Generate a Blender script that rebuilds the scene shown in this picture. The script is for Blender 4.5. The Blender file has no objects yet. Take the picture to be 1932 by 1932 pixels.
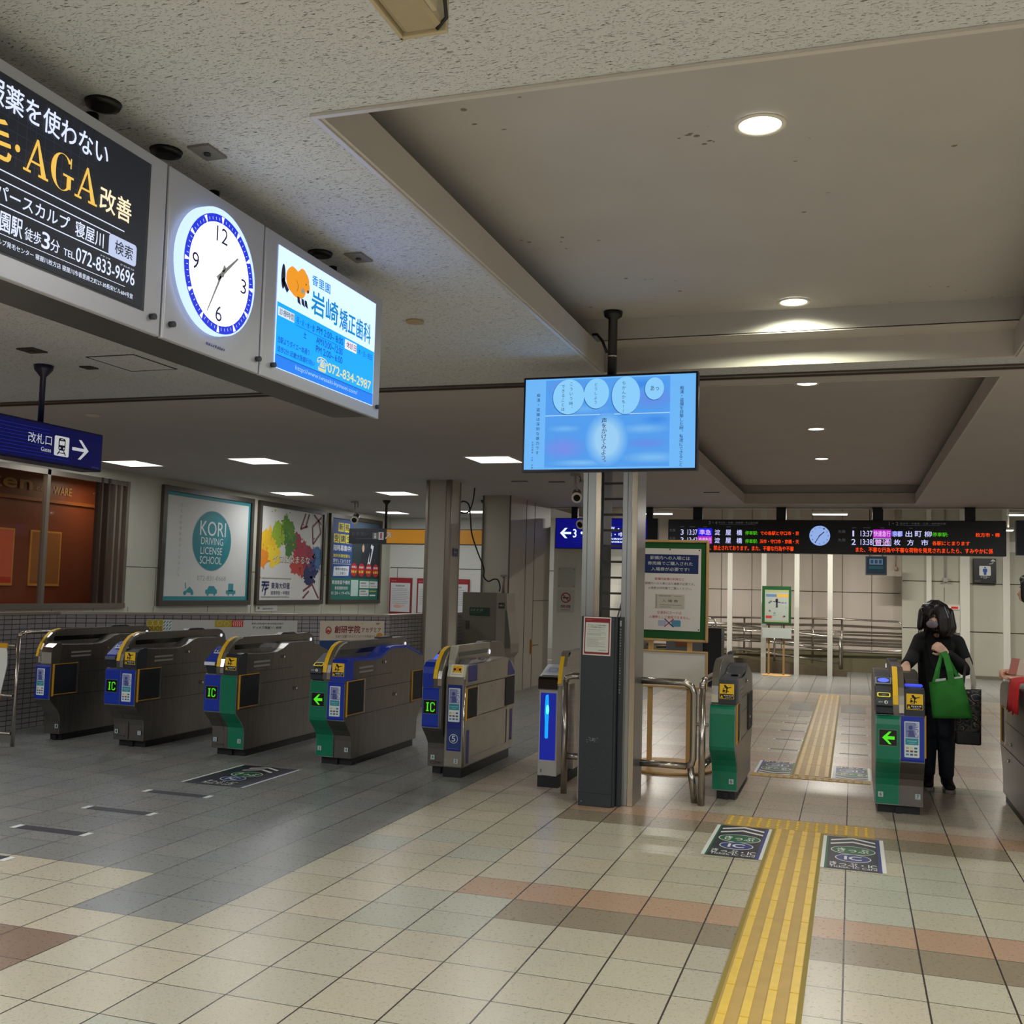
import bpy, bmesh, math, random
from mathutils import Matrix, Vector
random.seed(7)
C = bpy.context.scene.collection
PI = math.pi

# ---------------------------------------------------------------- camera, world, exposure
RC = [[0.9500884, 0.3108367, 0.0266935], [0.0024282, 0.0781910, -0.9969354], [-0.3119713, 0.9472416, 0.0735336]]
cam_d = bpy.data.cameras.new('camera'); cam = bpy.data.objects.new('camera', cam_d); C.objects.link(cam)
mw = Matrix.Identity(4)
for i in range(3):
    mw[i][0] = RC[0][i]; mw[i][1] = -RC[1][i]; mw[i][2] = -RC[2][i]
mw[2][3] = 1.4785
cam.matrix_world = mw
cam_d.lens = 36 * 1958.0 / 1932; cam_d.sensor_width = 36; cam_d.clip_start = .05; cam_d.clip_end = 200
sc = bpy.context.scene; sc.camera = cam
sc.view_settings.view_transform = 'Standard'; sc.view_settings.look = 'None'
sc.view_settings.gamma = 1; sc.view_settings.use_curve_mapping = False
sc.view_settings.exposure = -.33
w = bpy.data.worlds.new('world'); sc.world = w; w.use_nodes = True
bg = w.node_tree.nodes['Background']; bg.inputs[0].default_value = (.80, .84, .90, 1); bg.inputs[1].default_value = .08

# ---------------------------------------------------------------- materials
def lin(c):
    out = []
    for v in c:
        v /= 255.0
        out.append(v / 12.92 if v <= .04045 else ((v + .055) / 1.055) ** 2.4)
    return (*out, 1)
MATS = {}
def pm(name, col, rough=.5, metal=0, em=None, es=0, noise=0, nscale=20, bump=0, bscale=200, coat=0, alpha=1, stretch=None, trans=0):
    if name in MATS: return MATS[name]
    m = bpy.data.materials.new(name); MATS[name] = m; m.use_nodes = True
    nt = m.node_tree; b = nt.nodes['Principled BSDF']
    b.inputs['Base Color'].default_value = lin(col); b.inputs['Roughness'].default_value = rough
    b.inputs['Metallic'].default_value = metal; b.inputs['Coat Weight'].default_value = coat
    if alpha < 1: b.inputs['Alpha'].default_value = alpha
    if trans: b.inputs['Transmission Weight'].default_value = trans
    if em: b.inputs['Emission Color'].default_value = lin(em); b.inputs['Emission Strength'].default_value = es
    tc = nt.nodes.new('ShaderNodeTexCoord'); mp = nt.nodes.new('ShaderNodeMapping')
    nt.links.new(tc.outputs['Object'], mp.inputs[0])
    if stretch: mp.inputs['Scale'].default_value = stretch
    nz = nt.nodes.new('ShaderNodeTexNoise'); nz.inputs['Scale'].default_value = nscale; nz.inputs['Detail'].default_value = 4
    nt.links.new(mp.outputs[0], nz.inputs['Vector'])
    if noise:
        mr = nt.nodes.new('ShaderNodeMapRange'); mr.inputs[3].default_value = 1 - noise; mr.inputs[4].default_value = 1 + noise
        mr.inputs[1].default_value = .3; mr.inputs[2].default_value = .7
        nt.links.new(nz.outputs[0], mr.inputs[0])
        mx = nt.nodes.new('ShaderNodeMix'); mx.data_type = 'RGBA'; mx.blend_type = 'MULTIPLY'; mx.inputs[0].default_value = 1
        mx.inputs[6].default_value = lin(col); nt.links.new(mr.outputs[0], mx.inputs[7]); nt.links.new(mx.outputs[2], b.inputs['Base Color'])
    if bump:
        n2 = nt.nodes.new('ShaderNodeTexNoise'); n2.inputs['Scale'].default_value = bscale
        nt.links.new(mp.outputs[0], n2.inputs['Vector'])
        bp = nt.nodes.new('ShaderNodeBump'); bp.inputs['Strength'].default_value = bump; bp.inputs['Distance'].default_value = .002
        nt.links.new(n2.outputs[0], bp.inputs['Height']); nt.links.new(bp.outputs[0], b.inputs['Normal'])
    return m
def ink(r, g, b): return pm('ink_%d_%d_%d' % (r, g, b), (r, g, b), .6)
def glow(r, g, b, s=1.0): return pm('glow_%d_%d_%d_%d' % (r, g, b, s * 100), (r // 6, g // 6, b // 6), .5, em=(r, g, b), es=s)
steel = pm('brushed_steel', (168, 164, 158), .34, .85, noise=.10, nscale=6, bump=.06, bscale=60, stretch=(1, 1, 14))
steel_d = pm('dull_steel', (122, 116, 108), .42, .7, noise=.1, nscale=5, stretch=(1, 1, 10))
chrome = pm('polished_steel', (205, 200, 192), .18, .95)
dark = pm('charcoal_plastic', (42, 46, 54), .42, noise=.06)
black = pm('black_rubber', (14, 14, 15), .5)
blk_gloss = pm('black_glass', (8, 8, 10), .12)
blue_pl = pm('blue_panel', (18, 52, 170), .35, noise=.04)
green_pl = pm('green_panel', (0, 118, 86), .30, noise=.04)
seam = pm('seam_shadow_gap', (35, 32, 30), .7)
yellow = pm('yellow_sticker', (250, 200, 24), .5)
white_p = pm('white_paint', (226, 224, 216), .5)
ivory = pm('ivory_wall_panel', (188, 186, 170), .5, noise=.03, nscale=3)
wood = pm('pale_pine', (214, 172, 112), .55, noise=.14, nscale=8, stretch=(1, 1, .15))
yel_edge = pm('amber_edge', (220, 160, 40), .45)

# ---------------------------------------------------------------- mesh builder
_txt = {}
def glyphs(s, bold=0):
    k = (s, bold)
    if k in _txt: return _txt[k]
    cu = bpy.data.curves.new('t', 'FONT'); cu.body = s; cu.resolution_u = 3; cu.offset = bold; cu.fill_mode = 'FRONT'
    ob = bpy.data.objects.new('t', cu); C.objects.link(ob)
    dg = bpy.context.evaluated_depsgraph_get(); dg.update()
    me = bpy.data.meshes.new_from_object(ob.evaluated_get(dg))
    vs = [tuple(v.co[:2]) for v in me.vertices]; fs = [tuple(p.vertices) for p in me.polygons]
    # make every face look along +z
    out = []
    for f in fs:
        a = sum(vs[f[i]][0] * vs[f[(i + 1) % len(f)]][1] - vs[f[(i + 1) % len(f)]][0] * vs[f[i]][1] for i in range(len(f)))
        out.append(f if a > 0 else f[::-1])
    bpy.data.objects.remove(ob); bpy.data.curves.remove(cu); bpy.data.meshes.remove(me)
    _txt[k] = (vs, out); return _txt[k]

WL = {}                                      # world location of every object built here
class MB:
    def __init__(s, mat=None, fr=None):
        s.v = []; s.f = []; s.mi = []; s.mats = []; s.mat = mat; s.fr = fr or Matrix.Identity(4); s.fine = set()
    def at(s, o, u, v):
        u = Vector(u).normalized(); v = Vector(v).normalized(); n = u.cross(v); m = Matrix.Identity(4)
        for i in range(3): m[i][0] = u[i]; m[i][1] = v[i]; m[i][2] = n[i]; m[i][3] = o[i]
        s.fr = m; return s
    def _m(s, mat):
        mat = mat or s.mat
        if mat not in s.mats: s.mats.append(mat)
        return s.mats.index(mat)
    def add(s, vs, fs, mat=None):
        k = len(s.v); mi = s._m(mat)
        s.v += [tuple(s.fr @ Vector(p)) for p in vs]
        for f in fs: s.f.append(tuple(i + k for i in f)); s.mi.append(mi)
        return s
    def box(s, a, b, mat=None, ch=0):
        x0, y0, z0 = [min(p, q) for p, q in zip(a, b)]; x1, y1, z1 = [max(p, q) for p, q in zip(a, b)]
        if ch:
            c = min(ch, (x1 - x0) / 2.1, (y1 - y0) / 2.1)
            return s.prism([(x0 + c, y0), (x1 - c, y0), (x1, y0 + c), (x1, y1 - c), (x1 - c, y1), (x0 + c, y1), (x0, y1 - c), (x0, y0 + c)], z0, z1, mat)
        V = [(x0, y0, z0), (x1, y0, z0), (x1, y1, z0), (x0, y1, z0), (x0, y0, z1), (x1, y0, z1), (x1, y1, z1), (x0, y1, z1)]
        return s.add(V, [(0, 3, 2, 1), (4, 5, 6, 7), (0, 1, 5, 4), (1, 2, 6, 5), (2, 3, 7, 6), (3, 0, 4, 7)], mat)
    def prism(s, pts, h0, h1, mat=None, ax='z'):
        # pts 2D; ax='z': (x,y) extruded in z ; ax='x': pts are (y,z) extruded in x ; ax='y': pts are (x,z) extruded in y
        f = {'z': lambda p, h: (p[0], p[1], h), 'x': lambda p, h: (h, p[0], p[1]), 'y': lambda p, h: (p[0], h, p[1])}[ax]
        a = sum(pts[i][0] * pts[(i + 1) % len(pts)][1] - pts[(i + 1) % len(pts)][0] * pts[i][1] for i in range(len(pts)))
        if (a < 0) != (ax == 'y'): pts = pts[::-1]
        n = len(pts); V = [f(p, h0) for p in pts] + [f(p, h1) for p in pts]
        F = [tuple(range(n - 1, -1, -1)), tuple(range(n, 2 * n))] + [(i, (i + 1) % n, n + (i + 1) % n, n + i) for i in range(n)]
        return s.add(V, F, mat)
    def band(s, path, x0, x1, t, mat=None):
        # thin shell following a (y,z) path on its outer (left hand) side, extruded in x
        n = len(path); off = []
        for i in range(n):
            a = Vector(path[max(i - 1, 0)]); b = Vector(path[min(i + 1, n - 1)]); d = (b - a).normalized()
            off.append((path[i][0] - d[1] * t, path[i][1] + d[0] * t))
        V = []
        for x in (x0, x1):
            V += [(x, *p) for p in path] + [(x, *p) for p in off]
        F = []
        m = 2 * n
        for i in range(n - 1):
            F += [(n + i, n + i + 1, m + n + i + 1, m + n + i), (i, m + i, m + i + 1, i + 1), (i, i + 1, n + i + 1, n + i), (m + i, m + n + i, m + n + i + 1, m + i + 1)]
        F += [(0, n, m + n, m), (n - 1, m + n - 1, m + 2 * n - 1, 2 * n - 1)]
        return s.add(V, F, mat)
    def cyl(s, p, q, r, mat=None, n=16, r2=None):
        return s.tube([p, q], [r, r if r2 is None else r2], mat, n)
    def tube(s, path, r, mat=None, n=12):
        P = [Vector(p) for p in path]; k = len(P)
        R = r if isinstance(r, (list, tuple)) else [r] * k
        T = [(P[min(i + 1, k - 1)] - P[max(i - 1, 0)]).normalized() for i in range(k)]
        u = T[0].orthogonal().normalized(); V = []
        for i in range(k):
            u = (u - T[i] * u.dot(T[i])).normalized(); w_ = T[i].cross(u)
            for j in range(n):
                a = 2 * PI * j / n; V.append(tuple(P[i] + (u * math.cos(a) + w_ * math.sin(a)) * R[i]))
        F = [(i * n + j, i * n + (j + 1) % n, (i + 1) * n + (j + 1) % n, (i + 1) * n + j) for i in range(k - 1) for j in range(n)]
        F += [tuple(range(n - 1, -1, -1)), tuple(range((k - 1) * n, k * n))]
        k0 = len(s.f); s.add(V, F, mat); s.fine |= set(range(k0, len(s.f) - 2)); return s
    def lathe(s, c, prof, mat=None, n=24):
        V = [(c[0] + r * math.cos(2 * PI * j / n), c[1] + r * math.sin(2 * PI * j / n), c[2] + z) for r, z in prof for j in range(n)]
        F = [(i * n + j, i * n + (j + 1) % n, (i + 1) * n + (j + 1) % n, (i + 1) * n + j) for i in range(len(prof) - 1) for j in range(n)]
        F += [tuple(range(n - 1, -1, -1)), tuple(range((len(prof) - 1) * n, len(prof) * n))]
        k0 = len(s.f); s.add(V, F, mat); s.fine |= set(range(k0, len(s.f) - 2)); return s
    def ball(s, c, r, mat=None, n=12):
        if not isinstance(r, (tuple, list)): r = (r, r, r)
        V = []; m = n // 2
        for i in range(1, m):
            for j in range(n):
                a = PI * i / m; b = 2 * PI * j / n
                V.append((c[0] + r[0] * math.sin(a) * math.cos(b), c[1] + r[1] * math.sin(a) * math.sin(b), c[2] + r[2] * math.cos(a)))
        V += [(c[0], c[1], c[2] + r[2]), (c[0], c[1], c[2] - r[2])]
        t = len(V) - 2; F = []
        for i in range(m - 2):
            for j in range(n): F.append((i * n + j, (i + 1) * n + j, (i + 1) * n + (j + 1) % n, i * n + (j + 1) % n))
        for j in range(n):
            F.append((t, j, (j + 1) % n)); F.append((t + 1, (m - 2) * n + (j + 1) % n, (m - 2) * n + j))
        k0 = len(s.f); s.add(V, F, mat); s.fine |= set(range(k0, len(s.f))); return s
    # flat art, in the frame's own u,v at height h above the surface
    def rect(s, u0, v0, u1, v1, mat, h=.001): return s.poly([(u0, v0), (u1, v0), (u1, v1), (u0, v1)], mat, h)
    def poly(s, pts, mat, h=.001):
        a = sum(pts[i][0] * pts[(i + 1) % len(pts)][1] - pts[(i + 1) % len(pts)][0] * pts[i][1] for i in range(len(pts)))
        if a < 0: pts = pts[::-1]
        return s.add([(p[0], p[1], h) for p in pts], [tuple(range(len(pts)))], mat)
    def ell(s, u, v, a, b, mat, h=.001, n=32): return s.poly([(u + a * math.cos(2 * PI * i / n), v + b * math.sin(2 * PI * i / n)) for i in range(n)], mat, h)
    def rrect(s, u0, v0, u1, v1, r, mat, h=.001):
        P = []
        for cx, cy, a0 in ((u1 - r, v0 + r, -90), (u1 - r, v1 - r, 0), (u0 + r, v1 - r, 90), (u0 + r, v0 + r, 180)):
            for k in range(5): a = math.radians(a0 + k * 22.5); P.append((cx + r * math.cos(a), cy + r * math.sin(a)))
        return s.poly(P, mat, h)
    def ring(s, u, v, a, b, t, mat, h=.001, n=32):
        V = []
        for i in range(n):
            c_, s_ = math.cos(2 * PI * i / n), math.sin(2 * PI * i / n)
            V += [(u + (a - t) * c_, v + (b - t) * s_, h), (u + a * c_, v + b * s_, h)]
        return s.add(V, [(2 * i, 2 * i + 1, (2 * i + 3) % (2 * n), (2 * i + 2) % (2 * n)) for i in range(n)], mat)
    def line(s, u0, v0, u1, v1, t, mat, h=.001):
        d = Vector((u1 - u0, v1 - v0)).normalized() * t / 2
        return s.poly([(u0 + d.y, v0 - d.x), (u1 + d.y, v1 - d.x), (u1 - d.y, v1 + d.x), (u0 - d.y, v0 + d.x)], mat, h)
    def text(s, t, box, mat, bold=.0, h=.0015, rot=0, fn=None):
        if bold:
            u0, v0, u1, v1 = box; d = bold * (v1 - v0) * .55
            for k, (a_, b_) in enumerate(((-d, 0), (d, 0), (0, d), (0, -d))): s.text(t, (u0 + d + a_, v0 + d + b_, u1 - d + a_, v1 - d + b_), mat, 0, h + k * .00006, rot, fn)
            return s
        vs, fs = glyphs(t, 0)
        if not vs: return s
        if rot: vs = [(y, -x) for x, y in vs] if rot < 0 else [(-y, x) for x, y in vs]
        x0 = min(p[0] for p in vs); x1 = max(p[0] for p in vs); y0 = min(p[1] for p in vs); y1 = max(p[1] for p in vs)
        u0, v0, u1, v1 = box; su = (u1 - u0) / max(x1 - x0, 1e-6); sv = (v1 - v0) / max(y1 - y0, 1e-6)
        P = [(u0 + (p[0] - x0) * su, v0 + (p[1] - y0) * sv) for p in vs]
        if fn: P = [fn(p) for p in P]
        return s.add([(p[0], p[1], h) for p in P], fs, mat)
    def vtext(s, t, u, v_top, size, step, mat, bold=0, h=.0015):
        for i, ch in enumerate(t):
            if ch == ' ': continue
            ref = glyphs('国', 0)[0]; rx0 = min(p[0] for p in ref); rx1 = max(p[0] for p in ref); ry0 = min(p[1] for p in ref); ry1 = max(p[1] for p in ref)
            vs, fs = glyphs(ch, 0); k = size / (ry1 - ry0); cx = (rx0 + rx1) / 2; cy = (ry0 + ry1) / 2
            ox, oy = (0, 0)
            if ord(ch) < 256: ox = (rx1 - max(p[0] for p in vs)) / 2; 
            if ch in '、。': ox, oy = .55, .55
            for q, dd_ in enumerate((-1, 1) if bold else (0,)):
                s.add([(u + (p[0] + ox - cx) * k + dd_ * bold * .4 * size * 5, v_top - i * step - size / 2 + (p[1] + oy - cy) * k, h + q * .00006) for p in vs], fs, mat)
        return s
    def scrib(s, u0, v0, u1, v1, mat, h=.0012, n=None, gap=.3):
        # a line of small print too small to read: short dashes of word length
        L = u1 - u0; t = abs(v1 - v0); x = u0; rr = random.Random(int((u0 * 7919 + v0 * 104729) * 1000))
        while x < u1 - .2 * t:
            w_ = min(t * rr.uniform(.5, 1.0), u1 - x); hh = t * rr.uniform(.55, 1); s.rect(x, v0, x + w_ * .42, v0 + hh, mat, h); s.rect(x + w_ * .5, v0 + t * .3 * rr.random(), x + w_ * .82, v0 + t, mat, h); x += w_ * (1 + gap)
        return s
    def build(s, name, parent=None, loc=None, smooth=True, bev=0):
        me = bpy.data.meshes.new(name)
        if loc is None: loc = WL[parent.name] if parent else Vector((0, 0, 0))
        loc = Vector(loc)
        me.from_pydata([tuple(Vector(p) - loc) for p in s.v], [], s.f)
        for m in s.mats: me.materials.append(m)
        me.polygons.foreach_set('material_index', s.mi)
        for i in s.fine: me.polygons[i].use_smooth = True
        me.validate(); me.update()
        ob = bpy.data.objects.new(name, me); C.objects.link(ob)
        if parent: ob.parent = parent; ob.location = loc - WL[parent.name]
        else: ob.location = loc
        WL[ob.name] = loc
        if bev:
            b = ob.modifiers.new('bevel', 'BEVEL'); b.width = bev; b.segments = 2; b.limit_method = 'ANGLE'; b.angle_limit = math.radians(40)
        return ob
def thing(name, label, cat, loc, group=None):
    o = bpy.data.objects.new(name, None); C.objects.link(o); o.location = loc; o.empty_display_size = .1
    WL[o.name] = Vector(loc); return tag(o, label, cat, group)
def tag(o, label, cat, group=None, kind=None):
    if label: o['label'] = label
    if cat: o['category'] = cat
    if group: o['group'] = group
    if kind: o['kind'] = kind
    return o
def struct(mb, name, parent=None, **k):
    o = mb.build(name, parent, **k)
    if not parent: o['kind'] = 'structure'
    return o
def area(name, loc, size, power, col=(1, .95, .86), rot=(0, 0, 0), parent=None, spread=180):
    l = bpy.data.lights.new(name, 'AREA'); l.shape = 'RECTANGLE'; l.size = size[0]; l.size_y = size[1]; l.energy = power; l.color = col; l.spread = math.radians(spread)
    o = bpy.data.objects.new(name, l); C.objects.link(o); o.rotation_euler = rot
    if parent: o.parent = parent; o.location = Vector(loc) - WL[parent.name]
    else: o.location = loc
    return o

# ---------------------------------------------------------------- floor
def tile_color(i, j):
    r = random.Random(i * 7349 + j * 9151); n = r.uniform(-1, 1)
    beige = [(200, 190, 166), (198, 188, 164), (200, 192, 168), (204, 192, 168), (196, 188, 166)]
    pink = [(196, 180, 162), (192, 176, 160), (198, 184, 164), (188, 176, 160)]
    grey = [(140, 141, 138), (136, 138, 136), (144, 143, 138)]
    green = (190, 189, 170); orange = (192, 158, 130); brown = (156, 141, 118); umber = (144, 118, 96)
    c = r.choice(beige)
    if j >= 7: c = r.choice(pink)
    if i <= -7 and j <= -6: c = umber
    elif i <= -8 and j >= -2 or (i in (-7, -6) and j >= -4) : c = r.choice(grey)
    elif j >= 39 or (i <= -7 and j > 12) or (i == -6 and j >= 14): c = r.choice(grey)
    elif j == -1 and i >= -2: c = orange
    elif j == -2 and i >= -1: c = brown
    elif j == 6 and i >= -2: c = orange
    elif j == 5 and -2 <= i <= 6: c = brown
    elif j in (12,) and i >= 6: c = (140, 140, 120)
    elif j in (15, 21, 25, 28, 33) and i >= -4: c = (186, 158, 142)
    elif j in (16, 22) and i >= -4: c = (172, 156, 140)
    elif (i in (-3, -2) and j in (-2, -3)) or (i in (4, 5) and j in (0, 1, 2, 3) and r.random() < .55) or r.random() < .03: c = green if j < 7 else c
    if i == -2 and j in (-2,): c = green
    return tuple(max(0, min(255, v + n * 3)) for v in c)
X0t, Y0t = 4.1063, 17.1344
cols = [tile_color(i, j) for j in range(-36, 60) for i in range(-30, 22)]
me = bpy.data.meshes.new('floor'); V = []; F = []
k = 0
for j in range(-36, 60):
    for i in range(-30, 22):
        x = (i - X0t) * .3; y = (j + Y0t) * .3
        V += [(x, y, 0), (x + .3, y, 0), (x + .3, y + .3, 0), (x, y + .3, 0)]; F.append((k, k + 1, k + 2, k + 3)); k += 4
me.from_pydata(V, [], F)
at = me.color_attributes.new('tile_colour', 'FLOAT_COLOR', 'CORNER')
flat = []
for c in cols: flat += list(lin(c)) * 4
at.data.foreach_set('color', flat)
fl = bpy.data.objects.new('floor', me); C.objects.link(fl); fl['kind'] = 'structure'
m = bpy.data.materials.new('speckled_floor_tile'); m.use_nodes = True; nt = m.node_tree; b = nt.nodes['Principled BSDF']
N = nt.nodes.new; L = nt.links.new
def mathn(op, a, bb=None, c=None, clamp=False):
    n = N('ShaderNodeMath'); n.operation = op; n.use_clamp = clamp
    for q, v in enumerate((a, bb, c)):
        if v is None: continue
        if isinstance(v, (int, float)): n.inputs[q].default_value = v
        else: L(v, n.inputs[q])
    return n.outputs[0]
ca = N('ShaderNodeVertexColor'); ca.layer_name = 'tile_colour'
tc = N('ShaderNodeTexCoord'); sp = N('ShaderNodeSeparateXYZ'); L(tc.outputs['Object'], sp.inputs[0])
gx = mathn('MULTIPLY', mathn('PINGPONG', mathn('ADD', sp.outputs[0], X0t * .3 + 30), .15), 1)
gy = mathn('PINGPONG', mathn('ADD', sp.outputs[1], -Y0t * .3 + 30 + .0), .15)
lx = mathn('LESS_THAN', gx, .0036); ly = mathn('LESS_THAN', gy, .0026)
gl = mathn('MAXIMUM', lx, ly)
vo = N('ShaderNodeTexVoronoi'); vo.inputs['Scale'].default_value = 190; vo.inputs['Randomness'].default_value = 1; L(tc.outputs['Object'], vo.inputs['Vector'])
nz = N('ShaderNodeTexNoise'); nz.inputs['Scale'].default_value = 120; nz.inputs['Detail'].default_value = 3; L(tc.outputs['Object'], nz.inputs['Vector'])
spk = mathn('MULTIPLY', mathn('GREATER_THAN', nz.outputs[0], .565), mathn('LESS_THAN', vo.outputs['Distance'], .42))
n3 = N('ShaderNodeTexNoise'); n3.inputs['Scale'].default_value = 55; n3.inputs['Detail'].default_value = 5; L(tc.outputs['Object'], n3.inputs['Vector'])
n4 = N('ShaderNodeTexNoise'); n4.inputs['Scale'].default_value = 1.3; n4.inputs['Detail'].default_value = 5; L(tc.outputs['Object'], n4.inputs['Vector'])
fac = mathn('ADD', mathn('MULTIPLY', n3.outputs[0], .16), mathn('ADD', mathn('MULTIPLY', n4.outputs[0], .12), .86))
fac2 = mathn('MULTIPLY', fac, mathn('SUBTRACT', 1, mathn('MULTIPLY', spk, .38)))
mx = N('ShaderNodeMix'); mx.data_type = 'RGBA'; mx.blend_type = 'MULTIPLY'; mx.inputs[0].default_value = 1; L(ca.outputs[0], mx.inputs[6])
cb = N('ShaderNodeCombineColor'); [L(fac2, cb.inputs[q]) for q in range(3)]; L(cb.outputs[0], mx.inputs[7])
mg = N('ShaderNodeMix'); mg.data_type = 'RGBA'; L(gl, mg.inputs[0]); L(mx.outputs[2], mg.inputs[6]); mg.inputs[7].default_value = lin((60, 50, 46)); L(mg.outputs[2], b.inputs['Base Color'])
L(mathn('ADD', mathn('MULTIPLY', n3.outputs[0], .22), .19), b.inputs['Roughness'])
b.inputs['Specular IOR Level'].default_value = .55
bp = N('ShaderNodeBump'); bp.inputs['Strength'].default_value = .3; bp.inputs['Distance'].default_value = .0015
L(mathn('SUBTRACT', mathn('MULTIPLY', n3.outputs[0], .25), gl), bp.inputs['Height']); L(bp.outputs[0], b.inputs['Normal'])
me.materials.append(m)

# ---------------------------------------------------------------- ceiling
def rockwool():
    m = bpy.data.materials.new('fissured_rockwool_board'); m.use_nodes = True; nt = m.node_tree; b = nt.nodes['Principled BSDF']
    N = nt.nodes.new; L = nt.links.new
    tc = N('ShaderNodeTexCoord')
    def layer(scale, nsc, lo, hi, warp):
        mp = N('ShaderNodeMapping'); mp.inputs['Scale'].default_value = scale
        wn = N('ShaderNodeTexNoise'); wn.inputs['Scale'].default_value = 14; L(tc.outputs['Object'], wn.inputs['Vector'])
        vm = N('ShaderNodeVectorMath'); vm.operation = 'MULTIPLY_ADD'; L(wn.outputs['Color'], vm.inputs[0]); vm.inputs[1].default_value = (warp,) * 3; L(tc.outputs['Object'], vm.inputs[2])
        L(vm.outputs[0], mp.inputs[0])
        nz = N('ShaderNodeTexNoise'); nz.inputs['Scale'].default_value = nsc; nz.inputs['Detail'].default_value = 2; L(mp.outputs[0], nz.inputs['Vector'])
        mr = N('ShaderNodeMapRange'); mr.inputs[1].default_value = lo; mr.inputs[2].default_value = hi; L(nz.outputs[0], mr.inputs[0]); return mr.outputs[0]
    a = layer((1, 5.0, 1), 52, .635, .69, .035); c = layer((1, 3, 1), 120, .65, .71, .02)
    mxx = N('ShaderNodeMath'); mxx.operation = 'MAXIMUM'; L(a, mxx.inputs[0]); L(c, mxx.inputs[1])
    mg = N('ShaderNodeMix'); mg.data_type = 'RGBA'; L(mxx.outputs[0], mg.inputs[0]); mg.inputs[6].default_value = lin((192, 196, 200)); mg.inputs[7].default_value = lin((108, 104, 100))
    L(mg.outputs[2], b.inputs['Base Color']); b.inputs['Roughness'].default_value = .9
    bp = N('ShaderNodeBump'); bp.inputs['Strength'].default_value = .8; bp.inputs['Distance'].default_value = .004; bp.invert = True; L(mxx.outputs[0], bp.inputs['Height']); L(bp.outputs[0], b.inputs['Normal'])
    return m
rock = rockwool()
paint = pm('matt_ceiling_paint', (174, 170, 168), .75, noise=.03, nscale=3)
paint_l = pm('painted_beam', (184, 178, 174), .7, noise=.03, nscale=4)
trimm = pm('pale_metal_trim', (205, 200, 196), .4, .3)
ZC = 2.8
c1 = (-1.43, .82, 2.54, 6.05); c2 = (-1.49, .82, 6.60, 15.32)
YT = 6.30
xl, xr, yb, ye = -14, 7, -8, 16.03
mb = MB()
def down(mb, x0, x1, y0, y1, z, mat): mb.add([(x0, y0, z), (x0, y1, z), (x1, y1, z), (x1, y0, z)], [(0, 1, 2, 3)], mat)
for (a, b_, y0, y1, mt) in ((xl, xr, yb, c1[2], rock), (xl, c1[0], c1[2], c1[3], rock), (c1[1], xr, c1[2], c1[3], rock), (xl, xr, c1[3], YT, rock)):
    down(mb, a, b_, y0, y1, ZC, mt)
for (a, b_, y0, y1) in ((xl, xr, YT + .06, c2[2]), (xl, c2[0], c2[2], c2[3]), (c2[1], xr, c2[2], c2[3]), (xl, xr, c2[3], ye), (xl, -4.64, ye, 18.7)):
    down(mb, a, b_, y0, y1, ZC, paint)
down(mb, xl, xr, YT, YT + .06, ZC + .02, seam)
struct(mb, 'ceiling')
def coffer(nm, r, zr, upper):
    x0, x1, y0, y1 = r; mb = MB(); t = .012; zs = ZC + .137; ux0, ux1, uy0, uy1 = upper
    for (a, b_) in (((x0 - t, y0 - t), (x0, y1 + t)), ((x1, y0 - t), (x1 + t, y1 + t)), ((x0, y0 - t), (x1, y0)), ((x0, y1), (x1, y1 + t))):
        mb.box((a[0], a[1], ZC - .004), (b_[0], b_[1], zs), paint_l)
    # soffit between the opening and the narrower or wider void above
    for (a, b_, c_, d) in ((ux0 - .02, ux1 + .02, min(y1, uy1), max(y1, uy1) + .02), ):
        mb.box((a, c_, zs), (b_, d, zs + .01), paint_l)
    mb.box((ux0 - t, uy0, zs + .005), (ux0, uy1, zr), paint); mb.box((ux1, uy0, zs + .005), (ux1 + t, uy1, zr), paint)
    mb.box((ux0, uy1, zs + .005), (ux1, uy1 + t, zr), paint); mb.box((ux0, uy0 - t, zs + .005), (ux1, uy0, zr), paint)
    mb.box((ux0, uy0, zr), (ux1, uy1, zr + .02), paint)
    for (a, b_) in (((ux0, uy0 - .02), (x0 - t, uy1)), ((x1 + t, uy0 - .02), (ux1, uy1))): mb.box((a[0], a[1], zs), (b_[0], b_[1], zs + .01), paint)
    mb.box((ux0, uy0, zs), (ux1, y0 - t, zs + .01), paint)
    o = struct(mb, nm); return o
coffer('ceiling', c1, 3.065, (-1.75, 1.15, 2.30, 5.86))
coffer('ceiling', c2, 3.06, (-1.75, 1.15, 6.45, 15.36))
mb = MB(trimm)
x0, x1, y0, y1 = c1
for a, b_ in (((x0 - .03, y0 - .03), (x1 + .03, y0 - .013)), ((x0 - .03, y0 - .013), (x0 - .013, y1 + .02)), ((x1 + .013, y0 - .013), (x1 + .03, y1 + .02))):
    mb.box((a[0], a[1], ZC - .010), (b_[0], b_[1], ZC - .001))
struct(mb, 'trim_1')
mb = MB(trimm)
for yy in (YT - .03, YT + .06): mb.box((xl, yy, ZC - .012), (xr, yy + .022, ZC - .001), pm('bronze_track', (96, 88, 82), .35, .6))
mb.box((xl, YT - .004, ZC - .004), (xr, YT + .06, ZC + .012), pm('bronze_track', (96, 88, 82), .35, .6))
struct(mb, 'trim_2')
mb = MB(paint_l); mb.box((-4.64, ye, 2.8), (xr, ye + .10, 3.45)); mb.box((-4.64, ye - .01, ZC - .015), (xr, ye + .11, ZC)); struct(mb, 'wall_header')

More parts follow.
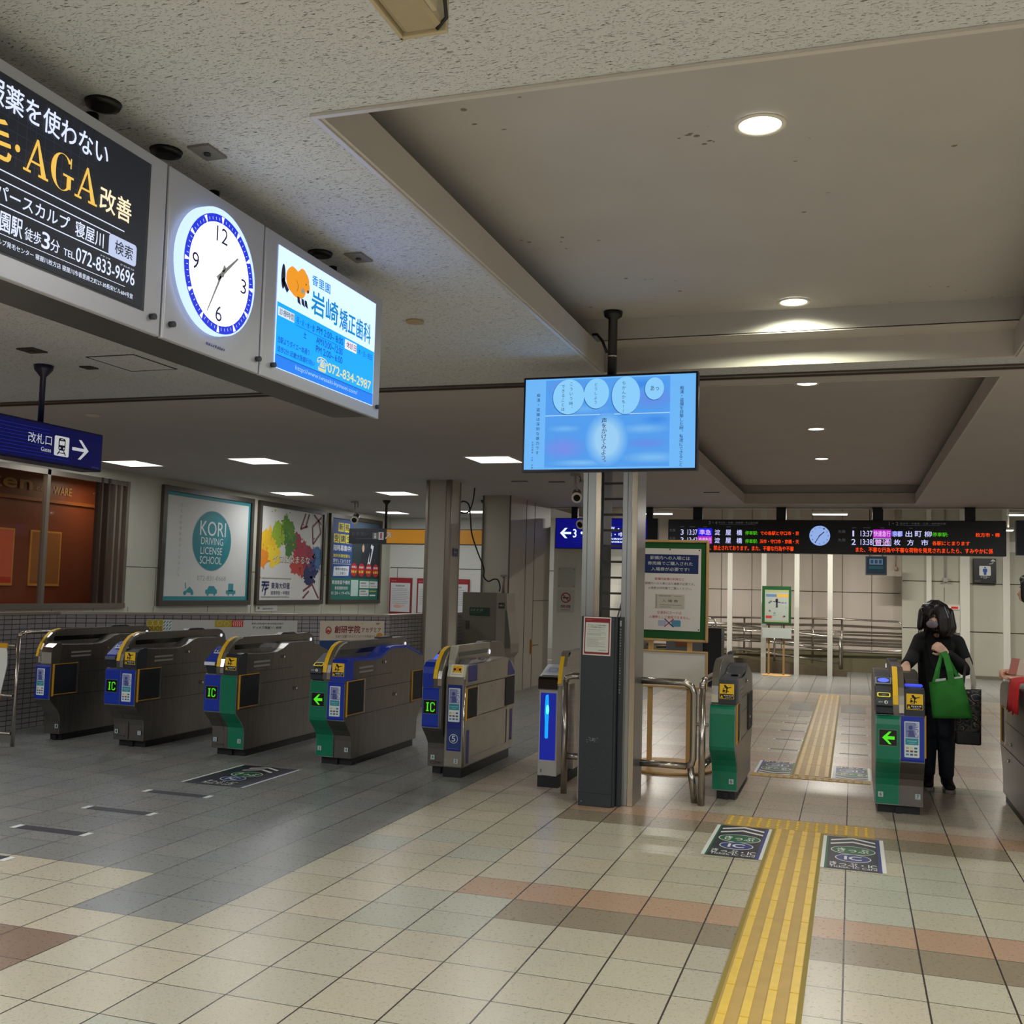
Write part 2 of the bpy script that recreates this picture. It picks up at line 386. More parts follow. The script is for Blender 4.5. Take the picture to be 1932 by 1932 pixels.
# ---------------------------------------------------------------- walls
grout = pm('dark_grout', (52, 48, 50), .8)
mauve = pm('mauve_grey_tile', (122, 114, 118), .38, noise=.07, nscale=9)
def brickmat(name, col1, col2, bw, bh, mort, mc):
    m = bpy.data.materials.new(name); m.use_nodes = True; nt = m.node_tree; b = nt.nodes['Principled BSDF']
    uv = nt.nodes.new('ShaderNodeUVMap'); br = nt.nodes.new('ShaderNodeTexBrick'); nt.links.new(uv.outputs[0], br.inputs['Vector'])
    br.offset = 0; br.inputs['Scale'].default_value = 1; br.inputs['Brick Width'].default_value = bw; br.inputs['Row Height'].default_value = bh
    br.inputs['Mortar Size'].default_value = mort; br.inputs['Mortar Smooth'].default_value = .0
    br.inputs['Color1'].default_value = lin(col1); br.inputs['Color2'].default_value = lin(col2); br.inputs['Mortar'].default_value = lin(mc)
    nt.links.new(br.outputs[0], b.inputs['Base Color']); b.inputs['Roughness'].default_value = .35
    bp = nt.nodes.new('ShaderNodeBump'); bp.inputs['Strength'].default_value = .5; bp.inputs['Distance'].default_value = .003; bp.invert = True
    nt.links.new(br.outputs['Fac'], bp.inputs['Height']); nt.links.new(bp.outputs[0], b.inputs['Normal'])
    return m
tilem = brickmat('mauve_wall_tile', (152, 146, 146), (140, 134, 136), .098, .048, .0035, (44, 40, 42))
def uvwall(name, P, z0, z1, th, mat, cap=None):
    """vertical slab along polyline P (x,y), front on the right-hand side"""
    V = []; F = []; UV = []; d = 0
    for i in range(len(P) - 1):
        a = Vector((*P[i], 0)); b = Vector((*P[i + 1], 0)); L_ = (b - a).length
        k = len(V); V += [(a.x, a.y, z0), (b.x, b.y, z0), (b.x, b.y, z1), (a.x, a.y, z1)]; F.append((k, k + 1, k + 2, k + 3)); UV += [(d, z0), (d + L_, z0), (d + L_, z1), (d, z1)]; d += L_
    me = bpy.data.meshes.new(name); me.from_pydata(V, [], F); uvl = me.uv_layers.new(name='UVMap')
    for i, q in enumerate(UV): uvl.data[i].uv = q
    me.materials.append(mat); o = bpy.data.objects.new(name, me); C.objects.link(o); return o
enc = [(-7.64, 3.2), (-7.64, 8.63), (-5.34, 11.57), (-5.30, 13.02), (-5.30, 14.6)]
o = uvwall('wall_tiled', enc, 0, 1.10, .1, tilem)
so = o.modifiers.new('solid', 'SOLIDIFY'); so.thickness = .14; so.offset = -1; o['kind'] = 'structure'
mb = MB(pm('steel_coping', (168, 160, 150), .28, .8))
for a, b_ in zip(enc[:-1], enc[1:]):
    d = (Vector(b_) - Vector(a)).normalized(); n = Vector((d.y, -d.x)) * .012
    q = -Vector((d.y, -d.x)) * .16
    P = [Vector(a) + n - d * .0, Vector(b_) + n + d * .0, Vector(b_) + q, Vector(a) + q]
    mb.prism([tuple(p) for p in P], 1.098, 1.122)
struct(mb, 'trim_3')
# left wall (shop front and poster wall) at x = -8.62
mb = MB(ivory)
mb.box((-8.85, 3, 0), (-8.62, 22.5, 1.13)); mb.box((-8.85, 10.80, 1.13), (-8.62, 22.5, 2.9)); mb.box((-8.85, 3, 2.66), (-8.62, 10.8, 2.9))
struct(mb, 'wall_left')
mb = MB(seam)
for y in (9.6, 10.28, 10.9, 11.4, 12.6, 13.7, 14.3, 15.0, 15.9, 16.6, 17.3, 18.0): mb.box((-8.622, y, .9), (-8.6185, y + .006, 1.12))
for y0, y1, z in ((10.8, 11.45, 1.62), (13.6, 13.8, 1.62), (15.88, 16.05, 1.62)): mb.box((-8.622, y0, z), (-8.6185, y1, z + .008))
for y in (11.42, 13.72): mb.box((-8.622, y, 1.12), (-8.6185, y + .006, 1.62))
struct(mb, 'trim_4')
# wall behind the stair enclosure
mb = MB(pm('white_wall_panel', (214, 214, 206), .45, noise=.02)); mb.box((-8.62, 18.6, 0), (-4.64, 18.75, 2.9)); struct(mb, 'wall_rear_left')
mb = MB(seam); mb.box((-8.6, 18.593, 1.82), (-4.7, 18.599, 1.832)); mb.box((-8.45, 18.593, .5), (-8.444, 18.599, 1.82)); mb.box((-6.2, 18.593, .5), (-6.19, 18.599, 2.8)); struct(mb, 'trim_5')
# long panelled pillar wall on the left of the passage
beige_w = pm('beige_wall_panel', (172, 166, 152), .5, noise=.03, nscale=2)
mb = MB(beige_w)
mb.box((-5.05, 13.99, 0), (-4.62, 16.03, 2.8)); struct(mb, 'wall_pier_left')
mb = MB(seam)
for y in (14.72, 15.15): mb.box((-4.622, y, 0), (-4.6165, y + .012, 2.8))
mb.box((-4.622, 15.16, 1.30), (-4.6165, 16.02, 1.307)); mb.box((-4.622, 15.16, .62), (-4.6165, 15.5, .63))
for x in (-5.048, -4.64): mb.box((x, 13.975, 0), (x + .02, 13.989, 2.8), pm('dark_joint', (86, 80, 72), .5))
struct(mb, 'trim_6')
mb = MB(pm('amber_plastic', (176, 120, 50), .4)); mb.box((-4.618, 15.06, .50), (-4.60, 15.11, .72)); mb.box((-4.60, 15.07, .52), (-4.594, 15.10, .70)); tag(mb.build('door_handle', loc=(-4.61, 15.08, .5)), 'small amber push plate on the tall beige pillar wall', 'handle')
# free-standing column beside the stair enclosure
mb = MB(beige_w)
mb.box((-5.045, 11.93, 0), (-4.73, 12.25, 2.8), ch=.0); 
o = struct(mb, 'wall_column')
cs = pm('column_steel_edge', (128, 118, 106), .3, .8)
for a, b_, nn in (((-5.062, 11.915, 0), (-5.015, 11.95, 2.8), 0), ((-4.79, 11.905, 0), (-4.715, 11.95, 2.8), 1), ((-4.74, 12.235, 0), (-4.72, 12.265, 2.8), 2)):
    q = MB(cs); q.box(a, b_, ch=.012); q.build('edge_strip', o)
mb = MB(pm('small_blue_plate', (44, 58, 80), .4)).at((-4.722, 12.03, 1.86), (0, 1, 0), (0, 0, 1)); mb.box((0, 0, 0), (.16, .10, .006)); mb.scrib(.02, .04, .14, .06, ink(160, 170, 180), .0066)
tag(mb.build('notice_plate', loc=(-4.72, 12.1, 1.9)), 'small dark blue plate on the free-standing beige column', 'plate')
# rear hall beyond the ceiling edge
rear = pm('rear_wall_panel', (200, 188, 176), .5, noise=.03, nscale=2)
mb = MB(rear); mb.box((-9, 21.95, 0), (.92, 22.15, 3.5)); struct(mb, 'wall_rear')
mb = MB(ivory); mb.box((.92, 21.72, 0), (7, 22.15, 3.5)); struct(mb, 'wall_rear_right')
mb = MB(ivory); mb.box((6.9, -8, 0), (7.0, 22, 3.5)); struct(mb, 'wall_right')
mb = MB(beige_w); mb.box((-9, 16.1, 3.45), (7, 22.2, 3.5)); struct(mb, 'ceiling')
pil = pm('pale_pilaster', (228, 226, 216), .5)
for i, (x0, x1) in enumerate(((1.36, 1.45), (1.96, 2.13), (2.71, 2.83), (3.6, 3.7))):
    mb = MB(pil); mb.box((x0, 21.64, 0), (x1, 21.72, 3.45)); struct(mb, 'wall_pilaster')
mb = MB(seam)
for x in (-3.2, -2.6, -1.98, -1.38, -.78, -.2, .36): mb.box((x, 21.942, .3), (x + .008, 21.949, 3.4))
mb.box((-5, 21.942, 1.58), (.9, 21.949, 1.592))
for x0, x1, zz in ((2.13, 2.71, (1.80, .88, .03)), (2.83, 3.6, (1.80, .88, .03)), (.93, 1.36, (1.83, .92)), (1.45, 1.96, (1.83,))):
    for z in zz: mb.box((x0, 21.712, z), (x1, 21.719, z + .014))
mb.box((1.46, 21.712, 2.35), (1.466, 21.719, 2.95)); mb.box((1.68, 21.712, 1.45), (1.686, 21.719, 1.72)); mb.box((2.83, 21.70, 2.42), (3.6, 21.719, 2.62), pil)
struct(mb, 'trim_7')
mb = MB(pm('skirting', (120, 112, 96), .5)); mb.box((.92, 21.70, 0), (7, 21.72, .06)); struct(mb, 'baseboard_rear')
# pier under the platform sign and the moving stair glimpsed past it
mb = MB(pil); mb.box((-4.58, 16.14, 0), (-4.08, 16.5, 2.5)); struct(mb, 'wall_pier')
ew = MB(pm('stair_side', (96, 92, 90), .4, .5))
ew.prism([(18.2, 0), (21.7, 0), (21.7, 2.5), (21.2, 2.5)], -5.8, -5.7, ax='x'); ew.prism([(18.2, 0), (21.7, 0), (21.7, 2.5), (21.2, 2.5)], -4.1, -4.0, ax='x')
for i in range(12): ew.box((-5.7, 18.3 + i * .27, 0), (-4.1, 18.3 + (i + 1) * .27, .2 + i * .2), pm('stair_tread', (180, 178, 172), .5))
es = thing('staircase', 'staircase seen past the steel pillar, below the blue platform sign', 'stairs', (-4.9, 18.3, 0)); ew.build('flight', es)
for x in (-5.75, -4.05):
    q = MB(black); q.tube([(x, 18.2, .85), (x, 18.6, .95), (x, 21.3, 3.0)], .035); q.build('handrail', es)
q = MB(glow(255, 255, 250, 1.6)); q.box((-4.9, 21.85, 2.85), (-4.2, 21.95, 2.95)); tag(q.build('wall_light', loc=(-4.5, 21.9, 2.9)), 'upper bright strip light behind the staircase and the steel pillar', 'light')
q = MB(glow(255, 255, 250, 1.6)); q.box((-4.9, 21.85, 2.6), (-4.3, 21.95, 2.72)); tag(q.build('wall_light', loc=(-4.5, 21.9, 2.66)), 'lower bright strip light behind the staircase and the steel pillar', 'light')

# ---------------------------------------------------------------- shop window on the left wall
win = thing('window_1', None, None, (-8.62, 9.2, 1.13)); win['kind'] = 'structure'
fr = pm('bronze_window_frame', (118, 110, 98), .35, .55)
mb = MB(fr); mb.box((-8.66, 3, 1.11), (-8.58, 10.8, 1.17)); mb.box((-8.66, 3, 2.62), (-8.60, 10.8, 2.68))
for y, wd in ((10.74, .05), (10.62, .035), (10.52, .03), (10.40, .035), (10.28, .025)): mb.box((-8.68, y, 1.13), (-8.585, y + wd, 2.68), fr if y > 10.45 else pm('bronze_dark', (70, 60, 52), .35, .5))
mb.box((-8.66, 9.40, 1.13), (-8.60, 9.45, 2.68)); mb.box((-8.66, 7.2, 1.13), (-8.60, 7.25, 2.68))
mb.build('window_frame', win)
gl = pm('shop_glass', (20, 10, 6), .03, trans=0, alpha=.16)
mb = MB(gl); mb.box((-8.64, 3, 1.17), (-8.632, 10.3, 2.62)); mb.build('glass', win)
redw = pm('red_brown_shop_wall', (122, 62, 36), .45, noise=.10, nscale=1.2)
mb = MB(redw); mb.box((-9.6, 3, .9), (-9.5, 12.0, 2.9)); mb.box((-9.5, 11.9, .9), (-8.86, 12.0, 2.9)); mb.box((-9.5, 3, .9), (-8.86, 11.9, 1.0)); mb.box((-9.5, 3, 2.75), (-8.86, 11.9, 2.85)); struct(mb, 'wall_shop')
mb = MB(pm('dado_rail_brown', (150, 88, 44), .4)); mb.box((-9.5, 3, 2.39), (-9.47, 11.9, 2.43)); struct(mb, 'trim_8')
mb = MB(pm('dull_gold_letters', (176, 136, 60), .45)).at((-9.49, 0, 0), (0, 1, 0), (0, 0, 1))
mb.text('Chicken', (8.45, 2.515, 10.13, 2.69), None, .06, .004); mb.text('co', (10.2, 2.52, 10.34, 2.57), None, 0, .004)
tag(mb.build('shop_lettering', loc=(-9.49, 9, 2.5)), 'gold lettering on the red-brown wall behind the shop window', 'lettering')
mb = MB(pm('dull_gold_letters', (176, 136, 60), .45)).at((-9.49, 0, 0), (0, 1, 0), (0, 0, 1)); mb.text('WARE', (10.48, 2.50, 10.80, 2.60), None, 0, .004)
tag(mb.build('shop_lettering', loc=(-9.49, 10.4, 2.45)), 'thin pale W lettering high in the right-hand shop pane', 'lettering')
for nm, y0, y1, pic in (('red', 9.25, 9.895, 1), ('ochre', 10.15, 10.665, 0)):
    mb = MB().at((-9.4985, y0, 1.355), (0, 1, 0), (0, 0, 1)); W = y1 - y0
    mb.box((0, 0, 0), (W, .68, .012), pm('gold_frame', (200, 140, 60), .4)); mb.rect(.02, .03, W - .02, .66, pm('poster_' + nm, (206, 96, 60) if pic else (150, 96, 44), .6), .0125)
    if pic:
        mb.rect(.02, .03, W - .02, .1, ink(190, 50, 30), .0135)
        for q in range(8): mb.ell(.12 + .3 * random.random(), .15 + .4 * random.random(), .05, .03, ink(*random.choice([(90, 40, 30), (230, 150, 110), (220, 200, 170), (60, 50, 60)])), .0137)
        mb.text('鶏', (.2, .35, .4, .52), ink(40, 20, 16), .02, .0145)
    tag(mb.build('shop_poster', loc=(-9.5, y0, 1.35)), 'orange-red picture poster hanging inside the shop window' if pic else 'plain ochre panel in a gold frame inside the shop window', 'poster')

# ---------------------------------------------------------------- ticket gates
FRONT = [(7.735, .065), (7.735, .20), (7.725, .245), (7.69, .29), (7.63, .345), (7.60, .375), (7.595, .40), (7.595, .672), (7.605, .688), (7.64, .70)]
BODY = [(7.74, .06), (7.74, .20), (7.73, .245), (7.695, .29), (7.635, .345), (7.605, .375), (7.60, .40), (7.60, .80), (7.615, .835), (7.65, .86), (7.72, .868), (8.08, .855), (8.22, .86),
        (8.32, .885), (8.42, .925), (8.48, .935), (8.80, .932), (9.02, .875), (9.16, .835), (9.20, .80), (9.20, .40), (9.18, .36), (9.12, .29), (9.08, .24), (9.07, .06)]
BODYL = [p for p in BODY if p[1] < .75 and p[0] < 8] + [(7.60, .692), (7.845, .692), (7.845, .866)] + [p for p in BODY if p[0] > 7.9]
FIN = [(7.590, .705), (7.590, .76), (7.605, .82), (7.635, .875), (7.675, .925), (7.725, .965), (7.79, .99), (7.86, 1.0), (9.0, 1.0), (9.06, .985), (9.11, .95), (9.135, .90), (9.14, .84)]
body_m = pm('gate_steel', (116, 111, 106), .34, .85, noise=.12, nscale=4, bump=.05, bscale=50, stretch=(1, 14, 1))
grey_edge = pm('satin_edge', (140, 146, 152), .4, .5)
led_bg = pm('led_panel', (4, 8, 4), .25)
led = glow(70, 205, 20, 1.5)
def warn(g, x0, x1):
    W = x1 - x0; q = MB().at((x0, 7.592, .735), (1, 0, 0), (0, .0, 1))
    q.box((0, 0, -.004), (W, .105, .002), yellow); q.rect(.003, .003, W - .003, .034, ink(20, 20, 22), .0028)
    cx = W / 2; k = ink(24, 22, 18)
    q.ell(cx - .012, .092, .008, .007, k, .003); q.line(cx - .012, .088, cx + .008, .072, .016, k, .003); q.line(cx + .0, .074, cx - .002, .040, .007, k, .003); q.line(cx + .006, .078, cx + .032, .083, .006, k, .003)
    q.line(cx - .018, .078, cx - .026, .066, .005, k, .003); q.ell(cx - .02, .056, .009, .008, k, .003); q.ring(cx - .016, .05, .014, .010, .003, k, .003); q.line(cx + .0, .058, cx + .014, .05, .006, k, .003)
    q.poly([(.006, .007), (.026, .007), (.016, .027)], yellow, .0035); q.scrib(.032, .018, W - .008, .028, ink(235, 235, 230), .0035); q.scrib(.04, .008, W - .016, .014, ink(190, 190, 186), .0035)
    return q.build('warning_sticker', g)
def poster(g, x0, x1, z0, z1, y=7.5905):
    W = x1 - x0; H = z1 - z0; q = MB().at((x0, y, z0), (1, 0, 0), (0, 0, 1))
    q.rrect(0, 0, W, H, .006, ink(222, 232, 236), .003); q.rect(.006, H * .55, W - .006, H - .007, ink(134, 142, 190), .0035)
    q.ell(W * .42, H * .83, .013, .014, ink(70, 74, 140), .004); q.poly([(W * .25, H * .57), (W * .72, H * .57), (W * .60, H * .76), (W * .30, H * .76)], ink(84, 88, 150), .004)
    q.line(W * .15, H * .72, W * .4, H * .735, .006, ink(70, 74, 140), .0042)
    q.text('PiTaPa', (W * .74, H * .58, W * .93, H * .96), ink(226, 232, 240), .01, .0044, rot=-1)
    q.rect(.006, H * .35, W - .006, H * .535, ink(52, 150, 164), .0035); q.scrib(W * .2, H * .44, W * .85, H * .47, ink(170, 220, 226), .004); q.scrib(W * .3, H * .39, W * .7, H * .41, ink(170, 220, 226), .004)
    cc = [(200, 190, 120), (226, 218, 170), (60, 110, 150), (110, 110, 120), (150, 60, 60), (40, 110, 80), (90, 150, 180), (60, 90, 160), (120, 130, 120)]
    for i in range(9):
        u = W * (.1 + .28 * (i % 3)); v = H * (.235 - .09 * (i // 3)); q.rect(u, v, u + W * .2, v + H * .052, ink(*cc[i]), .0038)
    return q.build('fare_card_poster', g)
def numplate(g, x, t, y=7.7345, z=.115, plate=True):
    q = MB().at((x, y, z), (1, 0, 0), (0, 0, 1))
    if plate: q.rect(0, 0, .034, .036, ink(176, 190, 192), .003)
    q.text(t, (.010, .007, .024, .030), ink(26, 30, 34), .01, .0038); return q.build('number_plate', g)
def slotplate(g, x0, x1):
    q = MB().at((x0, 7.7345, .085), (1, 0, 0), (0, 0, 1)); q.rect(0, 0, x1 - x0, .012, ink(46, 44, 40), .003); q.scrib(.004, .004, x1 - x0 - .004, .008, ink(140, 136, 120), .0035); q.build('maker_plate', g)
def shell(g, x0, x1, lo, mat, name, hi=None, bulge=0):
    pts = [p for p in FRONT if p[1] >= lo - 1e-6]
    if bulge: pts = [(p[0] - bulge * min(1, max(0, (p[1] - .2) / .2)), p[1]) for p in pts if p[1] < .6] + [(7.595 - bulge, .63), (7.60 - bulge, .665), (7.618 - bulge, .683), (7.65 - bulge, .69), (7.66, .69)]
    if lo > .3: pts = [(7.60, lo)] + [p for p in pts if p[1] > .39] if lo < .39 else pts
    q = MB(grey_edge); q.band(pts, x0, x1, -.003, grey_edge) if False else None
    pts = [(p[0] - .001, p[1]) for p in pts]
    pr = pts + [(p[0] + .02 if not bulge else max(p[0] + .02, 7.665) if p[1] > .35 else p[0] + .02, p[1] - (.012 if p[1] > .68 and bulge else 0)) for p in reversed(pts)]
    q = MB(grey_edge); q.prism(pr, x0 + .001, x1 - .001, ax='x')
    pts2 = [(p[0] - .004, p[1]) for p in pts]; pts2[0] = (pts2[0][0], pts2[0][1] + .006); pts2[-1] = (pts2[-1][0], pts2[-1][1] - .003)
    q.prism(pts2 + [(p[0] + .012, p[1] - (.006 if p[1] > .66 and bulge else 0)) for p in reversed(pts2)], x0 + .005, x1 - .005, mat, ax='x')
    return q.build(name, g)
def icface(g, x0, x1, arrow=False, z=.49, dy=0):
    cx = (x0 + x1) / 2; q = MB().at((cx - .056, 7.587 - dy, z), (1, 0, 0), (0, 0, 1))
    q.rect(-.003, -.003, .115, .107, grey_edge, .0015); q.rect(0, 0, .112, .104, led_bg, .003)
    if arrow:
        q.poly([(.018, .052), (.062, .094), (.078, .094), (.052, .063), (.098, .063), (.098, .041), (.052, .041), (.078, .010), (.062, .010)], led, .0045)
    else:
        q.rect(.030, .022, .040, .082, led, .0045); q.rect(.024, .018, .046, .026, led, .0045); q.rect(.024, .078, .046, .086, led, .0045)
        for a, b_ in (((.062, .026), (.062, .078)), ((.062, .078), (.068, .084)), ((.068, .084), (.086, .084)), ((.086, .084), (.092, .074)), ((.062, .026), (.068, .020)), ((.068, .020), (.086, .020)), ((.086, .020), (.092, .030))): q.line(*a, *b_, .008, led, .0045)
        q.rect(.088, .066, .096, .078, led, .0046); q.rect(.088, .026, .096, .038, led, .0046)
    return q.build('display_panel', g)
def reader_ic(g, x0, x1, lip):
    q = MB(dark); q.prism([(7.63, .693), (7.60, .76), (7.575, .765), (7.572, .790), (7.60, .80), (7.73, .90), (7.84, .915), (7.84, .693)], x0 + .004, x1, ax='x'); o = q.build('card_reader', g)
    q = MB(blue_pl); q.prism([(7.585, .796), (7.594, .812), (7.71, .898), (7.77, .918), (7.765, .905), (7.6, .79)], x0 + .006, x1 - .003, ax='x')
    q.at((x0 + .03, 7.672, .873), (1, 0, 0), (0, .116, .086)); q.text('IC', (.0, .0, .07, .03), ink(232, 238, 245), .02, .004); q.rrect(.004, -.022, .066, -.006, .006, ink(214, 226, 240), .004)
    q.build('touch_pad', o)
    q = MB(pm('reader_lip_' + ('white' if lip else 'dark'), (228, 232, 236) if lip else (88, 96, 112), .4)); q.box((x0 + .004, 7.566, .768), (x1 - .002, 7.60, .796), ch=.004); q.build('lip', o, bev=.004)
def reader_ticket(g, x0, x1):
    q = MB(dark); q.prism([(7.62, .693), (7.595, .70), (7.59, .74), (7.57, .755), (7.575, .785), (7.60, .80), (7.66, .835), (7.80, .90), (7.843, .90), (7.843, .693)], x0 + .004, x1, ax='x'); o = q.build('ticket_slot_unit', g)
    W = x1 - x0
    q = MB().at((x0 + .012, 7.607, .806), (1, 0, 0), (0, .06, .035)); q.rrect(0, 0, W - .024, .052, .012, pm('yellow_ring', (240, 226, 60), .4, em=(240, 226, 60), es=.35), .003); q.rrect(.008, .008, W - .032, .044, .008, black, .004); q.rect(.03, .018, W - .05, .024, ink(150, 150, 150), .0046); q.build('ticket_slot', o)
    q = MB().at((x0, 7.573, .757), (1, 0, 0), (0, 0, 1)); q.ell(W * .62, .020, .012, .012, ink(226, 228, 230), .004); q.line(W * .62, .012, W * .62 + .004, .028, .005, ink(30, 30, 34), .005); q.scrib(W * .18, .016, W * .46, .026, ink(200, 204, 206), .004); q.build('ticket_mark', o)
    return o
def flap(g, x, y0, y1, z0=.42, z1=.695, sd=1):
    q = MB().at((x, 0, 0), (0, sd, 0), (0, 0, 1)); a, b_ = (y0, y1) if sd > 0 else (-y1, -y0)
    q.box((a, z0, -.002), (b_, z1, .003), pm('flap_recess', (16, 20, 28), .6)); 
    q.rect(a + .0, z0, a + .014, z1, yel_edge, .006); q.rect(a, z1 - .006, b_, z1, yel_edge, .005); q.rect(a, z0, b_, z0 + .005, yel_edge, .005)
    q.box((a - .004, z0 - .01, -.001), (a + .008, z1, .010), yel_edge)
    q.box((b_ - .004, z0, -.001), (b_ + .008, z1 + .005, .012), chrome); o = q.build('door_flap', g); return o
def details(g, x, sd=1, seams=True):
    q = MB(seam).at((x, 0, 0), (0, sd, 0), (0, 0, 1))
    def R(y0, z0, y1, z1, mat=None, h=.0016):
        a, b_ = (y0, y1) if sd > 0 else (-y1, -y0); q.rect(a, z0, b_, z1, mat, h)
    if seams:
        R(7.97, .600, 8.95, .604); R(7.97, .708, 8.5, .711); R(7.63, .404, 9.0, .408); R(7.86, .07, 7.863, .40)
        for z in (.78, .745): R(7.84, z, 8.10, z + .018, pm('louvre', (166, 160, 152), .45, .5)); R(7.84, z - .003, 8.10, z, seam, .002)
    q.build('panel_joint', g)
    for (yy, zz) in ((8.28, .80), (8.52, .50)):
        q = MB(chrome); q.box((x - .002 * sd, yy, zz), (x + .004 * sd, yy + .07, zz + .03), pm('lock_plate', (100, 94, 88), .4, .7)); q.cyl((x, yy + .05, zz + .012), (x + .012 * sd, yy + .05, zz + .012), .011, chrome); q.build('lock', g)
def fin(g, xc, hw, prof=FIN, yel=True, sides=(1, -1)):
    q = MB(body_m); q.prism(prof, xc - hw, xc + hw, ax='x'); o = q.build('sensor_fin', g)
    arc = [p for p in prof if p[0] < 7.87 and p[1] > .7]
    if yel:
        q = MB(yellow); q.prism([(p[0] - .004, p[1] + .003) for p in arc[1:]] + [(p[0] + .01, p[1] - .01) for p in reversed(arc[1:])], xc - hw - .001, xc - .002, ax='x')
        for t in range(3): p = arc[2 + t]; q.at((xc - hw * .55, p[0] - .004, p[1] - .01), (1, 0, 0), (0, .35 + t * .3, 1)); q.rect(-.005, 0, .007, .012, ink(60, 40, 10), .003)
        q.build('yellow_guide_strip', o)
    q = MB(chrome); q.prism([(p[0] - .003, p[1] + .002) for p in arc] + [(p[0] + .012, p[1] - .01) for p in reversed(arc)], xc + (.004 if yel else -hw), xc + hw + .001, ax='x'); q.build('chrome_edge', o)
    for sd in sides:
        q = MB(black).at((xc + hw * sd, 0, 0), (0, sd, 0), (0, 0, 1)); a, b_ = (7.74, 8.99) if sd > 0 else (-8.99, -7.74)
        q.rrect(a, .895, b_, .935, .015, blk_gloss, .0015); q.build('sensor_window', o)
        q = MB(glow(235, 235, 245, 1.2)); q.cyl((xc + hw * sd, 9.05, .935), (xc + (hw + .006) * sd, 9.05, .935), .016); q.build('sensor_lamp', o)
    q = MB(dark); q.prism([(8.50, .999), (8.54, 1.016), (8.74, 1.016), (8.79, .999)], xc - hw * .8, xc + hw * .8, ax='x'); q.build('sensor_cap', o)
    return o
def core(g, x0, x1, prof=BODY, mat=None, kick=(7.80, 9.04), split=None):
    q = MB(mat or body_m)
    if split: q.prism(BODYL, x0, split, ax='x'); q.prism(prof, split, x1, ax='x')
    else: q.prism(prof, x0, x1, ax='x')
    o = q.build('body', g, bev=.004)
    q = MB(black); q.box((x0 + .02, kick[0], 0), (x1 - .02, kick[1], .062)); q.box(((x0 + x1) / 2 - .02, kick[0] - .02, 0), ((x0 + x1) / 2 + .02, kick[0], .05)); q.build('plinth', g)
    return o
def hood(g, x0, x1, mat):
    q = MB(mat); q.prism([(7.596, .692), (7.594, .80), (7.608, .838), (7.645, .866), (7.70, .876), (7.74, .874), (7.74, .692)], x0, x1 + .001, ax='x'); return q.build('hood', g, bev=.004)
def topdeck(g, x0, x1, mat):
    P = [(7.74, .869), (8.08, .857), (8.22, .862), (8.32, .887), (8.42, .927), (8.48, .938), (8.80, .935), (9.02, .878), (9.14, .842)]
    q = MB(mat); q.prism([(p[0], p[1] + .004) for p in P] + [(p[0], p[1] - .018) for p in reversed(P)], x0, x1 + .003, ax='x'); q.build('top_deck', g)

G = 'row of automatic ticket gates'
# gate 0: narrow end gate on the far left
g = thing('ticket_gate', 'leftmost ticket gate, narrow steel body with one blue poster panel', 'ticket gate', (-6.86, 8.4, 0), G)
core(g, -6.955, -6.79); fin(g, -6.93, .026, yel=True); 
q = MB(chrome); q.prism([(7.594, .70), (7.592, .80), (7.608, .845), (7.65, .875), (7.70, .885), (7.72, .86), (7.70, .70)], -6.90, -6.789, ax='x'); q.build('hood', g)
shell(g, -6.955, -6.79, .38, blue_pl, 'front_panel'); poster(g, -6.93, -6.845, .42, .655); flap(g, -6.79, 7.625, 7.93); details(g, -6.79); numplate(g, -6.83, '1')
# gate 1
def gate(xc, label, left, right, nums, hoodmat, deck=None, rear_flap=False, bulge=0):
    g = thing('ticket_gate', label, 'ticket gate', (xc, 8.4, 0), G); x0, x1 = xc - .16, xc + .155
    core(g, x0, x1, split=xc - .045); f = fin(g, xc - .012, .035)
    if left == 'ic': reader_ic(g, x0, xc - .05, hoodmat[1]); shell(g, x0, xc, .38, blue_pl, 'front_panel'); icface(g, x0, xc)
    else: reader_ticket(g, x0, xc - .05); shell(g, x0, xc, .065, green_pl, 'front_panel', bulge=bulge); icface(g, x0, xc, True, dy=bulge)
    hood(g, xc + .025, x1, hoodmat[0]); warn(g, xc + .038, x1 - .012)
    if right == 'poster': shell(g, xc, x1, .38, blue_pl, 'front_panel'); poster(g, xc + .025, xc + .12, .415, .655)
    else: shell(g, xc, x1, .065, green_pl, 'front_panel')
    if deck: topdeck(g, xc + .025, x1, deck)
    flap(g, x1, 7.625, 7.93); details(g, x1)
    if rear_flap: flap(g, x1, 8.93, 9.17)
    yl = 7.7345 if left == 'ic' else 7.728
    numplate(g, x0 + .02, nums[0], yl - .0); numplate(g, x1 - .055, nums[1], 7.728 if right == 'green' else 7.7345); slotplate(g, x0 + .04, x0 + .12)
    q = MB(seam); q.box((xc - .001, 7.733, .07), (xc + .001, 7.7395, .36)); q.build('panel_joint', g)
    q = MB(dark); q.prism([(7.75, .865), (8.0, .865), (8.3, .93), (8.3, .86), (7.75, .80)], x0 + .01, xc - .05, ax='x'); q.build('reader_deck', g)
    return g
gate(-6.04, 'second ticket gate from the left, blue card reader and blue poster panel', 'ic', 'poster', ('1', '2'), (dark, 0))
gate(-5.03, 'ticket gate with blue card side and plain green side, left of the arrow gate', 'ic', 'green', ('2', '3'), (dark, 1))
gate(-4.03, 'ticket gate with green arrow display and bright blue top deck', 'arrow', 'poster', ('3', '4'), (blue_pl, 0), blue_pl, True)
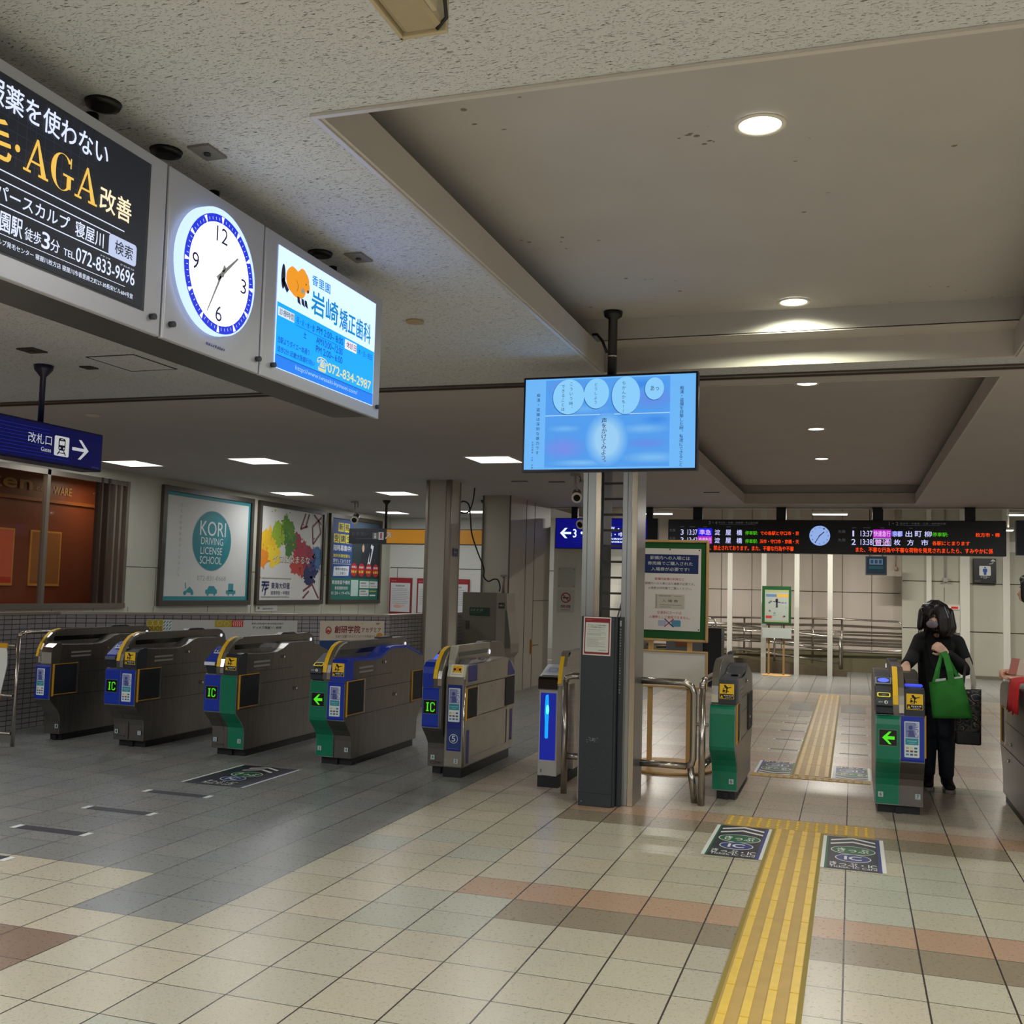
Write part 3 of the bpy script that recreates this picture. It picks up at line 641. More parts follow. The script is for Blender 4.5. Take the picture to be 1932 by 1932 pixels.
# gate with the older slanted machine on its right half
g = thing('ticket_gate', 'ticket gate with circled 5 panel and purple patches on its steel side', 'ticket gate', (-3.04, 8.3, 0), G)
core(g, -3.20, -3.04, kick=(7.80, 8.95)); fin(g, -3.075, .034, sides=(-1,))
q = MB(blue_pl); q.prism([(7.594, .692), (7.590, .80), (7.60, .85), (7.64, .885), (7.72, .90), (7.74, .88), (7.74, .692)], -3.20, -3.112, ax='x'); q.build('hood', g, bev=.004)
q = MB(glow(70, 100, 240, 1.3)); q.prism([(7.72, .902), (7.80, .935), (7.83, .935), (7.83, .90)], -3.17, -3.115, ax='x'); q.build('touch_pad', g)
q = MB(blue_pl); q.prism([(7.80, .90), (7.9, .96), (7.9, .90)], -3.19, -3.115, ax='x'); q.build('reader_wing', g)
shell(g, -3.20, -3.055, .38, blue_pl, 'front_panel'); icface(g, -3.20, -3.055); numplate(g, -3.17, '4'); slotplate(g, -3.17, -3.09)
old = pm('older_gate_steel', (156, 150, 138), .34, .7, noise=.08, nscale=5)
B5 = [(7.66, .075), (7.66, .755), (7.70, .86), (7.74, .868), (8.1, .862), (8.35, .875), (8.7, .88), (8.85, .835), (8.92, .78), (8.92, .10), (8.86, .075)]
q = MB(old); q.prism(B5, -3.035, -2.87, ax='x'); q.build('side_cabinet', g, bev=.012)
q = MB(black); q.box((-3.035, 7.67, 0), (-2.885, 8.84, .076)); q.build('plinth', g)
fin5 = [(7.70, .70), (7.72, .90), (7.76, 1.0), (7.80, 1.012), (8.55, 1.012), (8.56, .80)]
q = MB(old); q.prism(fin5, -3.036, -2.985, ax='x'); o5 = q.build('sensor_fin', g)
q = MB(pm('pale_fin_front', (206, 204, 188), .3, .5)); q.prism([(7.696, .70), (7.716, .90), (7.756, 1.002), (7.80, 1.016), (7.80, 1.0), (7.73, .90), (7.71, .70)], -3.037, -2.984, ax='x'); q.build('front_edge', o5)
q = MB().at((-2.985, 0, 0), (0, 1, 0), (0, 0, 1)); q.rrect(7.80, .925, 8.50, .96, .01, blk_gloss, .0015); q.build('sensor_window', o5)
q = MB(glow(240, 240, 250, 1.2)); q.ball((-2.98, 8.535, .93), (.008, .01, .022)); q.build('sensor_lamp', o5)
q = MB(pm('clear_duct', (150, 146, 150), .15, .5)); q.prism([(7.78, .865), (7.86, .90), (8.0, .905), (8.1, .88), (8.22, .90), (8.24, .865)], -2.98, -2.90, ax='x'); q.build('ticket_chute', g, bev=.006)
q = MB().at((-3.02, 7.668, .775), (1, 0, 0), (0, .04, .105)); q.rrect(-.005, 0, .145, .098, .01, pm('slanted_white_panel', (210, 210, 190), .3), .004); q.rrect(.02, .0, .125, .10, .006, ink(240, 238, 224), .0055); q.rect(.035, .034, .115, .092, yellow, .007)
for u in (.052, .096): q.ell(u, .060, .010, .012, ink(50, 24, 14), .008)
q.ell(.074, .062, .014, .02, ink(240, 150, 30), .0078); [q.rect(u, v, u + .008, v + .006, ink(40, 30, 20), .008) for u, v in ((.04, .038), (.1, .038))]; q.scrib(.03, .016, .118, .024, ink(170, 166, 160), .007); q.build('top_sticker', g)
q = MB().at((-3.01, 7.659, 0), (1, 0, 0), (0, 0, 1)); q.box((0, .205, -.002), (.118, .715, .003), pm('deep_blue_panel', (24, 42, 130), .35))
q.rect(.006, .23, .112, .375, pm('slate_blue', (36, 60, 120), .4), .004); q.ring(.059, .30, .036, .036, .004, ink(220, 226, 235), .005); q.text('5', (.044, .278, .074, .323), ink(230, 234, 240), .01, .005); q.rect(.01, .222, .108, .225, ink(90, 110, 180), .005)
q.build('front_panel', g); poster(g, -3.0, -2.905, .43, .69, 7.655); numplate(g, -2.945, '5', 7.6595, .11)
q = MB(chrome); q.cyl((-2.876, 7.668, .08), (-2.876, 7.668, .76), .010); q.build('corner_trim', g)
q = MB().at((-2.87, 0, 0), (0, 1, 0), (0, 0, 1)); pu = pm('faded_purple_patch', (62, 58, 128), .5)
for P_ in ([(7.73, .735), (7.93, .735), (7.93, .862), (7.73, .862)], [(8.72, .72), (8.91, .72), (8.91, .74), (8.76, .855), (8.73, .85)], [(7.72, .10), (7.78, .10), (7.78, .36), (7.72, .36)], [(8.80, .15), (8.87, .15), (8.87, .42), (8.80, .42)]):
    q = MB().at((-2.87, 0, 0), (0, 1, 0), (0, 0, 1)); q.poly(P_, pu, .002); q.build('purple_patch', g)
q = MB(seam).at((-2.87, 0, 0), (0, 1, 0), (0, 0, 1)); q.rect(7.68, .70, 8.92, .706, None, .002); q.rect(7.93, .45, 8.72, .454, None, .002); q.rect(8.70, .14, 8.715, .43, None, .002); q.rect(7.80, .14, 8.70, .144, grey_edge, .003); q.scrib(8.05, .40, 8.25, .41, pm('emboss', (170, 164, 150), .4, .5), .002); q.build('panel_joint', g)
flap(g, -2.87, 7.69, 7.93, .445, .69); q = MB(pm('flap_recess', (16, 20, 28), .6)); q.box((-2.872, 8.66, .46), (-2.864, 8.90, .70)); q.build('door_flap', g)
q = MB(chrome); q.cyl((-2.87, 8.30, .66), (-2.864, 8.30, .66), .006); q.build('screw', g)
# narrow illuminated gate beside the pillar
g = thing('ticket_gate', 'narrow gate with a glowing blue light bar, beside the dark pillar', 'ticket gate', (-2.17, 8.3, 0), G)
B6 = [(7.62, .08), (7.62, .72), (7.60, .735), (7.60, .80), (7.63, .825), (7.84, .90), (8.9, .90), (9.0, .82), (9.0, .08)]
q = MB(pm('satin_silver', (186, 184, 180), .3, .6)); q.prism(B6, -2.255, -2.105, ax='x'); q.build('body', g, bev=.004)
q = MB(black); q.box((-2.25, 7.61, 0), (-2.09, 8.95, .082)); q.build('plinth', g)
q = MB(blk_gloss); q.prism([(7.596, .73), (7.594, .80), (7.612, .82), (7.64, .815), (7.64, .73)], -2.256, -2.104, ax='x'); q.build('hood', g)
q = MB().at((-2.25, 7.632, .829), (1, 0, 0), (0, .21, .073)); q.rrect(.005, .0, .14, .21, .01, ink(210, 214, 222), .003); q.rrect(.03, .05, .12, .15, .01, ink(180, 190, 215), .004); q.ring(.075, .10, .035, .04, .004, ink(120, 130, 160), .005); q.build('touch_pad', g)
q = MB().at((-2.24, 7.619, 0), (1, 0, 0), (0, 0, 1)); q.rect(-.004, .195, .126, .705, ink(190, 192, 196), .002); q.rect(.0, .20, .122, .70, glow(10, 30, 160, .9), .003)
P = [(.050 + (.5 - abs(t - .5)) * 0 - (.012 if t < .35 else .010 + .006 * (1 - abs(t - .62) / .4)), .365 + .315 * t) for t in [i / 12 for i in range(13)]]
Q = [(.122 - .020 - p[0] + .0, p[1]) for p in reversed(P)]
q.poly(P + [(.058, .69)] + Q + [(.05, .358)], glow(0, 150, 255, 1.6), .004); q.ell(.056, .575, .012, .035, glow(90, 250, 255, 2.2), .005); q.build('light_bar', g)
numplate(g, -2.243, '5', 7.6195, .10, False); q = MB(seam); q.box((-2.22, 7.616, .07), (-2.15, 7.622, .085)); q.build('maker_plate', g)
q = MB(steel); q.prism([(7.595, .76), (7.64, .90), (7.70, 1.0), (7.74, 1.01), (8.9, 1.02), (9.0, .9), (9.0, .10), (7.9, .10), (7.9, .76)], -2.104, -2.05, ax='x'); o = q.build('sensor_fin', g)
q = MB(yellow); q.prism([(7.592, .775), (7.636, .905), (7.68, .975), (7.70, .97), (7.65, .90), (7.61, .775)], -2.106, -2.075, ax='x'); q.build('yellow_guide_strip', o)
q = MB(chrome); q.prism([(7.68, .975), (7.70, 1.003), (7.74, 1.014), (7.76, 1.0), (7.70, .97)], -2.106, -2.05, ax='x'); q.build('chrome_edge', o)
# gate 6: green, right of the pipe barrier
g = thing('ticket_gate', 'gate with a plain green front and fin on its left, beside the pipe rail', 'ticket gate', (-.865, 8.3, 0), G)
B7 = [(p[0] if p[0] < 8.6 else p[0] - .34, p[1]) for p in BODY]
core(g, -.955, -.785, B7, kick=(7.76, 8.7)); fin(g, -.935, .024, [(p[0] if p[0] < 8.6 else p[0] - .5, p[1]) for p in FIN], yel=False, sides=())
hood(g, -.911, -.785, dark); warn(g, -.902, -.800); shell(g, -.968, -.785, .065, green_pl, 'front_panel', bulge=.04); numplate(g, -.845, '6', 7.729)
flap(g, -.785, 7.625, 7.80); q = MB(pm('flap_recess', (16, 20, 28), .6)); q.box((-.787, 8.45, .42), (-.777, 8.80, .70)); q.build('door_flap', g); details(g, -.785)
q = MB(dark); q.prism([(7.745, .871), (8.0, .885), (8.2, .93), (8.45, .94), (8.45, .90), (7.745, .85)], -.908, -.787, ax='x'); q.box((-.85, 7.86, .875), (-.80, 7.93, .89), blk_gloss); q.build('ticket_deck', g)
# gate 7: arrow + poster, where the woman passes
g = gate(.31, 'ticket gate with green arrow and dark hood, in front of the woman in black', 'arrow', 'poster', ('6', '7'), (dark, 0), bulge=.035)
q = MB(glow(60, 80, 240, 1.2)); q.box((.345, 7.72, .878), (.46, 7.80, .892)); q.build('touch_pad', g, bev=.006)
q = MB().at((.158, 7.76, .888), (1, 0, 0), (0, .10, .035)); q.box((-.005, -.005, -.004), (.10, .105, .001), pm('pale_bezel', (150, 160, 160), .4)); q.rect(.003, .008, .092, .097, ink(20, 30, 60), .002); q.ell(.048, .052, .038, .036, glow(90, 110, 245, 1.4), .003); q.build('screen', g)
# gate 8: only its left flank is in view
g = thing('ticket_gate', 'gate at the right edge, only its left steel flank in view', 'ticket gate', (1.23, 7.9, 0), G)
B8 = [(6.98, .06), (6.98, .22), (6.92, .33), (6.86, .40), (6.86, .80), (6.95, .87), (8.30, .90), (8.62, .885), (8.72, .86), (8.77, .80), (8.77, .40), (8.70, .30), (8.64, .22), (8.64, .06)]
q = MB(body_m); q.prism(B8, 1.07, 1.39, ax='x'); q.build('body', g, bev=.006)
q = MB(black); q.box((1.085, 7.05, 0), (1.375, 8.6, .062)); q.build('plinth', g)
flap(g, 1.07, 8.42, 8.66, .44, .70, -1)
q = MB(seam).at((1.07, 0, 0), (0, -1, 0), (0, 0, 1)); q.rect(-8.68, .405, -6.9, .41, None, .002); q.rect(-8.4, .60, -6.9, .604, None, .002); q.build('panel_joint', g)
for yy, zz in ((8.18, .47), (8.3, .34)): q = MB(chrome); q.cyl((1.07, yy, zz), (1.06, yy, zz), .011); q.build('lock', g)
q = MB(ink(214, 216, 212)); q.prism([(8.30, .902), (8.66, .884), (8.66, .892), (8.30, .912)], 1.09, 1.14, ax='x'); q.build('edge_strip', g)
q = MB(glow(60, 80, 240, 1)); q.box((1.2, 7.4, .885), (1.3, 7.5, .90)); q.build('touch_pad', g)

# ---------------------------------------------------------------- ceiling lights
lamp_e = glow(255, 250, 238, 6)
def downlight(x, y, label, z=3.06, pw=70, col=(1, .97, .90)):
    g = thing('downlight', label, 'ceiling light', (x, y, z), 'downlights along the recessed ceiling')
    q = MB(pm('downlight_rim', (220, 214, 200), .4)); n = 24
    V = []; 
    q.lathe((x, y, z), [(.088, 0), (.088, -.006), (.072, -.006), (.072, 0)]); q.build('rim', g)
    q = MB(glow(255, 252, 240, 9)); q.cyl((x, y, z - .002), (x, y, z + .004), .07, n=24); q.build('lens', g)
    l = bpy.data.lights.new('downlight_lamp', 'SPOT'); l.energy = pw; l.spot_size = math.radians(160); l.spot_blend = .35; l.shadow_soft_size = .05; l.color = col
    o = bpy.data.objects.new('downlight_lamp', l); C.objects.link(o); o.parent = g; o.location = (0, 0, -.008)
downlight(-.30, 3.47, 'round downlight nearest the viewer, in the near recess')
downlight(-.305, 5.68, 'round downlight in the near recess, throwing a yellow glow on the beam behind it', col=(.95, 1, .72))
downlight(-.325, 7.92, 'round downlight in the far recess, closest to the ceiling track')
downlight(-.33, 10.12, 'round downlight in the middle of the far recess')
downlight(-.34, 12.33, 'round downlight farthest back in the far recess')
def panel_light(x, y, label, sx=.46, sy=.5, pw=15, s=4):
    g = thing('ceiling_panel_light', label, 'ceiling light', (x, y, 2.8), 'square ceiling panel lights')
    q = MB(white_p); a, b_ = sx / 2, sy / 2
    for p0, p1 in (((-a - .02, -b_ - .02), (a + .02, -b_)), ((-a - .02, b_), (a + .02, b_ + .02)), ((-a - .02, -b_), (-a, b_)), ((a, -b_), (a + .02, b_))): q.box((x + p0[0], y + p0[1], 2.79), (x + p1[0], y + p1[1], 2.80))
    q.build('frame', g)
    q = MB(glow(255, 252, 244, s)); q.box((x - a, y - b_, 2.793), (x + a, y + b_, 2.799)); q.build('diffuser', g)
    area('panel_lamp', (x, y, 2.785), (sx, sy), pw, (.94, .975, 1.0), parent=g)
panel_light(-7.86, 9.9, 'square ceiling light just right of the blue gates sign')
panel_light(-6.17, 9.84, 'square ceiling light above the second ticket gate')
panel_light(-7.9, 13.55, 'square ceiling light above the paint-splash poster')
panel_light(-6.2, 13.55, 'square ceiling light left of the free-standing beige column')
panel_light(-7.95, 17.2, 'square ceiling light behind the hanging security camera pole')
panel_light(-6.25, 16.95, 'square ceiling light partly behind the looped black cable')
panel_light(-3.5, 10.0, 'square ceiling light half hidden by the big blue screen')
panel_light(-9.6 + 1.3, 8.2, 'square ceiling light at the far left above the shop window')
for x, y in ((-3.4, .2), (-.3, -.6), (2.4, .4), (-3.4, -2.6), (-.3, -3.0), (2.4, -2.6), (3.4, 3.4), (3.9, 8), (-5.6, 2.2), (-8.0, 3.4)):  # extra panels out of view, added to brighten the near floor and ceiling
    panel_light(x, y, 'added square ceiling light out of view, brightening the foreground', pw=85)
# pendant and surface tubes of the rear hall
def tube_light(x0, x1, y, z, label, pw=30):
    g = thing('tube_light', label, 'ceiling light', ((x0 + x1) / 2, y, z), 'tube lights of the rear hall')
    q = MB(white_p); q.box((x0, y - .06, z), (x1, y + .06, z + .04)); q.cyl(((x0 + x1) / 2, y, z + .04), ((x0 + x1) / 2, y, 3.45), .012); q.build('housing', g)
    q = MB(glow(255, 255, 250, 5)); q.box((x0 + .01, y - .05, z - .015), (x1 - .01, y + .05, z)); q.build('tube', g)
    area('tube_lamp', ((x0 + x1) / 2, y, z - .03), (x1 - x0, .1), pw, (1, .95, .86), parent=g)
tube_light(-3.73, -3.15, 19, 2.93, 'bright tube light left of the departure board, above the platform sign', 120)
tube_light(-.68, -.08, 19, 2.93, 'pendant tube light above the round clock of the departure board', 115)
tube_light(2.45, 3.1, 19, 2.93, 'tube light at the right edge above the end of the departure board', 70)
tube_light(2.36, 2.52, 18.8, 2.66, 'short bright lamp beside the right end of the departure board', 8)

# ---------------------------------------------------------------- hanging advertising box (left foreground)
panelm = pm('pale_metal_panel', (178, 180, 190), .38, .35)
sidem = pm('dark_metal_underside', (92, 88, 84), .3, .8, noise=.15, nscale=3)
ZB0, ZB1, XB = 2.195, 2.70, -1.922
g = thing('sign_housing', 'long grey metal housing holding the advert panels and the clock, hung from the ceiling', 'sign housing', (-2.05, 2.6, 2.2))
q = MB(sidem); q.box((-2.14, .9, ZB0), (XB - .018, 3.985, ZB1)); q.build('case', g)
for y in (1.5, 2.35, 2.95, 3.8):
    q = MB(black); q.cyl((-2.07, y, 2.69), (-2.07, y, 2.80), .018); q.build('hanger_rod', g)
def adpanel(name, label, cat, y0, y1):
    g = thing(name, label, cat, (XB, (y0 + y1) / 2, ZB0)); q = MB(panelm); q.box((XB - .017, y0, ZB0 - .012), (XB, y1, ZB1), ch=.004); q.build('face_plate', g, bev=.006)
    return g
def knob(g, y):
    q = MB(dark); q.cyl((XB, y, 2.231), (XB + .016, y, 2.231), .009); q.build('knob', g)
SF = lambda q: q.at((XB, 0, 0), (0, 1, 0), (0, 0, 1))
# black advert
g = adpanel('advert_panel', 'black lit advert with large gold AGA lettering, nearest panel of the hanging box', 'advertisement', 1.2, 2.508)
q = SF(MB()); q.rect(1.28, 2.238, 2.43, 2.668, dark, .0015); q.rect(1.29, 2.243, 2.418, 2.663, pm('black_screen', (10, 13, 20), .55, em=(26, 30, 40), es=.8), .003)
wh = glow(225, 235, 255, 1.3); gd = glow(255, 205, 90, 1.15); 
gm = pm('screen_grid', (20, 26, 40), .3, em=(34, 40, 58), es=1)
for i in range(30): q.rect(1.3 + i * .03, 2.46, 1.302 + i * .03, 2.655, gm, .0034)
for i in range(6): q.rect(1.3, 2.48 + i * .03, 2.2, 2.482 + i * .03, gm, .0035)
q.text('服薬を使わない', (1.825, 2.583, 2.245, 2.648), wh, .022, .006)
def serifA(u0, u1, v0, v1):
    m = (u0 + u1) / 2; W = u1 - u0
    q.poly([(u0 + W * .10, v0), (u0 + W * .17, v0), (m + W * .01, v1 - .015), (m - W * .02, v1)], gd, .006)
    q.poly([(m - W * .03, v1), (m + W * .05, v1), (u1 - W * .06, v0), (u1 - W * .27, v0)], gd, .0062)
    q.rect(u0, v0, u0 + W * .30, v0 + .006, gd, .0064); q.rect(u1 - W * .40, v0, u1, v0 + .006, gd, .0064); q.rect(u0 + W * .25, v0 + (v1 - v0) * .3, u1 - W * .25, v0 + (v1 - v0) * .36, gd, .0066)
serifA(1.952, 2.035, 2.462, 2.553); serifA(2.128, 2.212, 2.462, 2.553)
def arc(cu, cv, a, b_, t0, t1, w0, w1, mat, h=.006, n=20):
    V = []
    for i in range(n + 1):
        t = math.radians(t0 + (t1 - t0) * i / n); k = w0 + (w1 - w0) * abs(math.cos(t)); V.append(((cu + a * math.cos(t), cv + b_ * math.sin(t)), (cu + (a - k) * math.cos(t), cv + (b_ - k * .3) * math.sin(t))))
    for i in range(n): q.poly([V[i][0], V[i + 1][0], V[i + 1][1], V[i][1]], mat, h)
arc(2.082, 2.507, .040, .048, 40, 325, .004, .017, gd); q.rect(2.098, 2.470, 2.113, 2.503, gd, .0064); q.rect(2.084, 2.499, 2.122, 2.505, gd, .0066); q.rect(2.108, 2.525, 2.112, 2.552, gd, .0066)
q.ell(1.932, 2.505, .008, .009, gd, .006); q.text('毛', (1.80, 2.458, 1.915, 2.556), gd, .025, .006)
q.text('改善', (2.222, 2.462, 2.350, 2.528), glow(255, 240, 200, 1.3), .022, .006)
q.line(1.3, 2.434, 2.325, 2.434, .003, wh, .006)
for v in (2.410, 2.352): q.line(1.3, v, 2.27, v, .0028, wh, .006)
q.text('スーパースカルプ', (1.795, 2.364, 2.118, 2.400), wh, .022, .006); q.text('寝屋川', (2.138, 2.360, 2.246, 2.402), wh, .018, .006)
q.rrect(2.266, 2.350, 2.380, 2.411, .01, glow(200, 212, 245, 1.15), .006); q.text('検索', (2.288, 2.362, 2.362, 2.400), ink(30, 34, 60), .012, .008)
q.text('里園駅', (1.855, 2.290, 1.963, 2.338), wh, .022, .006); q.text('徒歩', (1.970, 2.294, 2.024, 2.326), wh, .015, .006); q.text('3', (2.026, 2.292, 2.054, 2.334), wh, .03, .006); q.text('分', (2.056, 2.294, 2.088, 2.326), wh, .015, .006)
q.text('TEL.', (2.102, 2.297, 2.144, 2.315), wh, .02, .006); q.text('072-833-9696', (2.146, 2.295, 2.378, 2.333), wh, .02, .006)
q.text('フサフサ', (2.235, 2.337, 2.275, 2.342), wh, 0, .006); q.text('クログロ', (2.315, 2.337, 2.372, 2.342), wh, 0, .006)
q.line(1.3, 2.283, 2.34, 2.283, .0015, wh, .006)
q.text('スカルプ発毛センター 寝屋川枚方店 寝屋川市香里南之町27-30長栄ビル604号室', (1.86, 2.257, 2.374, 2.271), wh, .008, .006)
q.build('screen', g); knob(g, 2.463); knob(g, 1.25)
# clock panel
g = adpanel('wall_clock', 'large round lit clock with a blue minute ring in the hanging box', 'clock', 2.517, 3.040)
q = MB(glow(176, 200, 250, 2.0)); q.cyl((XB - .01, 2.752, 2.448), (XB + .026, 2.752, 2.448), .200, n=48); q.build('glass_rim', g)
q = SF(MB()); cu, cv = 2.752, 2.440; h0 = .0275
q.ring(cu, cv, .187, .187, .026, glow(24, 48, 215, 1.3), h0, 64); q.ell(cu, cv, .162, .162, glow(250, 252, 255, 3.0), h0, 48)
for i in range(60):
    a = 2 * PI * i / 60; big = i % 5 == 0; r0, r1 = (.163, .184) if big else (.168, .177); 
    s_, c_ = math.sin(a), math.cos(a)
    if big: q.poly([(cu + s_ * r0 - c_ * .002, cv + c_ * r0 + s_ * .002), (cu + s_ * r1 - c_ * .007, cv + c_ * r1 + s_ * .007), (cu + s_ * r1 + c_ * .007, cv + c_ * r1 - s_ * .007), (cu + s_ * r0 + c_ * .002, cv + c_ * r0 - s_ * .002)], glow(250, 252, 255, 1.9), h0 + .001)
    else: q.line(cu + s_ * r0, cv + c_ * r0, cu + s_ * r1, cv + c_ * r1, .0018, glow(225, 235, 255, 1.4), h0 + .001)
nb = ink(30, 34, 110)
q.text('12', (cu - .031, 2.540, cu + .031, 2.590), nb, 0, h0 + .001); q.text('6', (cu - .017, 2.290, cu + .017, 2.340), nb, 0, h0 + .001); q.text('9', (2.604, 2.418, 2.638, 2.470), nb, 0, h0 + .001); q.text('3', (2.866, 2.414, 2.898, 2.462), nb, 0, h0 + .001)
q.build('dial', g)
hm = pm('grey_clock_hands', (176, 180, 190), .4); q = SF(MB(hm))
def hand(ang, L_, w0, tail): 
    a = math.radians(ang); s_, c_ = math.sin(a), math.cos(a); P = [(-w0, -tail), (w0, -tail), (w0 * .4, L_), (-w0 * .4, L_)]
    q.poly([(cu + x * c_ + y * s_, cv - x * s_ + y * c_) for x, y in P], hm, h0 + .006)
q2 = q; hand(48, .115, .008, .03); q.build('hour_hand', g); q = SF(MB(hm)); hand(207, .150, .006, .035); q.ell(cu, cv, .010, .010, hm, h0 + .008); q.build('minute_hand', g)
q = SF(MB()); q.text('Panasonic', (2.733, 2.213, 2.835, 2.223), ink(70, 74, 120), .02, .001) if False else q.scrib(2.733, 2.213, 2.835, 2.223, ink(70, 76, 130), .001); q.build('maker_mark', g); knob(g, 2.552); knob(g, 3.022)
# dentist advert
g = adpanel('advert_panel', 'blue and white lit dental advert with an orange beaver, far panel of the hanging box', 'advertisement', 3.049, 3.985)
q = SF(MB()); q.rect(3.130, 2.228, 3.915, 2.664, glow(168, 190, 255, 2.4), .002)
q.poly([(3.134, 2.462), (3.911, 2.456), (3.911, 2.230), (3.134, 2.230)], glow(0, 150, 255, 1.7), .003); q.rect(3.134, 2.230, 3.911, 2.276, glow(20, 125, 240, 1.3), .0034)
bv = lambda x, y, a, b_, m, h: q.ell(3.14 + x, 2.49 + y, a, b_, m, h, 20)
og = glow(250, 160, 30, 1.15); dk = ink(40, 44, 66)
q.ell(3.165, 2.560, .014, .045, dk, .004); q.line(3.16, 2.55, 3.20, 2.515, .02, dk, .004)
q.ell(3.235, 2.565, .052, .048, og, .0045); q.ell(3.300, 2.585, .046, .036, og, .0048); q.ell(3.262, 2.545, .060, .036, og, .0050); q.ell(3.333, 2.566, .018, .022, og, .0052)
q.ell(3.228, 2.594, .024, .020, og, .005); q.ell(3.298, 2.61, .024, .016, og, .005)
q.ell(3.300, 2.545, .012, .010, ink(232, 232, 240), .006); q.ell(3.338, 2.552, .007, .006, dk, .006); q.ell(3.322, 2.575, .003, .004, dk, .006)
for a in (3.262, 3.292, 3.315): q.poly([(a, 2.515), (a + .016, 2.515), (a + .028, 2.488), (a + .004, 2.494)], dk, .006)
arc(3.245, 2.550, .022, .022, 300, 440, .003, .003, ink(160, 90, 20), .006, 8)
tq = glow(0, 150, 225, 1.0)
q.text('香里園', (3.366, 2.590, 3.508, 2.628), tq, .03, .005); q.text('岩崎', (3.366, 2.482, 3.580, 2.572), tq, .035, .005); q.text('矯正歯科', (3.592, 2.478, 3.870, 2.562), tq, .03, .005)
nv = ink(24, 50, 120)
q.rect(3.140, 2.414, 3.252, 2.446, glow(220, 235, 255, 1.3), .004); q.text('診療時間', (3.146, 2.418, 3.246, 2.442), nv, .005, .006)
q.text('月・火・水・金', (3.264, 2.416, 3.398, 2.442), nv, .005, .006); q.text('PM 2:00~ 8:00', (3.414, 2.418, 3.626, 2.444), nv, 0, .006); q.text('土', (3.318, 2.376, 3.340, 2.400), nv, .005, .006)
q.text('AM10:00~12:00', (3.414, 2.378, 3.626, 2.404), nv, 0, .006); q.text('PM 2:00~ 6:00', (3.414, 2.344, 3.626, 2.370), nv, 0, .006); q.line(3.26, 2.409, 3.63, 2.409, .0015, nv, .006)
q.rect(3.646, 2.412, 3.748, 2.450, glow(240, 240, 255, 1.3), .004); q.text('休診日', (3.655, 2.418, 3.740, 2.444), ink(150, 30, 90), .015, .006); q.text('木・日・祝日', (3.760, 2.414, 3.886, 2.438), nv, .0, .006)
q.text('当駅よりダイエー本通り', (3.142, 2.318, 3.366, 2.342), nv, .005, .006); q.text('徒歩2分 近畿大阪銀行向い', (3.142, 2.286, 3.410, 2.308), nv, .005, .006)
q.text('☎072-834-2987', (3.426, 2.280, 3.886, 2.334), glow(250, 240, 130, 1.1), .02, .006); q.line(3.14, 2.274, 3.905, 2.274, .002, nv, .006)
q.text('http://www.iwasaki-kyousei.com/', (3.27, 2.242, 3.765, 2.264), glow(170, 215, 255, 1.1), .01, .006); q.build('screen', g); knob(g, 3.118); knob(g, 3.955)

# ---------------------------------------------------------------- blue gates sign (far left)
navy = pm('navy_sign_case', (16, 22, 56), .35)
XS = -4.76
g = thing('direction_sign', 'hanging navy gates sign with a train pictogram and white right arrow', 'sign', (XS, 4.5, 2.2))
q = MB(navy); q.box((XS - .16, 3.2, 2.178), (XS, 5.681, 2.428)); q.build('case', g, bev=.006)
q = MB(navy); q.lathe((XS - .08, 5.20, 2.425), [(.018, 0), (.018, .30), (.055, .345), (.06, .375)]); q.build('hanger', g); q = MB(navy); q.lathe((XS - .08, 3.6, 2.425), [(.018, 0), (.018, .30), (.055, .345), (.06, .375)]); q.build('hanger', g)
q = MB().at((XS, 0, 0), (0, 1, 0), (0, 0, 1)); q.rect(3.21, 2.19, 5.67, 2.418, pm('sign_face_navy', (14, 20, 82), .3, em=(10, 14, 80), es=.55), .002)
for i in range(9): q.rect(3.21, 2.215 + i * .021, 5.20 if i > 1 else 5.37, 2.217 + i * .021, pm('sign_line_blue', (40, 60, 190), .3, em=(30, 50, 190), es=.6), .003)
sw = pm('sign_white', (226, 230, 236), .4, em=(225, 230, 240), es=.55)
q.text('改札口', (5.018, 2.290, 5.214, 2.352), sw, .0, .004); q.text('Gates', (5.128, 2.248, 5.212, 2.274), sw, 0, .004); q.rrect(5.238, 2.236, 5.366, 2.362, .01, sw, .004)
nk = ink(16, 22, 56); q.rrect(5.272, 2.272, 5.332, 2.350, .014, nk, .005); q.rect(5.280, 2.306, 5.324, 2.332, sw, .006); q.rect(5.292, 2.339, 5.312, 2.344, sw, .006); q.ell(5.285, 2.287, .006, .006, sw, .006); q.ell(5.319, 2.287, .006, .006, sw, .006); q.line(5.285, 2.27, 5.266, 2.244, .008, nk, .005); q.line(5.319, 2.27, 5.338, 2.244, .008, nk, .005); q.line(5.275, 2.256, 5.329, 2.256, .005, nk, .0055)
q.rect(5.395, 2.289, 5.52, 2.309, sw, .004); q.poly([(5.545, 2.299), (5.475, 2.362), (5.450, 2.362), (5.515, 2.299), (5.450, 2.236), (5.475, 2.236)], sw, .0045); q.text('Keihan', (5.59, 2.196, 5.655, 2.206), pm('sign_grey', (120, 124, 150), .4), 0, .004) if False else q.scrib(5.58, 2.197, 5.65, 2.205, pm('sign_grey', (120, 124, 150), .4), .004)
q.build('sign_face', g)

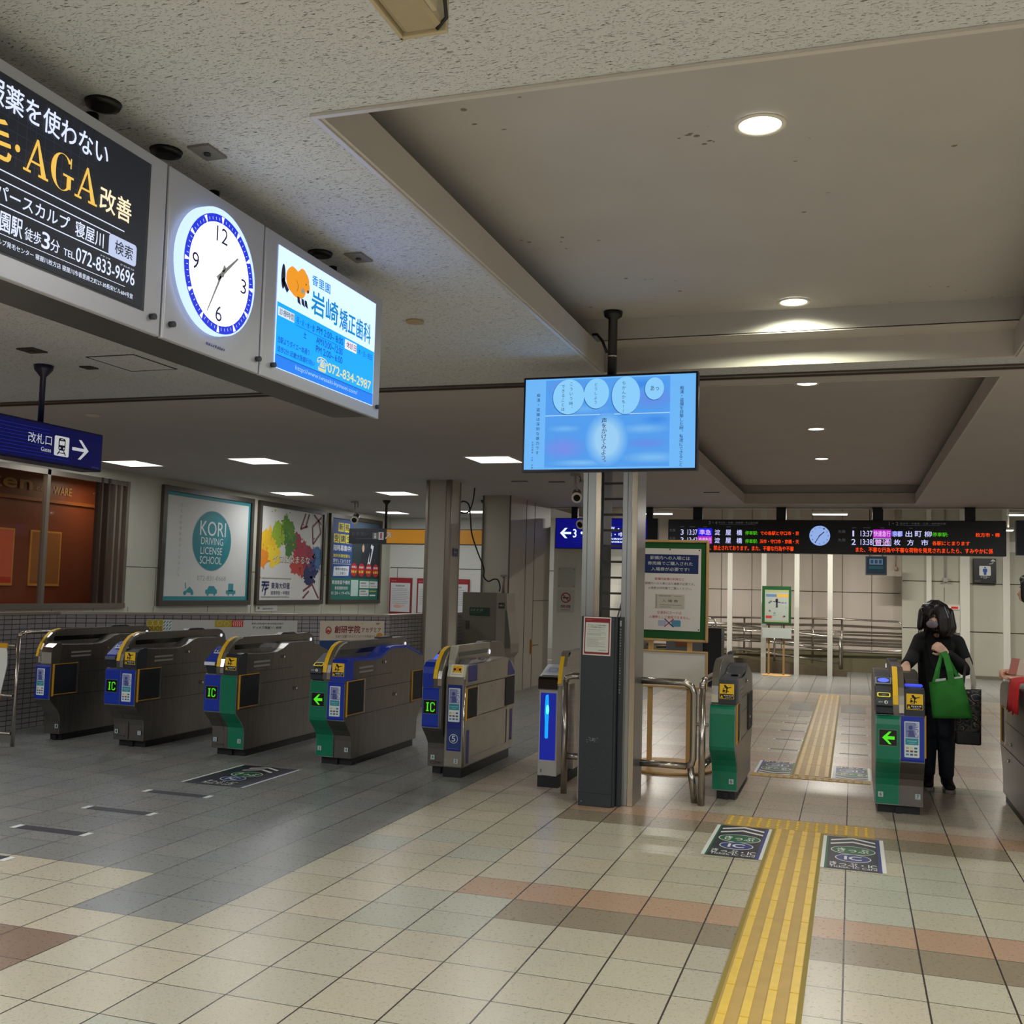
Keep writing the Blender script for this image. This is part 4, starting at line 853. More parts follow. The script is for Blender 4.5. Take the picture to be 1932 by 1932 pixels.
# ---------------------------------------------------------------- toilet / yellow sign in the back left
YS = 14.7
g = thing('direction_sign', 'dark and amber ceiling sign behind the beige column, with toilet pictograms', 'sign', (-6.0, YS, 2.1))
q = MB(pm('case_dark_blue', (20, 24, 36), .4)); q.box((-7.53, YS, 2.115), (-4.845, YS + .12, 2.355)); q.build('case', g)
q = MB(black); q.lathe((-6.93, YS + .06, 2.352), [(.02, 0), (.02, .38), (.06, .43), (.065, .448)]); q.build('hanger', g); q = MB(black); q.lathe((-5.3, YS + .06, 2.352), [(.02, 0), (.02, .38), (.06, .43), (.065, .448)]); q.build('hanger', g)
q = MB().at((0, YS, 0), (1, 0, 0), (0, 0, 1)); am = pm('amber_sign', (196, 132, 16), .45, em=(200, 130, 10), es=.12); q.rect(-6.88, 2.128, -5.02, 2.343, am, .002)
q.text('お手洗い', (-7.48, 2.24, -7.20, 2.30), pm('dim_letters', (80, 86, 96), .5), 0, .003); q.scrib(-7.40, 2.19, -7.12, 2.205, pm('dim_letters', (80, 86, 96), .5), .003)
q.rect(-7.12, 2.19, -7.03, 2.29, ink(110, 110, 112), .003); q.rect(-7.02, 2.18, -6.93, 2.30, ink(190, 190, 190), .003); q.rect(-6.99, 2.20, -6.96, 2.29, ink(150, 50, 60), .004); q.ell(-7.075, 2.27, .014, .012, ink(200, 200, 200), .004); q.rect(-7.09, 2.20, -7.06, 2.25, ink(200, 200, 200), .004)
ls = ink(190, 192, 194); q.line(-6.90, 2.20, -6.82, 2.28, .018, ls, .003); q.line(-6.88, 2.288, -6.81, 2.288, .016, ls, .003); q.line(-6.815, 2.29, -6.815, 2.22, .016, ls, .003)
kk = ink(40, 20, 10); q.tube if False else None
q.line(-5.20, 2.29, -5.13, 2.27, .018, kk, .003); q.line(-5.135, 2.275, -5.10, 2.20, .018, kk, .003); q.poly([(-5.155, 2.215), (-5.05, 2.235), (-5.09, 2.17)], kk, .003); q.build('sign_face', g)

# ---------------------------------------------------------------- platform sign and departure board
YP = 15.9
g = thing('direction_sign', 'blue lit platform 3-4 sign with left arrow, behind the steel pillar', 'sign', (-3.7, YP, 2.14))
q = MB(pm('case_black', (12, 13, 20), .35)); q.box((-4.50, YP, 2.135), (-2.86, YP + .12, 2.62)); q.build('case', g)
for x in (-4.2, -3.0): q = MB(black); q.box((x - .05, YP + .03, 2.61), (x + .05, YP + .10, 2.80)); q.build('hanger', g)
q = MB().at((0, YP, 0), (1, 0, 0), (0, 0, 1)); q.rect(-4.49, 2.145, -3.03, 2.61, glow(8, 12, 130, .9), .002)
for i in range(8): q.rect(-4.22, 2.235 + i * .036, -3.04, 2.239 + i * .036, glow(30, 50, 190, .9), .003)
wl = glow(225, 240, 255, 1.5); q.rect(-4.36, 2.362, -4.24, 2.398, wl, .004); q.poly([(-4.42, 2.38), (-4.34, 2.462), (-4.30, 2.462), (-4.37, 2.38), (-4.30, 2.298), (-4.34, 2.298)], wl, .005)
q.text('3・4', (-4.21, 2.31, -3.92, 2.445), wl, .03, .004); q.text('守口市・京橋', (-3.86, 2.42, -3.2, 2.49), wl, .02, .004); q.text('淀屋橋・中之島', (-3.86, 2.33, -3.2, 2.40), wl, .02, .004); q.scrib(-3.86, 2.28, -3.2, 2.31, wl, .004); q.scrib(-3.86, 2.235, -3.1, 2.262, wl, .004); q.rrect(-3.16, 2.285, -3.08, 2.36, .01, wl, .004)
q.build('sign_face', g)
g = thing('departure_board', 'long black departure board with coloured train times, hung from the ceiling', 'departure board', (-.33, YP, 2.1))
q = MB(pm('case_black', (12, 13, 20), .35)); q.box((-2.695, YP - .02, 2.108), (2.035, YP + .20, 2.605)); q.build('case', g, bev=.006)
for x in (-2.256, -1.016, .339, 1.579): q = MB(pm('hanger_navy', (10, 14, 34), .4)); q.box((x - .07, YP + .04, 2.60), (x + .07, YP + .14, 2.80)); q.build('hanger', g)
q = MB().at((0, YP - .02, 0), (1, 0, 0), (0, 0, 1)); q.rect(-2.68, 2.12, 2.02, 2.595, pm('board_face', (6, 7, 14), .25), .002)
lw = glow(205, 205, 255, 1.3); lo = glow(255, 70, 10, 1.5); lg = glow(70, 190, 10, 1.2); lm = glow(190, 40, 200, 1.1); lbv = glow(20, 30, 235, 1.2); gy = pm('printed_grey', (120, 124, 134), .5, em=(120, 124, 134), es=.25)
PXB = lambda px: -2.695 + (px - 1261) * (4.73 / 636)
def row(items, v0, v1):
    for t, a, b_, mt, bo in items: q.text(t, (PXB(a), v0, PXB(b_), v1), mt, bo, .006)
q.text('3・4', (PXB(1344), 2.532, PXB(1361), 2.580), gy, .01, .004); q.text('守口市・京橋・淀屋橋・中之島方面', (PXB(1363), 2.545, PXB(1442), 2.572), gy, 0, .004); q.text('1・2', (PXB(1690), 2.532, PXB(1707), 2.580), gy, .01, .004); q.text('枚方市・中書島・三条・出町柳方面', (PXB(1710), 2.545, PXB(1792), 2.572), gy, 0, .004)
for a, b_ in ((1365, 1438), (1710, 1782)): q.rect(PXB(a), 2.530, PXB(b_), 2.533, gy, .004)
for a, b_ in ((1286, 1294), (1305, 1317), (1333, 1341), (1380, 1388), (1622, 1630), (1643, 1656), (1674, 1682), (1727, 1733)): q.scrib(PXB(a), 2.488, PXB(b_), 2.500, gy, .004)
for v in (2.415, 2.29):
    q.text('先発', (PXB(1264), v, PXB(1276), v + .045), gy, 0, .004); q.text('先発', (PXB(1596), v, PXB(1610), v + .045), gy, 0, .004)
r1, r2, r3 = (2.368, 2.452), (2.245, 2.330), (2.140, 2.212)
q.rect(PXB(1322), 2.355, PXB(1351), 2.470, lbv, .004); q.rect(PXB(1322), 2.235, PXB(1351), 2.350, lm, .004); q.rect(PXB(1661), 2.350, PXB(1694), 2.470, lm, .004)
q.rect(PXB(1661), 2.235, PXB(1694), 2.342, lw, .004); q.rect(PXB(1662), 2.243, PXB(1693), 2.334, pm('board_face', (6, 7, 14), .25), .0045); q.rect(PXB(1695), 2.378, PXB(1715), 2.446, glow(90, 110, 230, 1), .004)
pk = glow(240, 190, 255, 1.2)
row([('3', 1287, 1293, lw, .02), ('13:37', 1301, 1321, lw, .01), ('準急', 1325, 1349, pk, .02), ('淀', 1356, 1367, lw, .02), ('屋', 1378, 1389, lw, .02), ('橋', 1400, 1411, lw, .02)], *r1)
row([('停車駅:', 1417, 1442, lg, .02), ('での各駅と守口市・京', 1447, 1522, lo, .02), ('停車駅:', 1768, 1796, lg, .02), ('枚方市・樟', 1844, 1886, lo, .02)], 2.375, 2.435)
row([('3', 1287, 1293, lw, .02), ('13:43', 1301, 1321, lw, .01), ('快速急行', 1324, 1350, pk, .02), ('淀', 1356, 1367, lw, .02), ('屋', 1378, 1389, lw, .02), ('橋', 1400, 1411, lw, .02)], *r2)
row([('停車駅:', 1417, 1442, lg, .02), ('浜市・守口市・京橋・天', 1446, 1522, lo, .02), ('各駅にとまります', 1768, 1834, lo, .02)], 2.250, 2.312)
row([('は、禁止されております。また、不審な行為や不審', 1340, 1512, lo, .02), ('また、不審な行為や不審な荷物を発見されましたら、すみやかに係', 1629, 1874, lo, .02)], *r3)
row([('1', 1623, 1626, lw, .02), ('13:37', 1638, 1660, lw, .01), ('快速急行', 1662, 1693, pk, .02), ('京都', 1697, 1714, lw, .01), ('出', 1720, 1732, lw, .02), ('町', 1737, 1749, lw, .02), ('柳', 1754, 1767, lw, .02)], *r1)
row([('2', 1621, 1629, lw, .02), ('13:38', 1638, 1660, lw, .01), ('普通', 1664, 1692, pk, .02), ('枚', 1699, 1711, lw, .02), ('方', 1723, 1735, lw, .02), ('市', 1748, 1761, lw, .02)], *r2)
q.build('display_face', g)
q = MB(glow(150, 180, 240, 1.15)); cu, cv = PXB(1561.5), 2.372; q.cyl((cu, YP - .02, cv), (cu, YP - .05, cv), .146, n=36); o = q.build('round_clock', g)
q = MB().at((0, YP - .05, 0), (1, 0, 0), (0, 0, 1)); ck = ink(40, 44, 90)
for i in range(12): a = i * PI / 6; q.text(str(i if i else 12), (cu + .118 * math.sin(a) - .010, cv + .118 * math.cos(a) - .010, cu + .118 * math.sin(a) + .010, cv + .118 * math.cos(a) + .010), ink(90, 100, 150), 0, .001)
for an, L_, t in ((48, .085, .012), (212, .125, .010)): a = math.radians(an); q.line(cu - .02 * math.sin(a), cv - .02 * math.cos(a), cu + L_ * math.sin(a), cv + L_ * math.cos(a), t, ck, .002)
q.build('hands', o)
# sliver of another blue sign at the right edge
q = MB(navy); q.box((2.14, 15.7, 2.12), (3.4, 15.82, 2.60)); q.box((2.5, 15.72, 2.6), (2.6, 15.8, 2.8)); tag(q.build('hanging_sign', loc=(2.7, 15.75, 2.3)), 'dark navy hanging sign just entering at the right edge', 'sign')

# ---------------------------------------------------------------- hanging video screen
g = thing('video_screen', 'large blue video screen on a black pole from the ceiling', 'screen', (-1.3, 5.66, 2.15))
q = MB(pm('screen_bezel', (8, 9, 26), .3)).at((-1.300, 5.616, 2.417), (.9998, -.01, .0), (-.0, 0, 1))
q.box((-.500, -.275, -.05), (.500, .272, 0)); q.build('case', g, bev=.004)
q = MB(black); q.lathe((-1.297, 5.68, 2.55), [(.026, 0), (.026, .47), (.05, .485), (.054, .51)]); q.build('pole', g)
q = MB(chrome); q.lathe((-1.297, 5.68, 2.80), [(.029, 0), (.029, .008)]); q.build('pole_ring', g)
q = MB(black); q.tube([(-1.43, 5.75, 2.955), (-1.40, 5.73, 2.95), (-1.36, 5.70, 2.90), (-1.33, 5.68, 2.83)], .008); q.build('cable', g)
q = MB().at((-1.300, 5.616, 2.417), (.9998, -.01, .0), (0, 0, 1))
s1 = glow(112, 188, 255, 1.15); q.rect(-.487, -.260, .487, .259, s1, .002)
q.rect(-.365, -.25, .347, .250, glow(86, 165, 250, 1.1), .003); s3 = glow(104, 150, 245, 1.05); s4 = glow(70, 155, 250, 1.1); s5 = glow(130, 200, 255, 1.2)
rs = random.Random(11)
def cloud(cu, cv, a, b_, c0, c1, n=7, lim=(-.365, .347, -.25, .25)):
    for i in range(n):
        t = i / (n - 1); c_ = tuple(int(p + (q_ - p) * t) for p, q_ in zip(c0, c1)); k = 1 - .75 * t
        P = [(min(lim[1], max(lim[0], cu + a * k * math.cos(w_ * PI / 14))), min(lim[3], max(lim[2], cv + b_ * k * math.sin(w_ * PI / 14)))) for w_ in range(28)]
        q.poly(P, glow(*c_, 1.08), .0031 + cl_h[0]); cl_h[0] += .00001
cl_h = [0]; bgc = (86, 165, 250)
for a_ in ((.25, .13, .16, .07, (104, 150, 245)), (-.25, .21, .14, .05, (108, 158, 246)), (-.15, .08, .2, .035, (110, 185, 255)), (.18, .21, .16, .035, (66, 148, 248))): cloud(*a_[:4], bgc, a_[4], lim=(-.365, .347, .048, .25))
for a_ in ((-.25, -.14, .16, .08, (122, 150, 246)), (.2, -.04, .18, .035, (120, 190, 255)), (.22, -.12, .15, .035, (104, 150, 245)), (.25, -.2, .2, .04, (126, 196, 255)), (-.25, -.03, .12, .025, (118, 190, 255)), (-.15, -.225, .22, .025, (126, 196, 255)), (.27, .01, .09, .03, (66, 148, 248))): cloud(*a_[:4], bgc, a_[4], lim=(-.365, .347, -.25, .044))
q.rect(-.365, .044, .347, .048, glow(190, 225, 255, 1.2), .004)
for u, v, a, b_ in ((-.232, .152, .092, .100), (-.070, .166, .072, .086), (.098, .150, .080, .106), (.258, .182, .053, .062)): q.ell(u, v - .002, a + .002, b_ + .002, glow(50, 120, 200, .8), .004); q.ell(u + .002, v, a, b_, glow(140, 208, 255, 1.2), .0044)
cl_h[0] = .0010
for i in range(8): q.ell(-.005, -.095, .122 - .008 * i, .150 - .009 * i, glow(*(int(p + (q_ - p) * i / 7) for p, q_ in zip((96, 172, 250), (160, 214, 255))), 1.12), .0040 + i * .00002, 40)
kb = pm('screen_text', (26, 54, 110), .4, em=(20, 44, 96), es=.6)
q.vtext('痴漢・盗撮を目撃した時、私達にできること', .412, .190, .020, .0222, kb, .004, .005); q.vtext('痴漢・盗撮は深刻な暴力です', -.408, .175, .019, .0275, kb, .004, .005); q.vtext('京都府警察 大阪 兵庫', -.437, -.10, .010, .0145, kb, 0, .005)
q.vtext('こういう時、', -.215, .235, .020, .028, kb, 0, .005); q.vtext('できることは…', -.262, .222, .020, .026, kb, 0, .005); q.vtext('どうしよう', -.072, .225, .018, .025, kb, 0, .005); q.vtext('ちかんかも!?', .088, .228, .020, .026, kb, 0, .005); q.text('あっ', (.238, .170, .285, .198), kb, 0, .005)
q.vtext('声をかけてみよう。', -.02, .025, .029, .0295, pm('screen_pen', (60, 40, 110), .4, em=(50, 30, 90), es=.6), .004, .005); q.rect(-.301, -.19, -.299, -.05, s3, .005)
q.build('screen', g)

# ---------------------------------------------------------------- steel pillar with ladder and dark cabinet
pst = pm('pillar_steel', (158, 158, 156), .30, .85, noise=.08, nscale=3, stretch=(1, 1, .3))
g = thing('steel_pillar', 'double steel pillar with cross rungs and a dark grey base cabinet', 'pillar', (-1.63, 7.30, 0))
for x0, x1 in ((-1.835, -1.70), (-1.545, -1.438)):
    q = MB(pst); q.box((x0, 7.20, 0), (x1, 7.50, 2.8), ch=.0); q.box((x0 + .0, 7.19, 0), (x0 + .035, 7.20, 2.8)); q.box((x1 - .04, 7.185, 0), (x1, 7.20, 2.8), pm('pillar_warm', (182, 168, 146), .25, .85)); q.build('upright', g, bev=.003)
q = MB(dark); q.box((-1.70, 7.22, 1.05), (-1.688, 7.48, 2.8)); q.build('inner_channel', g)
for i in range(15): q = MB(pm('rung', (58, 54, 52), .5, .4)); q.box((-1.69, 7.23, 1.12 + i * .112), (-1.545, 7.26, 1.135 + i * .112)); q.build('rung', g)
cabm = pm('dark_slate_paint', (44, 50, 54), .42, noise=.08, nscale=2)
q = MB(cabm); q.box((-1.800, 7.085, 0), (-1.565, 7.20, 1.30)); q.box((-1.62, 7.10, 0), (-1.55, 7.20, 1.30)); q.box((-1.548, 7.15, 0), (-1.515, 7.20, 1.30)); o = q.build('cabinet', g, bev=.004)
q = MB(seam).at((0, 7.085, 0), (1, 0, 0), (0, 0, 1)); q.rect(-1.80, .088, -1.565, .092, None, .001)
for _ in range(46): u = -1.70 + random.gauss(0, .022); v = .455 + random.gauss(0, .008); r_ = random.uniform(.0008, .004); q.ell(u, v, r_, r_ * .7, ink(150, 160, 162), .0012, 6)
for _ in range(24): u = random.uniform(-1.79, -1.58); v = random.uniform(.12, .9); q.ell(u, v, .0015, .002, ink(120, 128, 130), .0012, 6)
q.ell(-1.776, .03, .004, .004, ink(150, 160, 162), .0012, 6); q.build('scuff_mark', o)
q = MB().at((-1.535, 7.149, 0), (1, 0, 0), (0, 0, 1)); q.rect(-.005, 1.235, .006, 1.275, ink(170, 172, 164), .001); q.vtext('携帯電話の電源をお切り下さいお客様へのお願い駅長', 0, 1.22, .011, .019, ink(176, 178, 172), .0, .001); q.build('vertical_lettering', o)
g = thing('notice', 'red bordered printed notice stuck on the dark cabinet of the pillar', 'notice', (-1.7, 7.08, 1.15))
q = MB().at((-1.785, 7.084, 1.033), (.9998, 0, -.012), (.012, 0, 1)); W, H = .195, .265
q.box((0, 0, 0), (W, H, .003), ink(222, 208, 204)); q.rect(.008, .008, W - .008, H - .008, ink(134, 22, 30), .0035); q.rrect(.015, .022, W - .016, H - .038, .006, ink(206, 208, 202), .004)
q.scrib(.022, H - .024, .062, H - .019, ink(214, 120, 116), .0045); q.text('モバイルICカードをご利用のお客様へ', (.028, .204, W - .032, .213), ink(50, 52, 54), .01, .0045); q.text('サービス休止時間のご案内について', (.028, .190, W - .04, .199), ink(50, 52, 54), .01, .0045)
for v in (.178, .172, .160, .150, .144, .138, .122, .112, .106, .1, .092, .086, .078, .072, .064, .058): q.scrib(.028, v, random.uniform(.1, W - .03), v + .0028, ink(110, 112, 112), .0045)
q.scrib(W - .085, .034, W - .03, .039, ink(60, 62, 64), .0045); q.build('sheet', g)

# ---------------------------------------------------------------- large posters on the left wall
XL = -8.62
def wallposter(label, y0, y1, z0, z1, paint_fn, fcol=(70, 62, 54)):
    g = thing('wall_poster', label, 'poster', (XL, (y0 + y1) / 2, z0)); W = y1 - y0; H = z1 - z0
    q = MB(pm('poster_frame_%d' % fcol[0], fcol, .4, .3))
    for a, b_ in (((y0, z0), (y0 + .07, z1)), ((y1 - .07, z0), (y1, z1)), ((y0 + .07, z0), (y1 - .07, z0 + .07)), ((y0 + .07, z1 - .07), (y1 - .07, z1))): q.box((XL, a[0], a[1]), (XL + .05, b_[0], b_[1]))
    q.build('frame', g)
    q = MB().at((XL + .02, y0 + .07, z0 + .07), (0, 1, 0), (0, 0, 1)); paint_fn(q, W - .14, H - .14); q.build('sheet', g)
def art_kori(q, W, H):
    tl = ink(48, 140, 150); q.rect(0, 0, W, H, tl, .001); q.rect(.05, .055, W - .05, H - .05, ink(206, 206, 202), .002)
    cx = W * .535; cy = H * .575; q.ell(cx, cy, .47, .425, ink(120, 150, 152), .0025, 48); q.ell(cx, cy, .46, .415, ink(30, 128, 140), .003, 48)
    q.ell(cx + .02, cy + .1, .36, .26, ink(40, 138, 150), .0035, 40)
    wt = ink(222, 230, 230)
    for t, a, b_, c_, d in (('KORI', -.30, .07, .32, .275), ('DRIVING', -.265, -.055, .265, .045), ('LICENSE', -.27, -.19, .25, -.09), ('SCHOOL', -.28, -.325, .25, -.22)): q.text(t, (cx + a, cy + b_, cx + c_, cy + d), wt, 0, .0045)
    q.text('072-831-0668', (W * .38, H * .19, W * .72, H * .235), ink(150, 152, 150), 0, .003)
    q.vtext('香里自動車教習所であなたも', W * .17, H * .90, .045, .078, ink(168, 170, 168), 0, .003)
    q.ell(W * .25, .10, .035, .03, tl, .003, 14); q.ell(W * .33, .10, .035, .03, tl, .003, 14); q.poly([(W * .24, .11), (W * .30, .19), (W * .34, .13), (W * .32, .10)], tl, .0035); q.line(W * .26, .16, W * .25, .24, .02, tl, .003)
    q.rrect(W * .48, .09, W * .62, .15, .02, tl, .003); q.poly([(W * .50, .15), (W * .52, .20), (W * .58, .20), (W * .61, .15)], tl, .0035); q.ell(W * .51, .085, .025, .022, tl, .0035, 14); q.ell(W * .59, .085, .025, .022, tl, .0035, 14)
    q.rect(W * .755, .13, W * .82, .24, tl, .003); q.rect(W * .73, .09, W * .85, .14, tl, .003); q.ell(W * .76, .085, .022, .02, tl, .0035, 14); q.ell(W * .82, .085, .022, .02, tl, .0035, 14)
wallposter('poster with a big teal circle reading KORI driving license school', 11.45, 13.62, 1.13, 2.72, art_kori)
def art_splash(q, W, H):
    q.rect(0, 0, W, H, ink(214, 212, 208), .001); rr = random.Random(5)
    cl = [((238, 190, 30), .13, .62), ((240, 140, 20), .08, .48), ((244, 208, 40), .22, .50), ((90, 140, 30), .38, .78), ((60, 120, 40), .45, .66), ((150, 180, 40), .28, .72), ((170, 40, 60), .62, .58), ((150, 30, 60), .72, .46), ((196, 60, 50), .58, .42), ((40, 60, 130), .86, .42), ((60, 110, 160), .92, .52), ((30, 40, 90), .80, .26)]
    for c_, u, v in cl:
        k = ink(*c_)
        for _ in range(9):
            a = rr.uniform(0, 2 * PI); d = rr.uniform(0, .12); n = 2 * rr.randint(6, 10); r0 = rr.uniform(.08, .17)
            q.poly([(min(W - .02, max(.02, u * W + d * math.cos(a) * W * .8 + r0 * (rr.uniform(.9, 1.4) if i % 2 else rr.uniform(.5, .8)) * math.cos(2 * PI * i / n))), min(H - .02, max(.02, v * H + d * math.sin(a) * H * .8 + r0 * rr.uniform(.6, 1.3) * math.sin(2 * PI * i / n)))) for i in range(n)], k, .002 + rr.random() * .002)
        for _ in range(10): q.ell(min(W - .05, max(.05, u * W + rr.gauss(0, .22))), min(H - .05, max(.05, v * H + rr.gauss(0, .2))), rr.uniform(.006, .022), rr.uniform(.006, .022), k, .004, 10)
    mr = ink(120, 44, 60)
    for a, b_ in (((.70, .98), (.62, .80)), ((.62, .80), (.74, .84)), ((.76, .98), (.70, .82)), ((.97, .96), (.82, .84)), ((.82, .84), (.84, .64)), ((.84, .64), (.97, .78)), ((.97, .78), (.92, .92)), ((.84, .98), (.97, .88)), ((.70, .10), (.85, .18)), ((.70, .02), (.80, .10)), ((.85, .18), (.97, .02))): q.line(a[0] * W, a[1] * H, b_[0] * W, b_[1] * H, .035, mr, .0045)
    for a, b_ in (((.80, .24), (.95, .34)), ((.76, .32), (.9, .2)), ((.9, .5), (.82, .36))): q.line(a[0] * W, a[1] * H, b_[0] * W, b_[1] * H, .05, ink(30, 44, 100), .0046)
    q.text('イロに染まるな', (.20 * W, .40 * H, .80 * W, .49 * H), ink(70, 40, 30), .03, .005); q.text('イロに染まるな', (.197 * W, .405 * H, .795 * W, .492 * H), ink(228, 222, 210), .015, .0056)
    nv = ink(34, 44, 100); q.scrib(.05 * W, .225 * H, .5 * W, .24 * H, ink(110, 110, 112), .003); q.text('東海大仰星', (.19 * W, .12 * H, .48 * W, .19 * H), nv, .02, .005); q.text('高等学校・中等部', (.19 * W, .055 * H, .48 * W, .10 * H), nv, .005, .005); q.scrib(.05 * W, .025 * H, .48 * W, .04 * H, ink(110, 110, 112), .003)
    for a, b_ in (((.05, .19), (.16, .19)), ((.05, .16), (.16, .16)), ((.10, .19), (.06, .09)), ((.12, .16), (.10, .05)), ((.15, .13), (.09, .11))): q.line(a[0] * W, a[1] * H, b_[0] * W, b_[1] * H, .028, nv, .005)
wallposter('white poster with rainbow paint splashes, middle one on the left wall', 13.78, 15.87, 1.13, 2.72, art_splash)
def art_school(q, W, H):
    q.rect(0, 0, W, H, ink(24, 110, 96), .001); q.rect(0, H * .27, W * .42, H, ink(30, 70, 140), .002); q.rect(W * .42, H * .27, W, H, ink(34, 50, 54), .002); q.rect(W * .42, H * .88, W, H, ink(60, 74, 90), .0022)
    yw = ink(226, 210, 60); bk = ink(30, 44, 60); wt = ink(220, 226, 232); rd = ink(176, 30, 36)
    for i, t in enumerate('新規'): q.rect(W * (.13 + .12 * i), H * .84, W * (.235 + .12 * i), H * .95, yw, .003); q.text(t, (W * (.145 + .12 * i), H * .855, W * (.22 + .12 * i), H * .94), bk, .03, .004)
    for i, t in enumerate('受講生'): q.rect(W * (.05 + .12 * i), H * .70, W * (.155 + .12 * i), H * .81, yw, .003); q.text(t, (W * (.062 + .12 * i), H * .712, W * (.143 + .12 * i), H * .80), bk, .03, .004)
    q.text('随時募集中!', (W * .05, H * .60, W * .40, H * .675), wt, .04, .004); q.text('無料体験授業も', (W * .05, H * .52, W * .38, H * .565), yw, .03, .004); q.text('受付しております', (W * .05, H * .455, W * .39, H * .505), wt, .03, .004); q.line(.05 * W, .44 * H, .4 * W, .445 * H, .01, wt, .004)
    q.poly([(.06 * W, .29 * H), (.36 * W, .30 * H), (.37 * W, .42 * H), (.07 * W, .405 * H)], wt, .003); q.text('驚愕の教室は', (.10 * W, .36 * H, .34 * W, .395 * H), ink(50, 60, 100), .01, .004); q.text('ここが違う!', (.12 * W, .31 * H, .31 * W, .345 * H), ink(50, 60, 100), .01, .004)
    q.poly([(.66 * W, .42 * H), (.68 * W, .62 * H), (.80 * W, .74 * H), (.95 * W, .68 * H), (.98 * W, .42 * H)], ink(34, 36, 48), .003); q.poly([(.74 * W, .42 * H), (.82 * W, .72 * H), (.88 * W, .70 * H), (.80 * W, .42 * H)], wt, .0035); q.poly([(.80 * W, .68 * H), (.84 * W, .66 * H), (.80 * W, .48 * H), (.78 * W, .50 * H)], ink(30, 34, 60), .004)
    q.ell(.84 * W, .80 * H, .075, .11, ink(196, 150, 122), .004); q.ell(.84 * W, .86 * H, .08, .07, ink(30, 24, 24), .0045); q.ell(.65 * W, .66 * H, .045, .07, ink(206, 160, 130), .004); q.line(.65 * W, .70 * H, .66 * W, .78 * H, .03, ink(206, 160, 130), .004); q.poly([(.60 * W, .42 * H), (.61 * W, .6 * H), (.69 * W, .6 * H), (.72 * W, .42 * H)], ink(34, 36, 48), .0038)
    for i in range(4): u = W * (.47 + .155 * i); q.ell(u, H * .38, W * .072, H * .085, rd, .005); q.scrib(u - .09, H * .40, u + .09, H * .43, wt, .006); q.scrib(u - .10, H * .34, u + .10, H * .375, yw, .006)
    q.text('東進衛星予備校', (.04 * W, .19 * H, .40 * W, .24 * H), wt, .03, .004); q.text('香里園駅前校', (.10 * W, .125 * H, .36 * W, .165 * H), wt, .02, .004); q.text('0120-119-476', (.04 * W, .065 * H, .40 * W, .10 * H), wt, .02, .004)
    q.rect(.42 * W, .045 * H, .57 * W, .25 * H, ink(180, 206, 200), .003); 
    for a, b_, c_, d in ((.60, .15, .80, .24), (.81, .15, .99, .24), (.60, .045, .80, .13)): q.rect(a * W, b_ * H, c_ * W, d * H, ink(206, 212, 208), .003); q.scrib((a + .02) * W, (b_ + .05) * H, (c_ - .06) * W, (b_ + .075) * H, ink(70, 74, 76), .004); q.scrib((a + .02) * W, (b_ + .02) * H, (c_ - .03) * W, (b_ + .035) * H, ink(110, 112, 112), .004)
    q.scrib(.82 * W, .10 * H, .97 * W, .12 * H, yw, .004); q.rect(.82 * W, .045 * H, .95 * W, .065 * H, wt, .004)
wallposter('blue and green school poster with a man in a suit, last on the left wall', 16.05, 18.12, 1.13, 2.70, art_school)
# ads on the tiled enclosure: frame along its middle run
A = Vector((-7.64, 8.63)); B = Vector((-5.34, 11.57)); D = (B - A).normalized(); Lm = (B - A).length
nrm = Vector((D.y, -D.x))
def encad(label, t0, t1, z0, z1, fn):
    o = A + D * t0 + nrm * .004; W = t1 - t0
    q = MB().at((o.x, o.y, z0), (D.x, D.y, 0), (0, 0, 1)); q.box((0, 0, 0), (W, z1 - z0, .006), ink(196, 192, 186)); fn(q, W, z1 - z0)
    tag(q.build('wall_banner', loc=(o.x, o.y, z0)), label, 'banner')
def art_duos(q, W, H):
    q.rect(0, 0, W, H, ink(190, 188, 182), .0065); gd_ = ink(176, 152, 30); cr = ink(214, 206, 160)
    q.rect(.0, H - .12, .17, H, gd_, .007)
    for i in range(3): q.ring(.03 + .06 * i, H - .03, .035, .04, .005, cr, .0075, 6)
    q.text('DUOS', (.02, H - .115, .16, H - .07), ink(90, 60, 20), .01, .008)
    q.rect(.17, H - .12, .26, H, ink(206, 214, 212), .007)
    for i in range(9): q.line(.175 + .03 * (i % 3), H - .035 - .035 * (i // 3), .195 + .03 * (i % 3), H - .01 - .035 * (i // 3), .008, ink(30, 120, 140) if i % 2 else ink(30, 40, 50), .0076)
    q.rect(.98 - .25, H - .075, 1.04 - .12, H, gd_, .007); q.ring(.78, H - .03, .03, .03, .004, cr, .0075, 6); q.ring(.86, H - .04, .03, .03, .004, cr, .0075, 6)
    q.rect(.92, H - .075, 1.05, H, ink(190, 50, 46), .007)
    for i in range(5): x = .935 + i * .022; q.line(x + .012, H - .005, x, H - .037, .007, ink(226, 190, 180), .0075); q.line(x, H - .037, x + .012, H - .07, .007, ink(226, 190, 180), .0075)
    q.scrib(1.15, H - .045, 1.52, H - .025, ink(90, 90, 90), .0075); q.text('デュオス寝屋川 | 検索', (1.16, H - .10, 1.50, H - .065), ink(40, 40, 44), .01, .0075)
    q.text('ション', (1.09, H - .215, 1.23, H - .17), ink(60, 62, 64), .005, .0075); q.text('分譲マン', (.40, H - .215, .62, H - .165), ink(60, 62, 64), .005, .0075)
encad('long white housing banner with gold honeycomb blocks on the tiled stair wall', .86, 2.55, .72, 1.045, art_duos)
